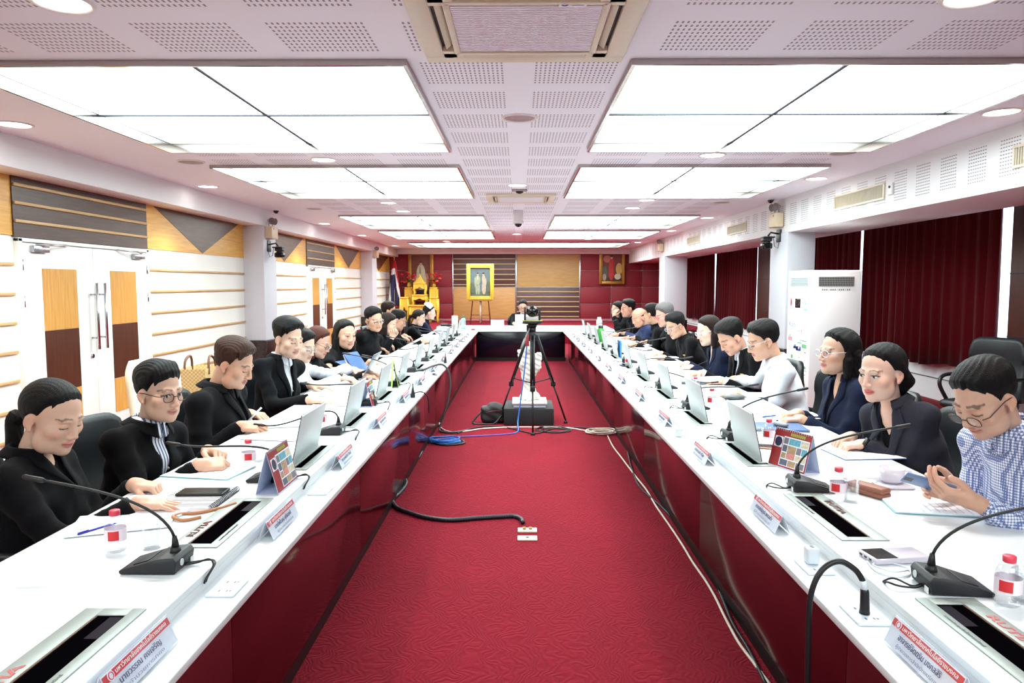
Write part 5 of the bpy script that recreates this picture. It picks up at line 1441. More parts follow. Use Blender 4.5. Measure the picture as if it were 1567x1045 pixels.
for side in (-1, 1):
    used = set()
    for i in range(0, 12):
        raised = i >= 2
        src = (up_ if raised else flat_)[side]
        lb = (f'silver pop-up monitor standing raised, {NTH[i-2]} raised one from the near end of the {SIDE[side]}' if raised else
              f'lowered pop-up monitor with open dark slot, {"nearest the camera" if i == 0 else "second from the camera"} on the {SIDE[side]}')
        if id(src) in used: o = dup(src, (PL_C[side], plate_y(side, i), TZ), 0.0, lb, 'pop-up monitors in the ' + SIDE[side])
        else:
            o = src; used.add(id(src)); o.location = (PL_C[side], plate_y(side, i), TZ); tag(o, lb, 'monitor', 'pop-up monitors in the ' + SIDE[side])
        if '_side' in o: del o['_side']
        if i < 4:
            # lettering sits on the plate
            d = (0, -side, 0); u = (-side, 0, 0)
            s_ = side
            if i < 2:
                lx = s_ * 0.046; ly = 0.10 if s_ < 0 else 0.46
                text_mb('RUTIA', 0.034, (lx, ly, 0.0054), (0, -s_, 0), (s_, 0, 0), width=0.17, bold=0.0012).obj('logo_print', M_redprint, o)
                text_mb('RUTIA', 0.034, (lx, ly, 0.0062), (0, -s_, 0), (s_, 0, 0), width=0.17, bold=-0.0009).obj('logo_fill', M_plate, o)
            text_mb('ระบบประชุมอิเล็กทรอนิกส์', 0.011, (s_ * -0.070, 0.06 if s_ < 0 else 0.46, 0.0054), (0, -s_, 0) if s_ > 0 else (0, 1, 0), (s_, 0, 0) if s_ > 0 else (-1, 0, 0), width=0.17).obj('fine_print', M_ink, o) if i < 2 else None

# --- gooseneck microphones
M_mic = mat('charcoal_plastic', (26, 26, 31), 0.5, scale=120)
M_micd = mat('black_rubber', (20, 20, 22), 0.55)
def bez(pts, n=16):
    pts = [Vector(p) for p in pts]; out = []
    for i in range(n + 1):
        t = i / n; q = pts[:]
        while len(q) > 1: q = [q[k].lerp(q[k + 1], t) for k in range(len(q) - 1)]
        out.append(q[0])
    return out
def catmull(pts, n=8, closed=False):
    P = [Vector(p) for p in pts]; out = []; N = len(P)
    for i in range(N if closed else N - 1):
        p0 = P[i - 1] if (i > 0 or closed) else P[0]; p1 = P[i]; p2 = P[(i + 1) % N]; p3 = P[(i + 2) % N] if (i + 2 < N or closed) else P[-1]
        for k in range(n):
            t = k / n
            out.append(0.5 * ((2 * p1) + (p2 - p0) * t + (2 * p0 - 5 * p1 + 4 * p2 - p3) * t * t + (3 * p1 - p0 - 3 * p2 + p3) * t ** 3))
    if not closed: out.append(P[-1])
    return out
def microphone(tip, mid):
    r = empty('conference_microphone', (0, 0, TZ))
    w = 0.065; pr = [(-0.085, 0.002), (0.088, 0.002), (0.092, 0.014), (-0.03, 0.050), (-0.080, 0.056), (-0.092, 0.040)]
    mb = MB(); bm = bmesh.new()
    vs = [bm.verts.new((x, sy, z)) for sy in (-w, w) for x, z in pr]; n = len(pr)
    bm.faces.new(vs[:n][::-1]); bm.faces.new(vs[n:])
    for k in range(n): bm.faces.new((vs[k], vs[(k + 1) % n], vs[n + (k + 1) % n], vs[n + k]))
    bmesh.ops.bevel(bm, geom=bm.edges[:], offset=0.004, segments=2, profile=0.5, affect='EDGES'); bm.verts.index_update()
    mb.add([v.co.copy() for v in bm.verts], [tuple(v.index for v in f.verts) for f in bm.faces], 0, True); bm.free()
    mb.obj('base', M_mic, r)
    MB().box((0.03, 0, 0.0335), (0.05, 0.09, 0.003), 0.001, rot=Quaternion((0, 1, 0), 0.29)).obj('keypad', M_micd, r)
    MB().cyl((-0.060, 0, 0.045), (-0.060, 0, 0.070), 0.019, 0.014).cyl((-0.060, 0, 0.068), (-0.058, 0, 0.105), 0.012, 0.007).obj('neck_socket', M_micd, r)
    MB().cyl((-0.091, 0.028, 0.03), (-0.094, 0.028, 0.03), 0.011, n=14).obj('maker_badge', M_silver, r)
    MB().box((-0.0915, -0.045, 0.012), (0.002, 0.022, 0.018)).obj('barcode_sticker', M_vent, r)
    pts = bez([(-0.058, 0, 0.10), mid, (tip[0] - 0.16, 0.0, tip[1] - 0.03), (tip[0], 0, tip[1])], 18)
    MB().tube(pts, 0.0048, 8).obj('gooseneck', M_micd, r)
    d = (pts[-1] - pts[-2]).normalized()
    MB().tube([pts[-1] - d * 0.01, pts[-1], pts[-1] + d * 0.055, pts[-1] + d * 0.062], [0.0055, 0.0085, 0.0085, 0.005], 10).obj('microphone_head', M_micd, r)
    for k, off in enumerate((0.0, 0.012)):
        MB().tube(catmull([(-0.088, -0.012 + off, 0.010), (-0.12, -0.03 + off, 0.010), (-0.165, -0.03 + off * 2, 0.014 + off), (-0.185, 0.0 + off, 0.012), (-0.178, 0.035 + off, -0.012), (-0.172, 0.04 + off, -0.03)], 6), 0.0032, 6).obj('cable', M_black, r)
    return r
mic_types = {'high': microphone((0.36, 0.285), (-0.02, 0, 0.22)), 'mid': microphone((0.42, 0.165), (0.0, 0, 0.20)), 'low': microphone((0.40, 0.05), (-0.02, 0, 0.22))}
MIC_X = {-1: -1.16, 1: 1.295}; used = set()
KL = ['high', 'mid', 'low', 'mid', 'high', 'mid', 'high', 'low', 'high', 'mid', 'high']; KR = ['high', 'high', 'high', 'mid', 'low', 'mid', 'high', 'low', 'high', 'mid', 'high']
WHO_L = ['in front of the ponytailed woman, nearest the camera', 'before the man in zip jacket', 'before the heavyset man', 'before the man in open white shirt']
for side in (-1, 1):
    for i in range(0, 11):
        k = (KL if side < 0 else KR)[i]; src = mic_types[k]
        y = (2.235 if side < 0 else 2.10) + PITCH_Y * i
        if i == 0 and side > 0: k_ = 0
        lb = f'black gooseneck microphone, {NTH[i]} from the near end of the {SIDE[side]}'
        rz = PI if side < 0 else 0.0
        if id(src) in used: o = dup(src, (MIC_X[side], y, TZ), rz + random.Random(i * 7 + side).uniform(-0.12, 0.12), lb, 'gooseneck microphones on the ' + SIDE[side])
        else: o = src; used.add(id(src)); o.location = (MIC_X[side], y, TZ); o.rotation_euler = (0, 0, rz); tag(o, lb, 'microphone', 'gooseneck microphones on the ' + SIDE[side])

# --- folded name cards in clear holders on the ledge
M_acry = clear('clear_acrylic', (0.98, 0.985, 1.0), 0.015)
M_card = mat('white_card', (232, 234, 244), 0.5, scale=40, var=0.02)
M_cred = mat('red_card_band', (206, 58, 66), 0.5)
M_cink = mat('blue_black_ink', (84, 84, 124), 0.6)
M_cgrey = mat('pale_grey_ink', (164, 166, 182), 0.6)
M_wprint = mat('white_print', (250, 240, 240), 0.5)
def name_card(side, name=None, role=None):
    """local +x to the person; printed face to the aisle (-x)"""
    r = empty('name_card', (0, 0, SZ)); L, h, b = 0.315, 0.072, 0.034
    # card face quad: bottom edge at x=-b, top at x=0
    def face(v, off): return Vector((-b * (1 - v), 0, h * v)) + Vector((-h, 0, b)).normalized() * off
    s = side
    for sg in (-1, 1):
        MB().prism([(sg * b, -L / 2, 0.0), (sg * b, L / 2, 0.0), (sg * 0.001, L / 2, h), (sg * 0.001, -L / 2, h)], (0.0022 * sg, 0, 0.0008)).obj('holder_panel', M_acry, r)
    MB().prism([(-b + 0.0045, -L / 2 + 0.004, 0.004), (-b + 0.0045, L / 2 - 0.004, 0.004), (-0.0022, L / 2 - 0.004, h - 0.002), (-0.0022, -L / 2 + 0.004, h - 0.002)], (0.0012, 0, 0.0005)).obj('card', M_card, r)
    MB().prism([(b - 0.0045, -L / 2 + 0.004, 0.004), (b - 0.0045, L / 2 - 0.004, 0.004), (0.0022, L / 2 - 0.004, h - 0.002), (0.0022, -L / 2 + 0.004, h - 0.002)], (-0.0012, 0, 0.0005)).obj('card', M_card, r)
    def P(u, v, off):                                   # u along the reading direction 0..1
        y = (u - 0.5) * (L - 0.012)
        # reading direction seen from the aisle: person behind the card; left end is far (+y) for +side, near for -side
        y = -y if s > 0 else -y
        q = face(v, off); return Vector((q.x, y, q.z))
    def P2(u, v, off): q = face(v, off); y = (0.5 - u) * (L - 0.012); return Vector((q.x, y, q.z))
    bq = [P2(0, 0.70, 0.0012), P2(1, 0.70, 0.0012), P2(1, 0.94, 0.0012), P2(0, 0.94, 0.0012)]
    MB().prism(bq, Vector((-h, 0, b)).normalized() * 0.0006).obj('red_band', M_cred, r)
    e = [P2(0.095, 0.82, 0.0022)]
    ud = Vector((b, 0, h)).normalized()
    MB().cyl(e[0], e[0] + Vector((-h, 0, b)).normalized() * 0.0006, 0.0125, n=18).obj('crest_disc', M_card, r)
    MB().tube([e[0] + (Vector((0, math.cos(a), 0)) + ud * math.sin(a)) .normalized() * 0.0085 + Vector((-h, 0, b)).normalized() * 0.001 for a in [2 * PI * k / 16 for k in range(16)]], 0.0012, 5, closed=True).obj('crest_ring', M_cred, r)
    text_mb('มหาวิทยาลัยเทคโนโลยีราชมงคล', 0.016, P2(0.16, 0.765, 0.0024), (0, -1, 0), ud, width=(L - 0.012) * 0.78).obj('band_print', M_wprint, r)
    if name: text_mb(name, 0.022, P2(0.16, 0.42, 0.0018), (0, -1, 0), ud, width=(L - 0.012) * 0.62).obj('name_print', M_cink, r)
    text_mb(role or 'ผู้อำนวยการสำนักงาน', 0.013, P2(0.18, 0.18, 0.0018), (0, -1, 0), ud, width=(L - 0.012) * 0.6).obj('role_print', M_cgrey, r)
    return r
CX = {-1: -0.945, 1: 1.012}
used = {}
NAMES = {(1, 0): ('อาจารย์จิตตริน มงคลสิริ', 'ผู้อำนวยการสำนักวิทยบริการ'), (1, 1): ('อาจารย์ณัฐวุฒิ เพชรแก้ว', 'ผู้ช่วยอธิการบดี'), (-1, 0): ('นายวรรณ คงเจริญ', 'ผู้อำนวยการกอง'), (-1, 1): ('นายไพโรจน์ อุทัยวงศ์', 'ผู้อำนวยการกองกลาง'), (1, 2): ('นางสาวมณี ศรีสุข', None), (-1, 2): ('นายพิชัย ใจดี', None)}
plain = None
for side in (-1, 1):
    for i in range(0, 12):
        y = (2.765 if side < 0 else 2.855) + PITCH_Y * (i - 1)
        if i == 0: y = 1.70 if side < 0 else 1.72
        rz = PI if side < 0 else 0.0
        lb = f'white red-banded name card, {NTH[i]} from the near end of the {SIDE[side]}'
        if (side, i) in NAMES: o = name_card(side, *NAMES[(side, i)])
        elif plain is None: o = plain = name_card(side, 'ผู้ช่วยศาสตราจารย์')
        else: o = dup(plain)
        o.location = (CX[side], y, SZ); o.rotation_euler = (0, 0, rz); tag(o, lb, 'name card', 'name cards along the ledge of the ' + SIDE[side])

# --- socket plates on the ledge
M_sock = mat('white_socket_plastic', (216, 222, 230), 0.3)
M_pin = mat('socket_hole_grey', (120, 126, 136), 0.6)
def socket(x, y, label):
    r = empty('socket_plate', (x, y, SZ), label, 'socket', 'white socket plates on the table ledges')
    MB().box((0, 0, 0.004), (0.09, 0.13, 0.008), 0.003).obj('plate', M_sock, r)
    mb = MB()
    for a in (-1, 1):
        for k in (-0.012, 0.012): mb.box((k, a * 0.033, 0.0084), (0.005, 0.012, 0.0008))
        mb.cyl((0.022, a * 0.033, 0.008), (0.022, a * 0.033, 0.0088), 0.004, n=8)
    mb.obj('pin_holes', M_pin, r)
for (x, y, lb) in [(-0.918, 2.19, 'white socket plate on the ledge by the first name card gap, door side'), (1.0, 2.02, 'white socket plate with the thick black plug in it'),
                   (1.0, 2.375, 'white socket plate with a white charger in it, nearer the camera'), (1.0, 4.43, 'white socket plate with a white charger in it, farther along the ledge'),
                   (-0.918, 3.26, 'white socket plate on the ledge beside the second name card, door side')]: socket(x, y, lb)
def charger(x, y, label):
    r = empty('charger', (x, y, SZ + 0.0088), label, 'charger', 'white plug-in chargers')
    MB().box((0, 0, 0.028), (0.042, 0.046, 0.056), 0.007).obj('body', M_sock, r); MB().box((0, 0, 0.0565), (0.010, 0.018, 0.002)).obj('port', M_pin, r)
charger(1.0, 2.40, 'white plug-in charger beside the thick black cable'); charger(1.0, 4.45, 'white plug-in charger by the third name card, curtain side')
r = empty('power_cable', (1.0, 2.02, SZ + 0.009), 'thick black power cable plugged in and hanging over the curtain-side table edge', 'cable')
MB().tube([(0, 0, 0.0), (0, 0, 0.012), (-0.002, 0, 0.065), (-0.004, 0, 0.075)], [0.015, 0.0135, 0.012, 0.010], 12).obj('plug', M_black, r)
MB().tube([(-0.003, 0, 0.072), (-0.009, 0, 0.098)], 0.0105, 12).obj('white_sleeve', M_sock, r)
MB().tube(catmull([(-0.008, 0, 0.095), (-0.03, 0.005, 0.128), (-0.075, 0.01, 0.150), (-0.125, 0.005, 0.125), (-0.155, 0.0, 0.06), (-0.162, -0.005, -0.04), (-0.160, -0.01, -0.25), (-0.150, -0.01, -0.45), (-0.13, -0.02, -0.60), (-0.12, -0.06, -0.640), (-0.10, -0.25, -0.645), (-0.08, -0.60, -0.645)], 8), 0.0085, 10).obj('cord', M_black, r)

# --- bottles, glasses, cups
M_pet = clear('clear_bottle', (0.965, 0.97, 0.98), 0.06)
M_cap = mat('pink_red_cap', (226, 62, 84), 0.4)
M_blab = mat('white_pink_label', (244, 226, 236), 0.5)
M_bred = mat('red_label_patch', (214, 44, 50), 0.5)
def bottle():
    r = empty('water_bottle', (0, 0, TZ)); R = 0.034; H = 0.142
    prof = [(0.0, 0.001), (R * .8, 0.001), (R, 0.008), (R, 0.03), (R * .97, 0.034), (R, 0.038), (R, 0.085), (R * .94, 0.100), (R * .62, 0.118), (R * .40, 0.124), (R * .40, 0.130)]
    MB().lathe(prof, n=24).obj('bottle_body', M_pet, r)
    MB().lathe([(R * .46, 0.1245), (R * .50, 0.126), (R * .50, 0.142), (R * .44, 0.1435), (0.0, 0.1435)], n=20).obj('cap', M_cap, r)
    n = 24; mb = MB(); vs = []
    for z in (0.040, 0.082): vs += [(R * 1.012 * math.cos(2 * PI * k / n), R * 1.012 * math.sin(2 * PI * k / n), z) for k in range(n)]
    mb.add(vs, [(k, (k + 1) % n, n + (k + 1) % n, n + k) for k in range(n)], 0, True)
    lb = mb.obj('label', M_blab, r)
    m2 = MB(); vs = [(R * 1.03 * math.cos(a), R * 1.03 * math.sin(a), z) for z in (0.046, 0.078) for a in [-0.75 + 0.1 * k for k in range(11)]]
    m2.add(vs, [(k, k + 1, 11 + k + 1, 11 + k) for k in range(10)], 0, True); m2.obj('red_patch', M_bred, lb)
    return r
def tumbler():
    r = empty('drinking_glass', (0, 0, TZ))
    MB().lathe([(0.0, 0.008), (0.026, 0.008), (0.030, 0.092), (0.0325, 0.094), (0.0325, 0.088), (0.029, 0.001), (0.0, 0.001)], n=28).obj('glass_wall', clear('tumbler_glass', (0.955, 0.965, 0.975), 0.07), r)
    MB().lathe([(0.0306, 0.086), (0.0335, 0.088), (0.0335, 0.093), (0.0308, 0.095)], n=28).obj('rim', M_acry, r)
    return r
b0, g0 = bottle(), tumbler(); fb = fg = True
BOT = [(178, 843, 'pink-capped water bottle beside the drinking glass before the ponytailed woman', -1), (381, 716, 'pink-capped water bottle between the clasped hands and the desk calendar', -1), (493, 655, 'pink-capped water bottle behind the third microphone, door side', -1),
       (1541, 925, 'pink-capped water bottle nearest the camera on the curtain-side table', 1), (1282, 766, 'pink-capped water bottle beside the glass and brown spectacle case', 1), (1176, 679, 'pink-capped water bottle between the nearest raised monitor and the blue notebook', 1),
       (1089, 624, 'pink-capped water bottle before the man in white shirt', 1), (961, 560, 'pink-capped water bottle before the grey-haired man', 1), (1064, 603, 'pink-capped water bottle behind the second raised monitor, curtain side', 1), (567, 606, 'pink-capped water bottle before the white-shirted typist', -1)]
for (px, py, lb, s) in BOT:
    p = top(px, py)
    o = b0 if fb else dup(b0)
    fb = False; o.location = (p.x, p.y, TZ); o.rotation_euler = (0, 0, -PI / 2 + (0.55 if s < 0 else -0.5)); tag(o, lb, 'bottle', 'pink-capped water bottles')
for (px, py, lb) in [(232, 839, 'clear drinking glass beside the water bottle before the ponytailed woman'), (1302, 768, 'clear drinking glass beside the brown spectacle case'), (1566, 921, 'clear drinking glass beside the nearest water bottle, curtain side'),
                     (1103, 632, 'clear drinking glass before the man in white shirt'), (1160, 680, 'clear drinking glass behind the nearest raised monitor, curtain side'), (396, 706, 'clear drinking glass behind the desk calendar, door side')]:
    p = top(px, py); o = g0 if fg else dup(g0); fg = False; o.location = (p.x, p.y, TZ); tag(o, lb, 'glass', 'clear drinking glasses')
M_china = mat('white_china', (206, 200, 212), 0.15)
p = top(1352, 742); r = empty('saucer', (p.x + 0.0, p.y, TZ), 'white rectangular snack saucer under the coffee cup', 'saucer')
MB().box((-0.03, 0.0, 0.007), (0.26, 0.17, 0.012), 0.005).obj('dish', M_china, r)
c = empty('coffee_cup', (p.x + 0.035, p.y + 0.0, TZ + 0.0135), 'white coffee cup standing on the saucer near the checked shirt', 'cup')
MB().lathe([(0.0, 0.0), (0.036, 0.0), (0.050, 0.012), (0.054, 0.066), (0.051, 0.066), (0.047, 0.014), (0.0, 0.008)], n=28).obj('bowl', M_china, c)
MB().tube(catmull([(0.05, -0.006, 0.055), (0.078, -0.012, 0.052), (0.082, -0.012, 0.03), (0.05, -0.004, 0.018)], 5), 0.0045, 8).obj('handle', M_china, c)
M_wrap = mat('pale_green_wrapper', (206, 216, 176), 0.3, scale=60, var=0.25)
for k in range(3):
    q = empty('snack_wrapper', (p.x - 0.10 + 0.022 * (k - 1), p.y - 0.03 + 0.045 * (k % 2), TZ + 0.0135), ['crinkled green snack wrapper nearest the glass', 'crinkled green snack wrapper at the middle of the saucer', 'crinkled green snack wrapper touching the coffee cup'][k], 'wrapper', 'snack wrappers on the saucer')
    MB().sheet(lambda u, v: (0.05 * (u - .5), 0.04 * (v - .5), 0.012 + 0.006 * math.sin(u * 17 + k) * math.cos(v * 13 + k)), 10, 8, 0.002).obj('foil', M_wrap, q)

# --- paper, folders, phones and the rest
M_paper = mat('white_paper', (240, 241, 246), 0.7, scale=20, var=0.01)
M_ptext = mat('grey_paper_print', (196, 196, 206), 0.7)
M_teal = mat('teal_cover', (120, 186, 196), 0.5); M_bluec = mat('blue_cover', (52, 92, 156), 0.4); M_navyc = mat('slate_blue_cover', (72, 98, 142), 0.45); M_green = mat('light_green_card', (176, 214, 110), 0.5)
def papers(x, y, rz, label, n=1, w=0.25, h=0.345, cover=None, lines=True, z=TZ):
    """w across (person's left-right), h away from the person; local +y is the top of the page"""
    r = empty('document', (x, y, z), label, 'document', 'papers on the tables', rz)
    t = 0.0015 + 0.0012 * n
    if cover: MB().box((0, 0, 0.0016), (w + 0.008, h + 0.008, 0.002), 0.0008).obj('cover', cover, r)
    MB().box((0, 0, 0.003 + t / 2), (w, h, t), 0.0007).obj('sheets', M_paper, r)
    if lines:
        m = MB(); rnd = random.Random(int(x * 100 + y * 10))
        for k in range(9): m.box((-0.02 * w + 0.0 - rnd.random() * 0.03, h * (0.36 - 0.085 * k), 0.0032 + t), (w * (0.78 - rnd.random() * 0.2), 0.005, 0.0004))
        m.obj('printed_lines', M_ptext, r)
    return r
DOCS = [  # px, py, turn, sheets, cover, label
    (238, 775, -95, 2, M_teal, 'teal-covered document under the ponytailed woman\'s flat hand'), (190, 800, -70, 1, None, 'loose sheet beside the blue pen, nearest the doors'),
    (320, 722, -100, 1, M_teal, 'teal-edged sheet under the clasped hands of the man in zip jacket'), (418, 650, -75, 6, None, 'thick paper pile under the heavyset man\'s writing hand'),
    (424, 668, -100, 2, None, 'sheet with pale pink edge in front of the thick paper pile'), (500, 603, -90, 3, None, 'papers under the hands of the man in open white shirt'),
    (515, 618, -80, 2, None, 'spread sheet before the man in open white shirt, nearer the monitors'), (565, 575, -85, 5, None, 'paper pile before the long-haired woman with the folder'),
    (600, 546, -90, 4, None, 'paper pile before the man in black shirt and silver glasses'), (640, 532, -95, 5, None, 'stacked papers before the suited man past the raised hand'), (660, 513, -90, 3, None, 'papers before the woman with phone and ponytail'),
    (1425, 775, 80, 4, M_teal, 'open booklet with teal edge under the phone-holding hands'), (1322, 695, 95, 2, M_bluec, 'blue-edged document under the clasped hands of the charcoal-suited woman'),
    (1215, 637, 90, 3, None, 'papers under the hands of the navy-jacketed woman with pale glasses'), (1140, 605, 85, 3, None, 'papers under the hands of the man in white shirt'),
    (1085, 580, 100, 4, None, 'papers before the man with brass badge'), (1050, 566, 90, 2, None, 'sheet before the woman with white glasses'), (1018, 548, 95, 3, None, 'papers before the man with chest badge looking at his hands'),
    (985, 528, 85, 4, None, 'paper pile before the grey-haired man'), (955, 517, 90, 3, None, 'papers before the bald man')]
ZOFF = {}
for k, (px, py, rz, n, cv, lb) in enumerate(DOCS):
    p = top(px, py); papers(p.x, p.y, math.radians(rz), lb, n, cover=cv, z=TZ + 0.0003 + 0.0004 * (k % 3))
M_pen = mat('blue_ink_pen', (44, 48, 170), 0.3)
def pen(px, py, rz, m, label, z=0.006, y=None):
    p = top(px, py); r = empty('pen', (p.x, p.y, TZ + z), label, 'pen', None, rz)
    MB().tube([(-0.075, 0, 0.002), (-0.07, 0, 0.002), (0.06, 0, 0.002), (0.073, 0, 0.001)], [0.004, 0.0055, 0.0055, 0.0015], 8).obj('barrel', m, r); MB().box((-0.055, 0, 0.0085), (0.04, 0.003, 0.002)).obj('clip', m, r)
pen(150, 812, 1.1, M_pen, 'blue pen lying on the white tabletop before the ponytailed woman')
pen(1178, 640, 0.6, M_bluec, 'blue pen lying on the papers of the navy-jacketed woman', 0.013)
# spiral notebook, phone and leather strap before the calendar
a, b = top(300, 770), top(385, 745)
r = empty('spiral_notebook', (-1.36, 2.95, TZ), 'striped spiral notebook lying under a phone, before the desk calendar', 'notebook', None, math.radians(0))
nb = MB().box((0, 0, 0.010), (0.24, 0.30, 0.018), 0.002); nb.obj('page_block', M_paper, r)
st = MB()
for k in range(14): st.box((0, -0.14 + 0.0205 * k, 0.0196), (0.235, 0.005, 0.0008))
st.obj('stripes', mat('charcoal_stripe', (58, 52, 58), 0.6), r)
sp = MB()
for k in range(22): sp.tube([(0.122 + 0.010 * math.cos(a_), -0.14 + 0.0133 * k, 0.010 + 0.012 * math.sin(a_)) for a_ in [2 * PI * q / 10 for q in range(10)]], 0.0016, 5, closed=True)
sp.obj('spiral_wire', M_black, r)
def phone(x, y, z, rz, label, body, w=0.085, l=0.175, screen=None, tilt=None):
    r = empty('mobile_phone', (x, y, z), label, 'phone', 'mobile phones', rz)
    if tilt is not None: r.rotation_euler = tilt
    MB().box((0, 0, 0.0055), (w, l, 0.010), 0.004).obj('body', body, r); MB().box((0, 0, 0.0108), (w - 0.008, l - 0.012, 0.0008)).obj('screen', screen or M_screen, r); MB().box((0, l * .40, 0.0002), (0.03, 0.03, 0.001)).obj('camera_bump', M_black, r)
    return r
phone(-1.345, 2.99, TZ + 0.0205, math.radians(-88), 'dark phone lying on the striped spiral notebook', M_micd, 0.09, 0.20, mat('green_black_glass', (30, 44, 40), 0.1))
M_leather = mat('tan_leather', (186, 124, 84), 0.6, scale=60)
mb = MB(); pts = catmull([(-1.235, 2.72, TZ + 0.006), (-1.285, 2.68, TZ + 0.007), (-1.34, 2.71, TZ + 0.010), (-1.33, 2.76, TZ + 0.006), (-1.27, 2.77, TZ + 0.007), (-1.21, 2.83, TZ + 0.006), (-1.17, 2.90, TZ + 0.006)], 6)
o = mb.tube(pts, 0.0065, 8).obj('leather_strap', M_leather); tag(o, 'tan leather strap looped beside the striped spiral notebook', 'strap')
# desk calendars
M_cal = mat('red_calendar_print', (150, 30, 34), 0.4, scale=14, var=0.35); M_calback = mat('pale_blue_card', (206, 214, 238), 0.5)
TILES = [mat(f'photo_tile_{n_}', c_, 0.5, scale=70, var=0.5) for n_, c_ in (('grey', (120, 116, 124)), ('teal', (96, 164, 184)), ('tan', (170, 140, 104)), ('rose', (226, 130, 130)), ('slate', (86, 92, 110)), ('sand', (206, 196, 170)))]
M_green2 = mat('yellow_green_lettering', (152, 178, 58), 0.5)
def calendar(x, y, rz, label, L=0.27, H=0.185, B=0.10):
    """stands along local y, picture face looks to local -x"""
    r = empty('desk_calendar', (x, y, TZ), label, 'calendar', 'desk calendars', rz)
    n = Vector((-H, 0, B / 2)).normalized(); up = Vector((B / 2, 0, H)).normalized(); hl = Vector((B / 2, 0, H)).length
    def Q(u, v, o_=0.0): return Vector((-B / 2, (0.5 - u) * L, 0.002)) + up * (hl * v) + n * o_
    def card(u0, u1, v0, v1, o_, t=0.0008): return MB().prism([Q(u0, v0, o_), Q(u1, v0, o_), Q(u1, v1, o_), Q(u0, v1, o_)], n * t)
    card(0, 1, 0, 1, -0.002, 0.002).obj('front_board', M_calback, r)
    MB().prism([(B / 2, -L / 2, 0.002), (B / 2, L / 2, 0.002), (0.001, L / 2, H), (0.001, -L / 2, H)], (0.002, 0, 0.0006)).obj('back_board', M_calback, r)
    MB().box((0, 0, 0.002), (B, L, 0.002)).obj('foot_board', M_calback, r)
    pg = card(0, 1, 0.03, 1.0, 0.0003).obj('picture_page', M_cal, r)
    card(0.04, 0.26, 0.52, 0.80, 0.0013).obj('white_panel', M_card, pg)
    MB().cyl(Q(0.15, 0.66, 0.0021), Q(0.15, 0.66, 0.0027), 0.024, n=18).obj('round_crest', mat('navy_crest', (40, 44, 74), 0.5), pg)
    card(0.28, 0.97, 0.07, 0.83, 0.0013).obj('collage_sheet', M_card, pg)
    rnd = random.Random(3)
    for (u0, u1, v0, v1, t) in [(.30, .42, .64, .80, 0), (.44, .74, .64, .80, 1), (.76, .95, .64, .80, 5), (.30, .42, .44, .61, 4), (.44, .66, .27, .61, 2), (.46, .64, .29, .42, 3), (.68, .80, .44, .61, 0), (.82, .95, .44, .61, 1), (.30, .42, .27, .41, 2), (.68, .95, .27, .41, 5), (.30, .50, .09, .24, 4), (.52, .72, .09, .24, 2), (.74, .95, .09, .24, 0)]:
        card(u0, u1, v0, v1, 0.0021 if t != 3 else 0.003).obj('collage_picture', TILES[t], pg)
    g = MB()
    for k in range(8): q = card(0.44 + 0.05 * k, 0.475 + 0.05 * k, 0.865, 0.94, 0.0013); g.add(q.v, q.f)
    g.obj('green_lettering', M_green2, pg)
    rg = MB()
    for k in range(16): rg.tube([Vector((0.0, -L / 2 + L * (k + .5) / 16, H)) + Vector((math.cos(a_), 0, math.sin(a_))) * 0.006 for a_ in [2 * PI * q_ / 8 for q_ in range(8)]], 0.0012, 4, closed=True)
    rg.obj('binding_rings', M_silver, r)
    return r
calendar(-1.085, 3.165, PI, 'desk calendar with red collage page beside the door-side notebook'); calendar(1.355, 3.50, math.radians(23), 'desk calendar with red collage page behind the second microphone, curtain side', L=0.24)
p = top(528, 632); calendar(-1.13, 5.36, PI, 'desk calendar half hidden behind the nearest raised door-side monitor', L=0.22)
# brown spectacle case, power bank, phones, notebooks
p = top(1334, 760); r = empty('spectacle_case', (p.x, p.y + 0.03, TZ), 'closed brown leather spectacle case', 'spectacle case', None, math.radians(-62))
MB().box((0, 0, 0.014), (0.175, 0.07, 0.026), 0.012).obj('lower_shell', mat('brown_leather', (138, 84, 66), 0.55, scale=60), r); MB().box((0, 0, 0.034), (0.173, 0.068, 0.026), 0.012).obj('lid', MATS['brown_leather'], r)
p = top(1342, 845); r = empty('power_bank', (1.245, 2.33, TZ), 'white power bank with a black glossy end', 'power bank', None, math.radians(-82))
MB().box((0, 0, 0.011), (0.10, 0.20, 0.020), 0.006).obj('case', M_china, r); MB().box((0, -0.055, 0.0215), (0.088, 0.075, 0.001)).obj('display_panel', M_bcam, r)
for k in range(3): MB().box((-0.03 + 0.025 * k, -0.1005, 0.011), (0.012, 0.002, 0.006)).obj('port', M_black, r)
o = MB().tube(catmull([(1.14, 2.30, TZ + 0.004), (1.13, 2.22, TZ + 0.004), (1.16, 2.17, TZ + 0.005), (1.22, 2.19, TZ + 0.004), (1.24, 2.25, TZ + 0.005), (1.19, 2.29, TZ + 0.004), (1.14, 2.26, TZ + 0.008), (1.17, 2.20, TZ + 0.010), (1.23, 2.215, TZ + 0.008)], 6), 0.0028, 6).obj('charging_cable', M_sock); tag(o, 'coiled thin white charging cable beside the power bank', 'cable')
p = top(1185, 686); phone(p.x, p.y, TZ, math.radians(70), 'gold phone lying behind the nearest raised monitor, curtain side', mat('rose_gold', (206, 164, 138), 0.3, 0.4))
p = top(1188, 655); r = empty('notebook', (p.x, p.y, TZ), 'closed slate-blue notebook before the navy-jacketed woman', 'notebook', None, math.radians(84)); MB().box((0, 0, 0.008), (0.25, 0.34, 0.014), 0.003).obj('cover', M_navyc, r); MB().box((0.0, -0.002, 0.008), (0.243, 0.338, 0.010)).obj('pages', M_paper, r)
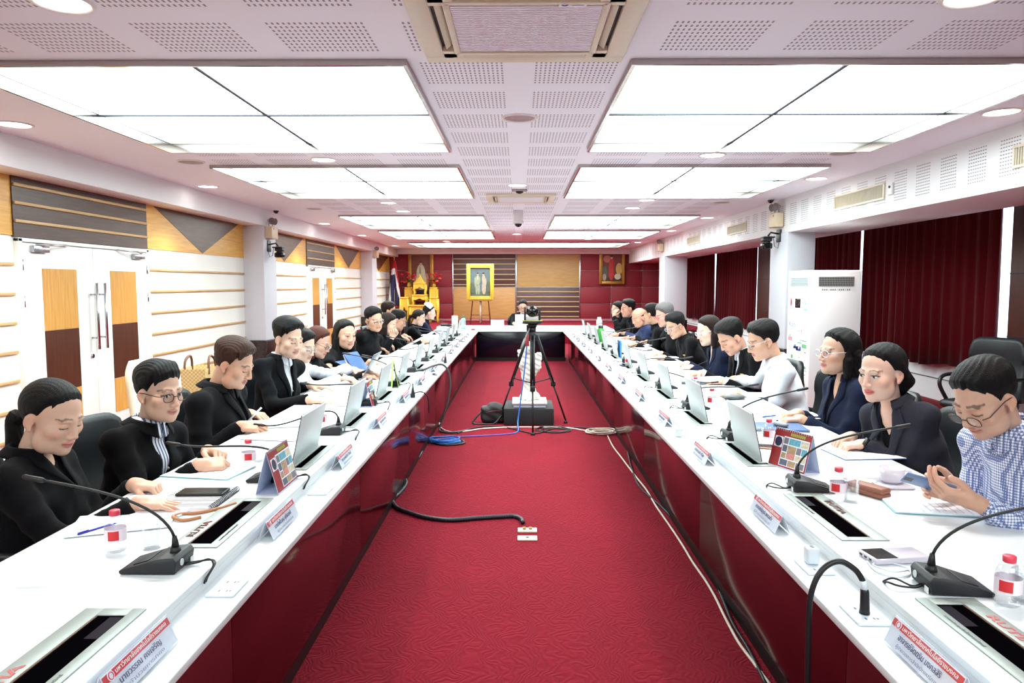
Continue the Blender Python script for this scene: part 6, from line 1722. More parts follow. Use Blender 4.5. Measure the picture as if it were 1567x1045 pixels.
q = empty('computer_mouse', (p.x + 0.02, p.y - 0.02, TZ + 0.0152), 'grey computer mouse on the slate-blue notebook', 'mouse', None, 0.4); MB().ell((0, 0, 0.014), (0.035, 0.06, 0.018)).obj('shell', mat('mouse_grey', (120, 122, 126), 0.4), q); MB().cyl((-0.004, 0.03, 0.028), (0.004, 0.03, 0.028), 0.008, n=10).obj('wheel', M_black, q)
p = top(1122, 611); r = empty('spectacle_pouch', (p.x, p.y, TZ), 'dark grey pouch before the man in white shirt', 'pouch', None, 0.2); MB().ell((0, 0, 0.022), (0.10, 0.05, 0.022), 16, 8).obj('shell', mat('pouch_grey', (92, 96, 98), 0.5), r); MB().box((0, 0, 0.022), (0.19, 0.096, 0.003), 0.001).obj('seam', M_black, r)
# phone in hands of the check-shirted man
hp = on_y(1420, 742, 2.82); phone(hp.x, hp.y, hp.z, 0, 'slate-blue phone held in the hands of the man in check shirt', mat('slate_phone', (92, 116, 156), 0.4), 0.085, 0.18, tilt=(0.3, 0.62, 1.45))
hp = on_y(654, 513, 12.9); phone(-1.46, 13.0, 0.80, 0, 'pale phone held by the woman with ponytail', mat('pale_phone', (214, 216, 226), 0.4), 0.085, 0.18, tilt=(0.9, 0.0, -1.57))
p = top(1060, 588); r = empty('binder', (p.x + 0.05, p.y, TZ), 'dark closed binder on the papers before the brass-badged man', 'binder', None, 1.45); MB().box((0, 0, 0.014), (0.06, 0.30, 0.022), 0.004).obj('cover', mat('slate_plastic', (84, 92, 104), 0.4), r); MB().box((0.006, 0, 0.014), (0.056, 0.29, 0.016)).obj('pages', M_paper, r)
# pen in the heavyset man's hand; leaflet; open blue folder held by the long-haired woman
hp = on_z(388, 636, TZ + 0.07); r = empty('pen', tuple(hp), 'silver pen held by the heavyset man', 'pen'); r.rotation_euler = (0.2, -0.75, 0.5); MB().tube([(-0.07, 0, 0), (0.07, 0, 0)], 0.005, 8).obj('barrel', M_silver, r); MB().box((0.05, 0, 0.007), (0.04, 0.003, 0.002)).obj('clip', M_silver, r)
fp = on_y(545, 566, 7.25)
r = empty('folder', (fp.x, fp.y, TZ + 0.035), 'open blue folder held up by the long-haired woman', 'folder', None, math.radians(-20))
Mf = Matrix.Rotation(math.radians(-38), 3, 'Y')
MB().box(Mf @ Vector((0.0, 0.10, 0.10)), (0.008, 0.26, 0.24), 0.002, M=Mf).obj('back_cover', M_bluec, r); MB().sheet(lambda u, v: tuple(Mf @ Vector((-0.012 - 0.02 * math.sin(v * 3.1), -0.02 + 0.24 * u, 0.22 * v - 0.01))), 6, 8, 0.002).obj('page', M_paper, r)
Mg = Matrix.Rotation(math.radians(-70), 3, 'Y')
MB().box(Mg @ Vector((0.0, 0.10, 0.13)) , (0.006, 0.25, 0.24), 0.002, M=Mg).obj('front_cover', M_bluec, r)
# laptop of the typist, light green card, phone and keys, head-table laptop and sign
def laptop(x, y, rz, label, body, lid_ang=1.9, w=0.36, d=0.25, z=TZ):
    """local -y is towards the user; lid rises at +y"""
    r = empty('laptop', (x, y, z), label, 'laptop', None, rz)
    MB().box((0, 0, 0.009), (w, d, 0.016), 0.004).obj('base', body, r); MB().box((0, 0.02, 0.0175), (w * .86, d * .45, 0.001)).obj('keyboard', M_black, r)
    Ml = Matrix.Rotation(lid_ang - PI / 2, 3, 'X').transposed()
    c_ = Vector((0, d / 2, 0.012)) + Ml @ Vector((0, 0, d / 2)); L_ = MB().box(c_, (w, 0.008, d), 0.003, M=Ml).obj('lid', body, r)
    MB().box(c_ + Ml @ Vector((0, -0.0045, 0)), (w - 0.02, 0.001, d - 0.02), 0, M=Ml).obj('screen', M_screen, L_)
p = top(535, 578); laptop(p.x + 0.03, p.y, -PI / 2, 'grey laptop the white-shirted person types on', mat('laptop_grey', (120, 122, 130), 0.35, 0.4), 2.05, 0.38, 0.26)
laptop(hF.x if hasattr(hF, 'x') else hF[0], 15.78, PI, 'pale laptop on the head table before the man in white shirt', mat('pale_lid', (228, 206, 212), 0.4), 1.75, 0.34, 0.26)
r = empty('nameplate', ((762 - 794) / 70.0, 15.30, TZ), 'white tent nameplate on the head table beside the laptop', 'nameplate', None, 0)
MB().prism([(-0.14, -0.05, 0), (0.14, -0.05, 0), (0.14, -0.004, 0.16), (-0.14, -0.004, 0.16)], (0, 0.003, 0.001)).obj('front_panel', M_card, r); MB().prism([(-0.14, 0.05, 0), (0.14, 0.05, 0), (0.14, 0.004, 0.16), (-0.14, 0.004, 0.16)], (0, -0.003, 0.001)).obj('back_panel', M_card, r)
text_mb('ประธาน', 0.09, (-0.10, -0.036, 0.05), (1, 0, 0), (0, 0.28, 1), width=0.2).obj('print', M_cgrey, r)
p = top(602, 592); r = empty('greeting_card', (p.x, p.y, TZ), 'light green card standing behind the second raised monitor, door side', 'card', None, 0.25)
MB().prism([(-0.02, -0.10, 0), (-0.02, 0.10, 0), (-0.002, 0.10, 0.24), (-0.002, -0.10, 0.24)], (0.002, 0, 0)).obj('front_leaf', M_green, r); MB().prism([(0.04, -0.10, 0), (0.04, 0.10, 0), (0.002, 0.10, 0.24), (0.002, -0.10, 0.24)], (-0.002, 0, 0)).obj('back_leaf', M_green, r)
p = on_z(640, 567, TZ); phone(-0.98 - 0.06, p.y, TZ, 0.0, 'dark phone lying by the loose cables, door side', M_micd)
p = on_z(972, 561, TZ); phone(1.18, 8.0, TZ, 0.1, 'dark phone lying behind the name cards, curtain side', M_micd)
p = on_z(661, 574, SZ); r = empty('key_bunch', (-0.93, p.y, SZ), 'small bunch of keys on the ledge by the loose cables', 'keys')
MB().tube([(0.03 * math.cos(a_), 0.03 * math.sin(a_), 0.004) for a_ in [2 * PI * k / 14 for k in range(14)]], 0.003, 5, closed=True).obj('ring', M_silver, r)
for k in range(4): MB().box((0.05 * math.cos(k * .5 - .6), 0.06 * math.sin(k * .5 - .6), 0.006 + 0.003 * k), (0.07, 0.022, 0.003), 0.001, rot=Quaternion((0, 0, 1), k * .5 - .6)).obj('key', M_micd, r)
# far clutter
def box_thing(name, px, py, size, m, label, cat, lidm=None, side=None):
    p = top(px, py); r = empty(name, (p.x, p.y, TZ), label, cat)
    MB().box((0, 0, size[2] / 2), size, 0.008).obj('body', m, r)
    if lidm: MB().box((0, 0, size[2] + 0.004), (size[0] * .7, size[1] * .7, 0.01), 0.003).obj('lid', lidm, r)
box_thing('tissue_box', 678, 513, (0.22, 0.14, 0.16), mat('pale_blue_box', (190, 206, 238), 0.5), 'pale blue box among the papers before the woman with ponytail', 'box', M_paper)
box_thing('drink_carton', 696, 502, (0.12, 0.12, 0.26), mat('cream_carton', (226, 222, 196), 0.5), 'cream drink carton near the far end of the door-side table', 'carton', M_cap)
def flask(px, py, m, cm_, label, R=0.05, H=0.27):
    p = top(px, py); r = empty('drink_flask', (p.x, p.y, TZ), label, 'flask')
    MB().lathe([(0, 0), (R, 0), (R, H * .72), (R * .6, H * .84), (R * .6, H * .86)], n=16).obj('body', m, r); MB().lathe([(R * .65, H * .84), (R * .65, H), (0, H)], n=16).obj('cap', cm_, r)
flask(709, 503, mat('steel_flask', (170, 190, 196), 0.3, 0.5), mat('green_cap', (24, 84, 66), 0.4), 'steel flask with dark green cap near the far end of the door-side table')
flask(919, 523, mat('green_flask', (60, 170, 70), 0.35), M_black, 'bright green flask with black cap on the curtain-side table', 0.06, 0.26)
flask(917, 503, mat('white_flask', (206, 212, 210), 0.4), M_vent, 'white flask near the far end of the curtain-side table', 0.06, 0.24)
box_thing('blue_box', 948, 547, (0.03, 0.20, 0.22), mat('bright_blue_card', (60, 130, 200), 0.4), 'bright blue upright carton before the grey-haired man', 'carton', M_paper)
# small camera left on the door-side table
p = top(687, 513); r = empty('compact_camera', (-1.33, p.y, TZ), 'small black video camera standing on the door-side table by the pale blue box', 'camera')
MB().cyl((0, 0, 0), (0, 0, 0.02), 0.05, n=16).cyl((0, 0, 0.02), (0, 0, 0.12), 0.012).obj('stand', M_black, r); MB().box((0, 0, 0.16), (0.16, 0.10, 0.09), 0.015).obj('body', M_micd, r); MB().cyl((0.08, 0, 0.16), (0.12, 0, 0.16), 0.035).obj('lens', M_bcam, r)
# plugs and cables on the door-side ledge
def cable(label, pts, rad, m, n=8, name='cable'):
    o = MB().tube(catmull(pts, n), rad, 8).obj(name, m); return tag(o, label, 'cable')
cable('thick black and grey cable looping off the door-side ledge to the floor', [(-1.00, 7.6, TZ + 0.012), (-0.99, 7.62, TZ + 0.013), (-0.93, 7.75, TZ + 0.03), (-0.84, 7.86, TZ + 0.03), (-0.775, 7.88, 0.64), (-0.755, 7.86, 0.48), (-0.80, 7.80, 0.25), (-0.86, 7.75, 0.06), (-0.85, 7.70, 0.015), (-0.72, 7.66, 0.012), (-0.55, 7.78, 0.012)], 0.012, mat('grey_black_cable', (62, 58, 60), 0.45))
cable('short black cable end dangling from the door-side ledge', [(-0.97, 6.1, SZ + 0.007), (-0.92, 6.25, SZ + 0.008), (-0.86, 6.33, SZ + 0.006), (-0.815, 6.36, 0.60), (-0.805, 6.36, 0.50), (-0.805, 6.36, 0.46)], 0.006, M_black)
for (x, y, lb) in [(-0.90, 6.05, 'black plug standing on the ledge near the dangling cable'), (-0.90, 8.75, 'black plug standing on the ledge beyond the looping cable')]:
    r = empty('plug', (x, y, SZ), lb, 'plug'); MB().lathe([(0, 0), (0.02, 0), (0.02, 0.02), (0.012, 0.06), (0.006, 0.09), (0.0, 0.092)], n=12).obj('body', M_black, r); MB().cyl((0, 0, 0.09), (0, 0, 0.12), 0.004, n=8).obj('cord_end', M_black, r)
# ================================================================== THE AISLE
def fl(px, py, z=0.0): return on_z(px, py, z)
# tripod with pan camera
T0 = Vector((0.15, 8.02, 0.0))
r = empty('tripod', tuple(T0), 'black tripod standing in the aisle before the white sculpture', 'tripod')
apex = Vector((0, 0, 1.06))
feet_ = [Vector((0.0, -0.44, 0)), Vector((-0.385, 0.24, 0)), Vector((0.395, 0.24, 0))]
for f in feet_:
    d = (f + Vector((0, 0, 0.03)) - apex); a = apex + d.normalized() * 0.02 + Vector((f.x, f.y, 0)).normalized() * 0.05
    k = a.lerp(f + Vector((0, 0, 0.03)), 0.56); e = f + Vector((0, 0, 0.03)); sd = d.cross(Vector((0, 0, 1))).normalized() * 0.017
    L = MB().tube([a + sd, k + sd], 0.0105, 8).tube([a - sd, k - sd], 0.0105, 8).tube([k - d.normalized() * 0.1, e], 0.0105, 8).obj('leg', M_black, r)
    MB().box(k, (0.055, 0.05, 0.06), 0.008).obj('clamp', M_micd, L)
    MB().cyl(e, f + Vector((0, 0, 0.0)), 0.018, 0.024, 12).obj('rubber_foot', M_micd, L)
sp_ = MB(); hub = Vector((0, 0, 0.50)); sp_.cyl(hub - Vector((0, 0, 0.04)), hub + Vector((0, 0, 0.03)), 0.025)
for f in feet_:
    d = f + Vector((0, 0, 0.03)) - apex; sp_.tube([hub, apex + Vector((f.x, f.y, 0)).normalized() * 0.05 + d * 0.50], 0.007, 6)
sp_.obj('spreader', M_black, r)
MB().cyl((0, 0, 0.54), (0, 0, 1.10), 0.014).cyl((0, 0, 1.0), (0, 0, 1.09), 0.045, 0.035).obj('centre_column', M_micd, r)
MB().cyl((0, 0, 1.08), (0, 0, 1.13), 0.04).box((0, 0, 1.15), (0.10, 0.12, 0.04), 0.008).box((-0.05, 0.0, 1.12), (0.03, 0.07, 0.07), 0.006).obj('pan_head', M_black, r)
MB().tube([(-0.03, -0.04, 1.12), (-0.115, -0.16, 0.93)], 0.009, 8).tube([(-0.08, -0.11, 1.01), (-0.125, -0.175, 0.90)], 0.014, 8).obj('pan_handle', mat('grey_grip', (120, 116, 112), 0.5), r)
MB().box((-0.055, -0.045, 0.985), (0.04, 0.012, 0.13), 0.003).obj('red_tag', mat('faded_red_tag', (176, 60, 72), 0.6), r)
c = empty('pan_camera', tuple(T0 + Vector((0.0, 0, 1.1705))), 'black pan-tilt conference camera on top of the tripod', 'camera')
MB().cyl((0, 0, 0), (0, 0, 0.035), 0.115, 0.10, 28).obj('turntable', M_black, c); MB().cyl((0, 0, 0.030), (0, 0, 0.036), 0.1165, n=28).obj('yellow_ring', mat('olive_band', (150, 150, 60), 0.4), c)
for s_ in (-1, 1): MB().box((s_ * 0.082, 0, 0.11), (0.022, 0.06, 0.15), 0.008).obj('fork_arm', M_black, c)
MB().ell((0, 0, 0.135), (0.066, 0.062, 0.066), 20, 12).cyl((0, 0.05, 0.135), (0, 0.085, 0.135), 0.04, n=18).obj('camera_ball', M_bcam, c)
MB().box((0, -0.0, 0.055), (0.14, 0.05, 0.05), 0.01).obj('pale_base', mat('pale_grey_plastic', (190, 180, 190), 0.5), c)
# black box, slab and sculpture
r = empty('display_plinth', (0.115, 8.42, 0), 'matt black plinth box in the aisle under the white sculpture', 'plinth')
MB().box((0, 0, 0.098), (0.57, 0.62, 0.19), 0.004).obj('box', mat('matt_black_board', (24, 24, 27), 0.7), r); MB().box((0, 0, 0.0015), (0.55, 0.60, 0.003)).obj('foot', M_black, r)
r = empty('sculpture', (0.125, 8.36, 0.1935), 'white carved sculpture on a square slab, half hidden by the tripod', 'sculpture')
M_marble = mat('white_stone', (226, 220, 212), 0.5, scale=14, var=0.10, bump=0.2)
MB().box((0, 0, 0.020), (0.37, 0.38, 0.038), 0.004).obj('lower_slab', mat('pale_lilac_stone', (190, 190, 210), 0.5), r); MB().box((0, 0, 0.052), (0.40, 0.41, 0.024), 0.004).obj('upper_slab', M_marble, r)
def carve(P):
    d = None
    rnd = random.Random(5)
    for (a, b, ra, rb) in [((0, 0, .05), (-.02, 0, .30), .085, .055), ((-.02, 0, .30), (-.075, .01, .50), .055, .055), ((-.02, 0, .28), (.07, 0, .46), .05, .06), ((.07, 0, .46), (.10, .0, .58), .06, .045), ((-.075, 0, .50), (-.095, 0, .62), .055, .045),
                           ((0, 0, .25), (.0, .02, .66), .05, .04), ((0, 0, .66), (-.03, .0, .72), .045, .035), ((-.11, 0, .05), (-.02, 0, .16), .035, .04), ((.12, .02, .05), (.02, 0, .18), .035, .045), ((0, -.11, .05), (0, -.02, .16), .035, .04)]:
        e = s_cone(P, a, b, ra, rb); d = e if d is None else smin(d, e, 0.03)
    d = d + 0.012 * np.sin(P[..., 0] * 60 + P[..., 2] * 40) * np.sin(P[..., 2] * 70 - P[..., 1] * 50)
    return np.maximum(d, 0.0645 - P[..., 2])
V, F = surface(carve, (-.2, -.2, .04), (.2, .2, .80), 0.012); np_obj('carving', [(relax(V, F, 1, .3), F, 0)], M_marble, r)
# black shoulder bag
r = empty('shoulder_bag', (-0.305, 8.30, 0.0), 'black shoulder bag slumped on the carpet by the plinth box', 'bag')
def bagf(P):
    d = s_box(P, (0, 0, 0.10), (0.14, 0.09, 0.10), 0.05); d = smin(d, s_ell(P, (0.03, 0, 0.18), (0.09, 0.07, 0.06)), 0.05)
    d = d + 0.008 * np.sin(P[..., 0] * 34 + P[..., 2] * 22) * np.sin(P[..., 2] * 38)
    return np.maximum(d, 0.004 - P[..., 2])
V, F = surface(bagf, (-.22, -.16, -.01), (.22, .16, .30), 0.012); np_obj('pouch', [(relax(V, F, 1, .3), F, 0)], mat('black_nylon', (24, 24, 27), 0.6, bump=0.2), r)
MB().tube(catmull([(-0.12, -0.05, 0.14), (-0.20, -0.09, 0.06), (-0.22, -0.12, 0.010), (-0.10, -0.15, 0.008), (0.02, -0.13, 0.010), (0.11, -0.085, 0.10)], 6), 0.011, 6).obj('strap', M_micd, r)
MB().tube([(-0.08, -0.092, 0.13), (0.0, -0.096, 0.15), (0.09, -0.09, 0.15)], 0.004, 6).obj('zip', mat('red_zip', (120, 40, 48), 0.5), r)
# coils and floor cables
def coil(name, c, R, r_, m, label, turns, seed, h=0.03, squash=0.8):
    rnd = random.Random(seed); pts = []
    for k in range(turns * 14):
        a = 2 * PI * k / 14; t = k // 14; q = R * (1 + 0.10 * math.sin(3 * a + t) + 0.16 * math.sin(a * 0.37 + t * 2.1)); 
        pts.append((c[0] + q * math.cos(a) + 0.02 * math.sin(t * 1.7), c[1] + squash * q * math.sin(a) + 0.02 * math.cos(t * 2.3), r_ + 0.002 + h * (0.5 + 0.5 * math.sin(a * 0.5 + t * 1.3)) * (t / max(1, turns))))
    o = MB().tube(catmull(pts, 3), r_, 6).obj(name, m); return tag(o, label, 'cable')
M_bluecab = mat('blue_network_cable', (28, 104, 190), 0.45); M_ivcab = mat('ivory_cable', (216, 200, 186), 0.5)
b = fl(677, 677); coil('cable_coil', (b.x + 0.03, b.y, 0), 0.135, 0.0065, M_bluecab, 'bright blue network cable coiled on the carpet by the door-side table', 9, 1, 0.05)
b2 = fl(683, 685); coil('cable_coil', (b.x + 0.06, b.y - 0.03, 0), 0.15, 0.007, M_black, 'black cable coil lying beneath the bright blue coil', 3, 2, 0.006)
w = fl(925, 663); coil('cable_coil', (w.x - 0.03, w.y, 0), 0.135, 0.0065, M_ivcab, 'ivory cable coiled on the carpet by the curtain-side table', 8, 3, 0.035)
k2 = fl(848, 659); coil('cable_coil', (k2.x, k2.y, 0), 0.16, 0.006, M_black, 'black cable coil on the carpet beside the plinth box', 4, 4, 0.015)
def floor_cable(label, px, rad, m, z=None, n=6):
    pts = [fl(x, y) for x, y in px]
    pts = [Vector((p.x, p.y, rad + 0.001)) for p in pts]
    o = MB().tube(catmull(pts, n), rad, 8).obj('floor_cable', m); return tag(o, label, 'cable')
floor_cable('ivory cable running from its coil along the curtain-side table panel', [(930, 668), (938, 684), (950, 700), (962, 716), (975, 733), (990, 752), (1004, 776), (1022, 802), (1042, 832), (1060, 862), (1078, 888), (1094, 915), (1110, 948), (1130, 985), (1152, 1015), (1178, 1050)], 0.0068, M_ivcab)
floor_cable('black cable lying along the foot of the curtain-side panel', [(950, 664), (958, 680), (962, 700), (968, 722), (980, 748), (1010, 775), (1040, 808), (1068, 850), (1092, 888), (1108, 925), (1122, 958), (1145, 996), (1172, 1050)], 0.0075, M_black)
floor_cable('ivory cable crossing the aisle before the tripod', [(672, 640), (674, 655), (690, 662), (712, 661), (740, 657), (780, 655), (830, 655), (870, 656), (905, 662), (918, 664)], 0.008, mat('pinkish_white_cable', (226, 190, 186), 0.5))
floor_cable('black cable crossing the aisle behind the ivory one', [(700, 664), (720, 657), (745, 653.5), (770, 654), (800, 661), (822, 664), (850, 656), (880, 655), (920, 657), (948, 660)], 0.0075, M_black)
floor_cable('thin blue cable running from the blue coil toward the tripod', [(684, 668), (700, 669), (730, 668), (765, 666), (786, 664)], 0.006, mat('violet_blue_cable', (84, 84, 190), 0.45))
o = MB().tube(catmull([fl(786, 664) + Vector((0, 0, 0.007)), fl(793, 660) + Vector((0, 0, 0.007)), (-0.01, 8.00, 0.06), (0.02, 8.02, 0.30), (0.06, 8.0, 0.62), (0.09, 7.99, 0.95), (0.095, 8.0, 1.12)], 8), 0.0075, 8).obj('network_cable', mat('sky_blue_cable', (60, 120, 210), 0.45)); tag(o, 'blue network cable rising up the tripod to its camera', 'cable')
cp = [fl(638, 668), fl(645, 688), fl(642, 700), fl(628, 713), fl(617, 728), fl(622, 742), fl(612, 757), fl(601, 768), fl(608, 780), fl(628, 788), fl(652, 795), fl(690, 799), fl(730, 796), fl(764, 794), fl(786, 793), fl(797, 797), fl(800, 803)]
cp = [Vector((p.x, p.y, 0.0155)) for p in cp]; cp[0].z = 0.02
def conduit():
    m, nt, b_ = nodes_mat('spiral_conduit')
    tc = nt.nodes.new('ShaderNodeTexCoord'); sp = nt.nodes.new('ShaderNodeSeparateXYZ'); nt.links.new(tc.outputs['Object'], sp.inputs[0])
    u = mathn(nt, 'FLOORED_MODULO', mathn(nt, 'ADD', mathn(nt, 'MULTIPLY_ADD', sp.outputs['X'], 1.0, mathn(nt, 'MULTIPLY', sp.outputs['Y'], 0.7)), 10.0), 0.02)
    mx = nt.nodes.new('ShaderNodeMix'); mx.data_type = 'RGBA'; mx.inputs[6].default_value = (*lin((16, 18, 26)), 1); mx.inputs[7].default_value = (*lin((34, 36, 50)), 1)
    nt.links.new(mathn(nt, 'LESS_THAN', u, 0.008), mx.inputs[0]); nt.links.new(mx.outputs[2], b_.inputs['Base Color']); b_.inputs['Roughness'].default_value = 0.45
    return m
o = MB().tube(catmull(cp, 6), 0.0145, 10).obj('floor_conduit', conduit()); tag(o, 'thick black wrapped cable curving across the carpet to the floor sockets', 'cable')
for (py, lb, k) in [(812.5, 'ivory floor socket plate at the end of the thick black cable', 0), (825, 'ivory floor socket plate nearer the camera, with one dark hole', 1)]:
    p = fl(807, py); r = empty('floor_socket', (p.x, p.y, 0), lb, 'socket', 'ivory floor sockets')
    MB().box((0, 0, 0.006), (0.125, 0.072, 0.012), 0.004).obj('plate', mat('ivory_socket_plastic', (232, 222, 196), 0.4), r)
    for q in ((-0.02, 0.02) if k == 0 else (0.0,)): MB().cyl((q, 0, 0.012), (q, 0, 0.026 if k == 0 else 0.0135), 0.011, n=10).obj('connector', mat('brass_pin', (160, 140, 90), 0.4, 0.6) if k == 0 else M_black, r)

# ================================================================== CHAIRS
M_leath = mat('black_leather', (26, 30, 34), 0.42, scale=70, bump=0.15)
def office_chair():
    """faces local +x"""
    r = empty('office_chair', (0, 0, 0))
    MB().box((0, 0, 0.30), (0.46, 0.48, 0.075), 0.035).obj('seat', M_leath, r)
    def back(u, v):
        y = (u - 0.5) * 0.50; z = 0.33 + 0.585 * v
        e = 1 - 0.10 * max(0, (v - 0.75) / 0.25) ** 2
        return (-0.225 - 0.05 * v + 0.10 * ((u - 0.5) * 2) ** 2 * 0.45 + 0.012 * math.sin(v * 9), y * e, z - 0.05 * max(0, abs(u - 0.5) * 2 - 0.62) ** 2 * (v > 0.7) * 6)
    MB().sheet(back, 16, 14, 0.055).obj('backrest', M_leath, r)
    for s in (-1, 1):
        MB().tube(catmull([(-0.24, s * 0.255, 0.36), (-0.23, s * 0.275, 0.53), (-0.05, s * 0.28, 0.555), (0.12, s * 0.28, 0.54), (0.16, s * 0.275, 0.46), (0.08, s * 0.255, 0.32)], 6), 0.018, 8).obj('armrest', M_black, r)
    MB().cyl((0, 0, 0.10), (0, 0, 0.27), 0.03).cyl((0, 0, 0.25), (0, 0, 0.265), 0.12).obj('gas_column', M_black, r)
    for k in range(5):
        a = 2 * PI * k / 5 + 0.3; d = Vector((math.cos(a), math.sin(a), 0))
        L = MB().tube([Vector((0, 0, 0.11)), d * 0.15 + Vector((0, 0, 0.095)), d * 0.27 + Vector((0, 0, 0.075))], [0.028, 0.022, 0.016], 8).obj('base_leg', M_black, r)
        c_ = d * 0.27 + Vector((0, 0, 0.031)); n_ = Vector((-d.y, d.x, 0)); MB().cyl(c_ - n_ * 0.02, c_ + n_ * 0.02, 0.03, n=14).cyl(c_, c_ + Vector((0, 0, 0.045)), 0.008, n=8).obj('caster', M_micd, L)
    return r
proto = office_chair(); first = True
CH_L = ['ponytailed woman nearest the doors', 'man in zip jacket and striped shirt', 'heavyset man', 'man in open white shirt', 'white-shirted typist', 'woman with auburn bob', 'long-haired woman with blue folder', 'man in black shirt and silver glasses', 'woman with raised hand', 'suited man past the raised hand', 'brown-haired person seated back', 'woman with ponytail and phone', 'woman in white cap',
        'man in check shirt', 'charcoal-suited woman', 'navy-jacketed woman with pale glasses', 'man in white shirt', 'brass-badged man', 'woman with white glasses', 'man with chest badge', 'grey-haired man', 'man turned away', 'bald man', 'man in profile past the bald man', 'person resting a cheek on one hand']
for (x, y, chest, side), who in zip(CHAIR_AT, CH_L):
    o = proto if first else dup(proto); first = False
    o.location = (x - math.cos(math.radians(chest)) * 0.02, y - math.sin(math.radians(chest)) * 0.02, 0); o.rotation_euler = (0, 0, math.radians(chest)); tag(o, 'black leather office chair under the ' + who, 'chair', 'black leather office chairs')
o = dup(proto, (hF[0], 16.80, 0), -PI / 2, 'black leather office chair at the head table', 'black leather office chairs')
for c_ in o.children:
    if c_.name.startswith('backrest'): c_.scale = (1, 1.35, 1.0)
e_ = dup(proto, (4.85, 7.55, 0), math.radians(206), 'empty black leather office chair by the dark red curtain', 'black leather office chairs'); e_.scale = (1.14, 1.14, 1.14)
# cream chair with a straw tote near the doors
r = empty('side_chair', (-3.02, 6.15, 0), 'cream covered chair by the wall behind the heavyset man', 'chair', None, 0.0)
M_cream = mat('cream_cloth', (238, 226, 196), 0.8, bump=0.1)
MB().box((0, 0, 0.44), (0.46, 0.46, 0.07), 0.03).obj('seat', M_cream, r); MB().sheet(lambda u, v: (-0.20 - 0.05 * v, (u - .5) * (0.42 if v < .7 else 0.42 * (1 - (v - .7) ** 2 * 5)), 0.46 + 0.50 * v), 12, 12, 0.04).obj('backrest', M_cream, r)
for sx in (-1, 1):
    for sy in (-1, 1): MB().tube([(sx * 0.19, sy * 0.19, 0.42), (sx * 0.21, sy * 0.21, 0.0)], 0.016, 8).obj('leg', M_chrome, r)
def straw():
    m, nt, b_ = nodes_mat('woven_straw'); tc = nt.nodes.new('ShaderNodeTexCoord'); w_ = nt.nodes.new('ShaderNodeTexChecker'); w_.inputs['Scale'].default_value = 60
    w_.inputs[1].default_value = (*lin((226, 194, 140)), 1); w_.inputs[2].default_value = (*lin((200, 160, 104)), 1); nt.links.new(tc.outputs['Object'], w_.inputs[0]); nt.links.new(w_.outputs[0], b_.inputs['Base Color']); b_.inputs['Roughness'].default_value = 0.8
    return m
r = empty('straw_tote', (-2.82, 6.30, 0.4755), 'straw tote bag with brown handles on the cream chair', 'bag', None, 0.1)
tb = MB(); hx, hy, H = 0.09, 0.17, 0.40
for (a_, b2_) in (((-hx, -hy), (hx, -hy)), ((hx, -hy), (hx, hy)), ((hx, hy), (-hx, hy)), ((-hx, hy), (-hx, -hy))):
    tb.prism([(a_[0], a_[1], 0.005), (b2_[0], b2_[1], 0.005), (b2_[0] * 1.15, b2_[1] * 1.15, H), (a_[0] * 1.15, a_[1] * 1.15, H)], (0.001, 0.001, 0))
tb.box((0, 0, 0.005), (2 * hx, 2 * hy, 0.01)); tb.obj('basket', straw(), r)
for s in (-1, 1): MB().tube(catmull([(s * hx * 1.15, -0.10, H - 0.05), (s * hx * 1.1, -0.08, H + 0.06), (s * hx, 0, H + 0.10), (s * hx * 1.1, 0.08, H + 0.06), (s * hx * 1.15, 0.10, H - 0.05)], 6), 0.011, 8).obj('handle', mat('brown_strap', (104, 66, 44), 0.6), r)

# ================================================================== TALL AIR CONDITIONER
AX0, AX1, AY0, AY1, AZ = 3.47, 4.07, 8.60, 9.32, 1.775
r = empty('tower_air_conditioner', ((AX0 + AX1) / 2, (AY0 + AY1) / 2, 0), 'tall white floor-standing air conditioner with stickers before the column', 'air conditioner')
hx, hy = (AX1 - AX0) / 2, (AY1 - AY0) / 2
M_acw = mat('white_enamel', (240, 240, 242), 0.4, scale=5, var=0.01)
MB().box((0, 0, AZ / 2), (2 * hx, 2 * hy, AZ), 0.012).obj('casing', M_acw, r)
g = MB().box((0, -hy - 0.001, AZ - 0.135), (0.42, 0.004, 0.115), 0, 1)
for k in range(22): g.box((-0.20 + 0.0191 * k, -hy - 0.004, AZ - 0.135), (0.006, 0.006, 0.112))
for k in range(5): g.box((0, -hy - 0.005, AZ - 0.185 + 0.025 * k), (0.42, 0.005, 0.005))
g.obj('side_grille', [mat('grey_fin', (150, 150, 150), 0.5), mat('dark_recess', (60, 58, 54), 0.7)], r)
g = MB().box((-hx - 0.001, 0.0, AZ - 0.135), (0.004, 0.54, 0.115), 0, 1)
for k in range(6): g.box((-hx - 0.005, 0.0, AZ - 0.183 + 0.019 * k), (0.008, 0.54, 0.008))
g.obj('air_outlet', [mat('pale_blue_grey_fin', (186, 196, 200), 0.5), mat('grey_recess', (140, 150, 154), 0.7)], r)
MB().box((-hx - 0.003, 0.02, AZ - 0.40), (0.006, 0.16, 0.115), 0.002).obj('control_display', M_screen, r)
MB().ell((-hx - 0.003, 0.24, AZ - 0.39), (0.004, 0.028, 0.05)).obj('round_sticker', mat('maroon_sticker', (150, 70, 80), 0.5), r)
MB().box((-hx - 0.002, -0.22, AZ - 0.38), (0.004, 0.03, 0.07), 0.001).box((-hx - 0.002, -0.22, AZ - 0.47), (0.004, 0.10, 0.03), 0.001).obj('green_sticker', mat('pale_green_sticker', (150, 190, 166), 0.5), r)
for z_ in (AZ - 0.24, AZ - 0.58): MB().box((-hx - 0.0005, 0, z_), (0.003, 2 * hy - 0.05, 0.004)).obj('panel_seam', mat('seam_grey', (206, 204, 204), 0.6), r)
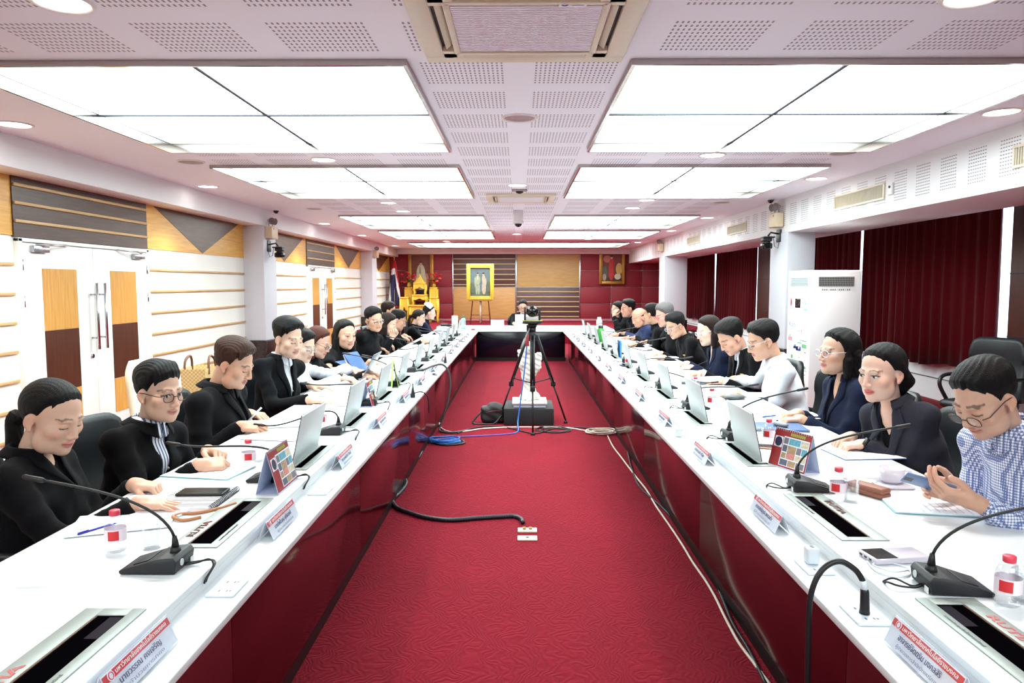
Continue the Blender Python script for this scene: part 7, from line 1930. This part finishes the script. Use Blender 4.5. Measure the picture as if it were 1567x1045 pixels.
ps = MB().box((-hx - 0.0015, 0, AZ - 0.97), (0.003, 0.62, 0.74)).obj('instruction_sheet', mat('white_sticker_sheet', (238, 238, 240), 0.5), r)
rnd = random.Random(11); PC = [mat(f'sheet_print_{n_}', c_, 0.6) for n_, c_ in (('blue', (90, 96, 180)), ('green', (110, 170, 120)), ('rose', (206, 140, 150)), ('grey', (150, 152, 160)))]
text_mb('Kool', 0.10, (-hx - 0.0035, 0.27, AZ - 0.70), (0, -1, 0), (0, 0, 1), width=0.19).obj('heading_print', PC[0], ps)
for k, m_ in enumerate(PC):
    q = MB()
    for j in range(9):
        y_, z_ = rnd.uniform(-0.26, 0.24), rnd.uniform(AZ - 1.30, AZ - 0.72); q.box((-hx - 0.0034, y_, z_), (0.001, rnd.choice((0.05, 0.14, 0.03)), rnd.choice((0.012, 0.03, 0.05)) if k < 3 else 0.008))
    q.obj('sheet_print', m_, ps)
q = MB()
for k in range(14): q.box((-0.16 + 0.0245 * k, -hy - 0.0015, AZ - 0.232), (0.014 if k % 4 != 3 else 0.004, 0.001, 0.018))
q.obj('maker_print', M_ink, r)

# ================================================================== BACK WALL: portraits, altar, flag, easel
M_gilt = mat('gilt_frame', (176, 124, 54), 0.35, 0.55, scale=40, var=0.25, bump=0.3, bscale=60)
M_gilty = mat('yellow_gilt', (214, 190, 66), 0.4, 0.25, scale=30, var=0.15)
def framed(name, x0, x1, z0, z1, y, fw, mf, label, paint, tilt=0.0, cat='picture'):
    r = empty(name, ((x0 + x1) / 2, y, z0), label, cat)
    w, h = x1 - x0, z1 - z0
    f = MB()
    for s in (-1, 1):
        f.box((s * (w / 2 - fw / 2), -0.03, h / 2), (fw, 0.07, h), 0.018).box((0, -0.03, h / 2 + s * (h / 2 - fw / 2)), (w - 2 * fw + 0.02, 0.07, fw), 0.018)
        f.box((s * (w / 2 - fw), -0.05, h / 2), (0.02, 0.05, h - 2 * fw), 0.006).box((0, -0.05, h / 2 + s * (h / 2 - fw)), (w - 2 * fw, 0.05, 0.02), 0.006)
    f.obj('frame', mf, r)
    cv = MB().box((0, -0.012, h / 2), (w - 2 * fw + 0.01, 0.016, h - 2 * fw + 0.01)).obj('canvas', paint[0], r)
    iw, ih = w - 2 * fw, h - 2 * fw
    for k, (u, v, rx, rz, m) in enumerate(paint[1]):
        MB().ell(((u - 0.5) * iw, -0.0215 - 0.0016 * k, fw + v * ih), (rx * iw, 0.0012, rz * ih), 18, 8).obj('painted_shape', m, cv)
    if tilt: r.rotation_euler = (tilt, 0, 0)
    return r
P_ = {n_: mat('paint_' + n_, c_, 0.5, scale=18, var=0.3) for n_, c_ in dict(brown=(116, 56, 44), ivory=(196, 186, 158), skin=(206, 160, 126), dark=(52, 34, 32), rose=(190, 110, 96), olive=(120, 96, 54), red=(186, 44, 44), gold=(196, 160, 84), grey=(92, 104, 108), pale=(140, 146, 122), pearl=(166, 152, 134), green=(84, 92, 76)).items()}
X_ = lambda px, Y: (px - 794) / 1100 * Y
Z_ = lambda py, Y: CAM_Z + (436 - py) / 1100 * Y
Yb = WALL_B - 0.06
framed('portrait', X_(625.4, 25), X_(664.6, 25), 1.08, Z_(385.2, 25), Yb, 0.115, M_gilt, 'gilt-framed portrait of a figure in a pale robe above the golden altar',
       (P_['brown'], [(0.5, 0.10, 0.5, 0.12, P_['dark']), (0.22, 0.35, 0.10, 0.16, P_['rose']), (0.80, 0.38, 0.12, 0.18, P_['rose']), (0.5, 0.52, 0.24, 0.26, P_['ivory']), (0.5, 0.36, 0.30, 0.20, P_['ivory']), (0.46, 0.50, 0.03, 0.22, P_['olive']), (0.5, 0.79, 0.06, 0.05, P_['skin']), (0.5, 0.825, 0.06, 0.025, P_['dark'])]))
framed('portrait', X_(915.3, 25), X_(954.5, 25), Z_(435, 25), Z_(381.3, 25), Yb - 0.22 + 0.16, 0.10, M_gilt, 'gilt-framed portrait of a figure in a red dress on the maroon wall',
       (P_['brown'], [(0.5, 0.06, 0.5, 0.08, P_['dark']), (0.14, 0.30, 0.14, 0.22, P_['green']), (0.85, 0.42, 0.16, 0.20, P_['gold']), (0.12, 0.14, 0.10, 0.12, P_['pearl']), (0.78, 0.16, 0.16, 0.10, P_['ivory']), (0.25, 0.75, 0.2, 0.12, P_['rose']), (0.47, 0.34, 0.13, 0.32, P_['red']), (0.48, 0.62, 0.13, 0.14, P_['red']), (0.48, 0.80, 0.05, 0.055, P_['skin']), (0.48, 0.845, 0.055, 0.03, P_['dark'])]))
# golden altar table set: tiers of small gilt tables
M_gold2 = mat('gold_lacquer', (238, 190, 70), 0.35, 0.15, scale=30, var=0.10)
def gilt_table(x, y, z, w, d, h, label, k, bow=True):
    r = empty('altar_table', (x, y, z), label, 'altar table', 'gold tables of the altar set')
    MB().box((0, 0, h - 0.02), (w, d, 0.04), 0.008).box((0, 0, h - 0.055), (w * .9, d * .9, 0.03), 0.006).obj('top', M_gold2, r)
    ap = MB()
    n = 10
    pr = [(-w * .44, h - 0.07)] + [(-w * .44, h * .42)] + [(-w * .44 + w * .88 * t / n, h * .42 + (h * .22) * math.sin(PI * t / n) * (0.7 + 0.3 * math.cos(4 * PI * t / n))) for t in range(1, n)] + [(w * .44, h * .42), (w * .44, h - 0.07)]
    for yy_ in (-d * .42, d * .40): MB().prism([(a_, yy_, b_) for a_, b_ in pr], (0, 0.02, 0)).obj('carved_apron', M_gold2, r)
    for sx in (-1, 1):
        for sy in (-1, 1): MB().tube([(sx * w * .42, sy * d * .40, h - 0.06), (sx * w * .46, sy * d * .43, h * .45), (sx * w * .40, sy * d * .38, h * .15), (sx * w * .45, sy * d * .42, 0.0)], [0.035, 0.03, 0.022, 0.03], 8).obj('leg', M_gold2, r)
    MB().box((0, 0, h * .40), (w * .84, d * .7, 0.02), 0.004).obj('under_panel', mat('dark_red_lacquer', (96, 30, 24), 0.4), r)
    return r
Ya = 24.0
ax = X_(642.5, Ya)
gilt_table(ax, Ya - 0.05, DZ + 0.0005, 0.66, 0.60, 0.58, 'lowest and widest gold altar table', 0)
gilt_table(ax, Ya + 0.06, DZ + 0.581, 0.50, 0.44, 0.34, 'gold altar table on the middle tier of the set', 1)
gilt_table(ax, Ya + 0.10, DZ + 0.922, 0.42, 0.36, 0.40, 'topmost gold altar table of the centre stack', 2)
for s_, nm in ((-1, 'flag side'), (1, 'easel side')):
    gilt_table(ax + s_ * 0.49, Ya - 0.10, DZ + 0.0005, 0.28, 0.36, 0.84, f'low gold side table of the altar set, {nm}', 3)
    gilt_table(ax + s_ * 0.42, Ya + 0.42, DZ + 0.0005, 0.26, 0.28, 1.16, f'tall gold side table under the red flowers, {nm}', 4)
r = empty('altar_ornament', (ax, Ya + 0.10, DZ + 1.323), 'stepped gold spire ornament on top of the altar set', 'ornament')
sp_ = MB()
for k in range(4): sp_.box((0, 0, 0.022 + 0.045 * k), (0.32 - 0.07 * k, 0.24 - 0.05 * k, 0.045), 0.006)
sp_.lathe([(0.045, 0.18), (0.03, 0.22), (0.012, 0.27), (0, 0.31)], n=10).obj('spire', M_gold2, r)
# flower arrangements
M_petal = mat('red_petal', (204, 40, 44), 0.6, var=0.2); M_petal2 = mat('pink_petal', (232, 110, 100), 0.6, var=0.2); M_leaf = mat('green_leaf', (66, 112, 40), 0.6, var=0.3); M_vase = mat('gold_vase', (206, 160, 70), 0.3, 0.4)
for s_, nm in ((-1, 'flag side'), (1, 'easel side')):
    x, y, z = ax + s_ * 0.42, Ya + 0.42, DZ + 1.1615
    r = empty('flower_arrangement', (x, y, z), f'red flower arrangement on the tall gold side table, {nm}', 'flowers', 'red flowers flanking the portrait')
    MB().lathe([(0, 0), (0.06, 0), (0.08, 0.06), (0.05, 0.13), (0.065, 0.16)], n=14).obj('vase', M_vase, r)
    rnd = random.Random(20 + s_)
    lf = MB(); st = MB()
    for k in range(26):
        a_ = rnd.uniform(0, 2 * PI); e_l = rnd.uniform(-0.1, 0.9); L_ = rnd.uniform(0.12, 0.26); d = Vector((math.cos(a_) * math.cos(e_l), math.sin(a_) * math.cos(e_l), math.sin(e_l))); b_ = Vector((0, 0, 0.17)); sd = d.cross(Vector((0, 0, 1))).normalized() * 0.028
        lf.add([b_, b_ + d * L_ * .5 + sd, b_ + d * L_, b_ + d * L_ * .5 - sd, b_ + d * L_ * .5 + Vector((0, 0, 0.01))], [(0, 1, 4), (1, 2, 4), (2, 3, 4), (3, 0, 4)])
    lf.obj('foliage', M_leaf, r)
    for k in range(15):
        a_ = rnd.uniform(0, 2 * PI); e_l = rnd.uniform(0.0, 1.4); L_ = rnd.uniform(0.16, 0.36) if e_l > .7 else rnd.uniform(0.14, 0.24); d = Vector((math.cos(a_) * math.cos(e_l) * 1.1, math.sin(a_) * math.cos(e_l) * .7, math.sin(e_l))); c_ = Vector((0, 0, 0.17)) + d * L_
        fm = MB().ell(c_, (0.045, 0.045, 0.035), 8, 6)
        for q in range(5): fm.ell(c_ + Vector((math.cos(q * 1.256), math.sin(q * 1.256), 0.15)) * 0.035, (0.028, 0.028, 0.016), 7, 4)
        fm.tube([Vector((0, 0, 0.15)), c_], 0.004, 5)
        fm.obj('flower', M_petal if k % 3 else M_petal2, r)
# flag on its pole
M_fr, M_fw, M_fb = mat('flag_red', (190, 34, 46), 0.7), mat('flag_white', (232, 232, 238), 0.7), mat('flag_navy', (42, 40, 84), 0.7)
fx, fy = X_(604, 24.2), 24.2
r = empty('flag_stand', (fx, fy, DZ), 'red, white and navy flag hanging folded on a pole by the golden altar', 'flag')
MB().cyl((0, 0, 0.03), (0, 0, 2.12), 0.014).lathe([(0, 2.20), (0.02, 2.16), (0.008, 2.12)], n=8).obj('pole', M_gold2, r); MB().cyl((0, 0, 0), (0, 0, 0.05), 0.16, 0.13, 20).obj('base', M_gold2, r)
Zs, fz0 = 2.06, 0.50
def fpt(u, v):
    z = Zs - (Zs - fz0) * v
    w = 0.05 + 0.30 * v ** 0.8
    return (0.02 - w * 0.75 + w * 1.35 * u, -0.05 + 0.05 * math.sin(u * 13 + v * 2) * (0.4 + v * .6), z - 0.20 * abs(u - .6) * v)
fm = MB().sheet(fpt, 30, 24, 0.0); fm.m = []
for i in range(30):
    for j in range(24):
        u, v = (i + .5) / 30, (j + .5) / 24; t = (v * 1.05 - 0.22 * u * 1.3 + 0.32 * (u - .5) ** 2)
        s_ = u * 0.8 + 0.55 * (1 - v)
        fm.m.append(0 if (s_ < 0.12 or s_ > 1.02 or v > 0.95) else (1 if (s_ < 0.30 or s_ > 0.84) else 2) if v > 0.28 else (0 if v < 0.16 else 1))
fm.obj('flag_cloth', [M_fr, M_fw, M_fb], r)
# easel with the couple's picture
Ye = 22.6
x0, x1, z0, z1 = X_(714.2, Ye), X_(756, Ye), Z_(458.6, Ye), Z_(404.2, Ye)
r = empty('easel', ((x0 + x1) / 2, Ye + 0.08, DZ), 'wooden easel holding the yellow-framed picture', 'easel')
M_easel = wood('easel_wood', (120, 70, 44), (150, 92, 60), 0.5, 'Z'); hz_ = z0 - DZ
for s_ in (-1, 1): MB().tube([(s_ * 0.16, 0.03, hz_ + 0.9), (s_ * 0.32, -0.05, 0.0)], 0.020, 8).obj('leg', M_easel, r)
MB().tube([(0, 0.02, hz_ + 1.0), (0, 0.50, 0.0)], 0.020, 8).obj('rear_leg', M_easel, r)
MB().box((0, -0.09, hz_ - 0.022), (0.72, 0.14, 0.03), 0.006).obj('ledge', M_easel, r); MB().box((0, -0.03, 0.30), (0.56, 0.025, 0.04), 0.004).obj('cross_bar', M_easel, r); MB().cyl((0, -0.03, 0.05), (0, -0.03, hz_ - 0.04), 0.03, n=12).obj('centre_post', mat('pale_post', (206, 190, 160), 0.4), r)
framed('picture', x0, x1, z0 - 0.005, z1, Ye - 0.01, 0.11, M_gilty, 'yellow-framed picture of two pale figures standing on the easel',
       (P_['grey'], [(0.5, 0.08, 0.5, 0.10, P_['green']), (0.32, 0.26, 0.055, 0.20, P_['pale']), (0.43, 0.26, 0.055, 0.20, P_['pale']), (0.38, 0.56, 0.13, 0.17, P_['pale']), (0.25, 0.48, 0.04, 0.18, P_['pale']), (0.38, 0.66, 0.02, 0.08, P_['ivory']), (0.68, 0.30, 0.11, 0.24, P_['pearl']), (0.67, 0.58, 0.085, 0.16, P_['pearl']), (0.78, 0.50, 0.03, 0.14, P_['pearl']), (0.12, 0.30, 0.10, 0.2, P_['green']), (0.90, 0.32, 0.09, 0.2, P_['green']), (0.38, 0.76, 0.05, 0.05, P_['skin']), (0.66, 0.76, 0.05, 0.05, P_['skin']), (0.38, 0.80, 0.05, 0.025, P_['dark']), (0.66, 0.80, 0.055, 0.03, P_['dark'])]))
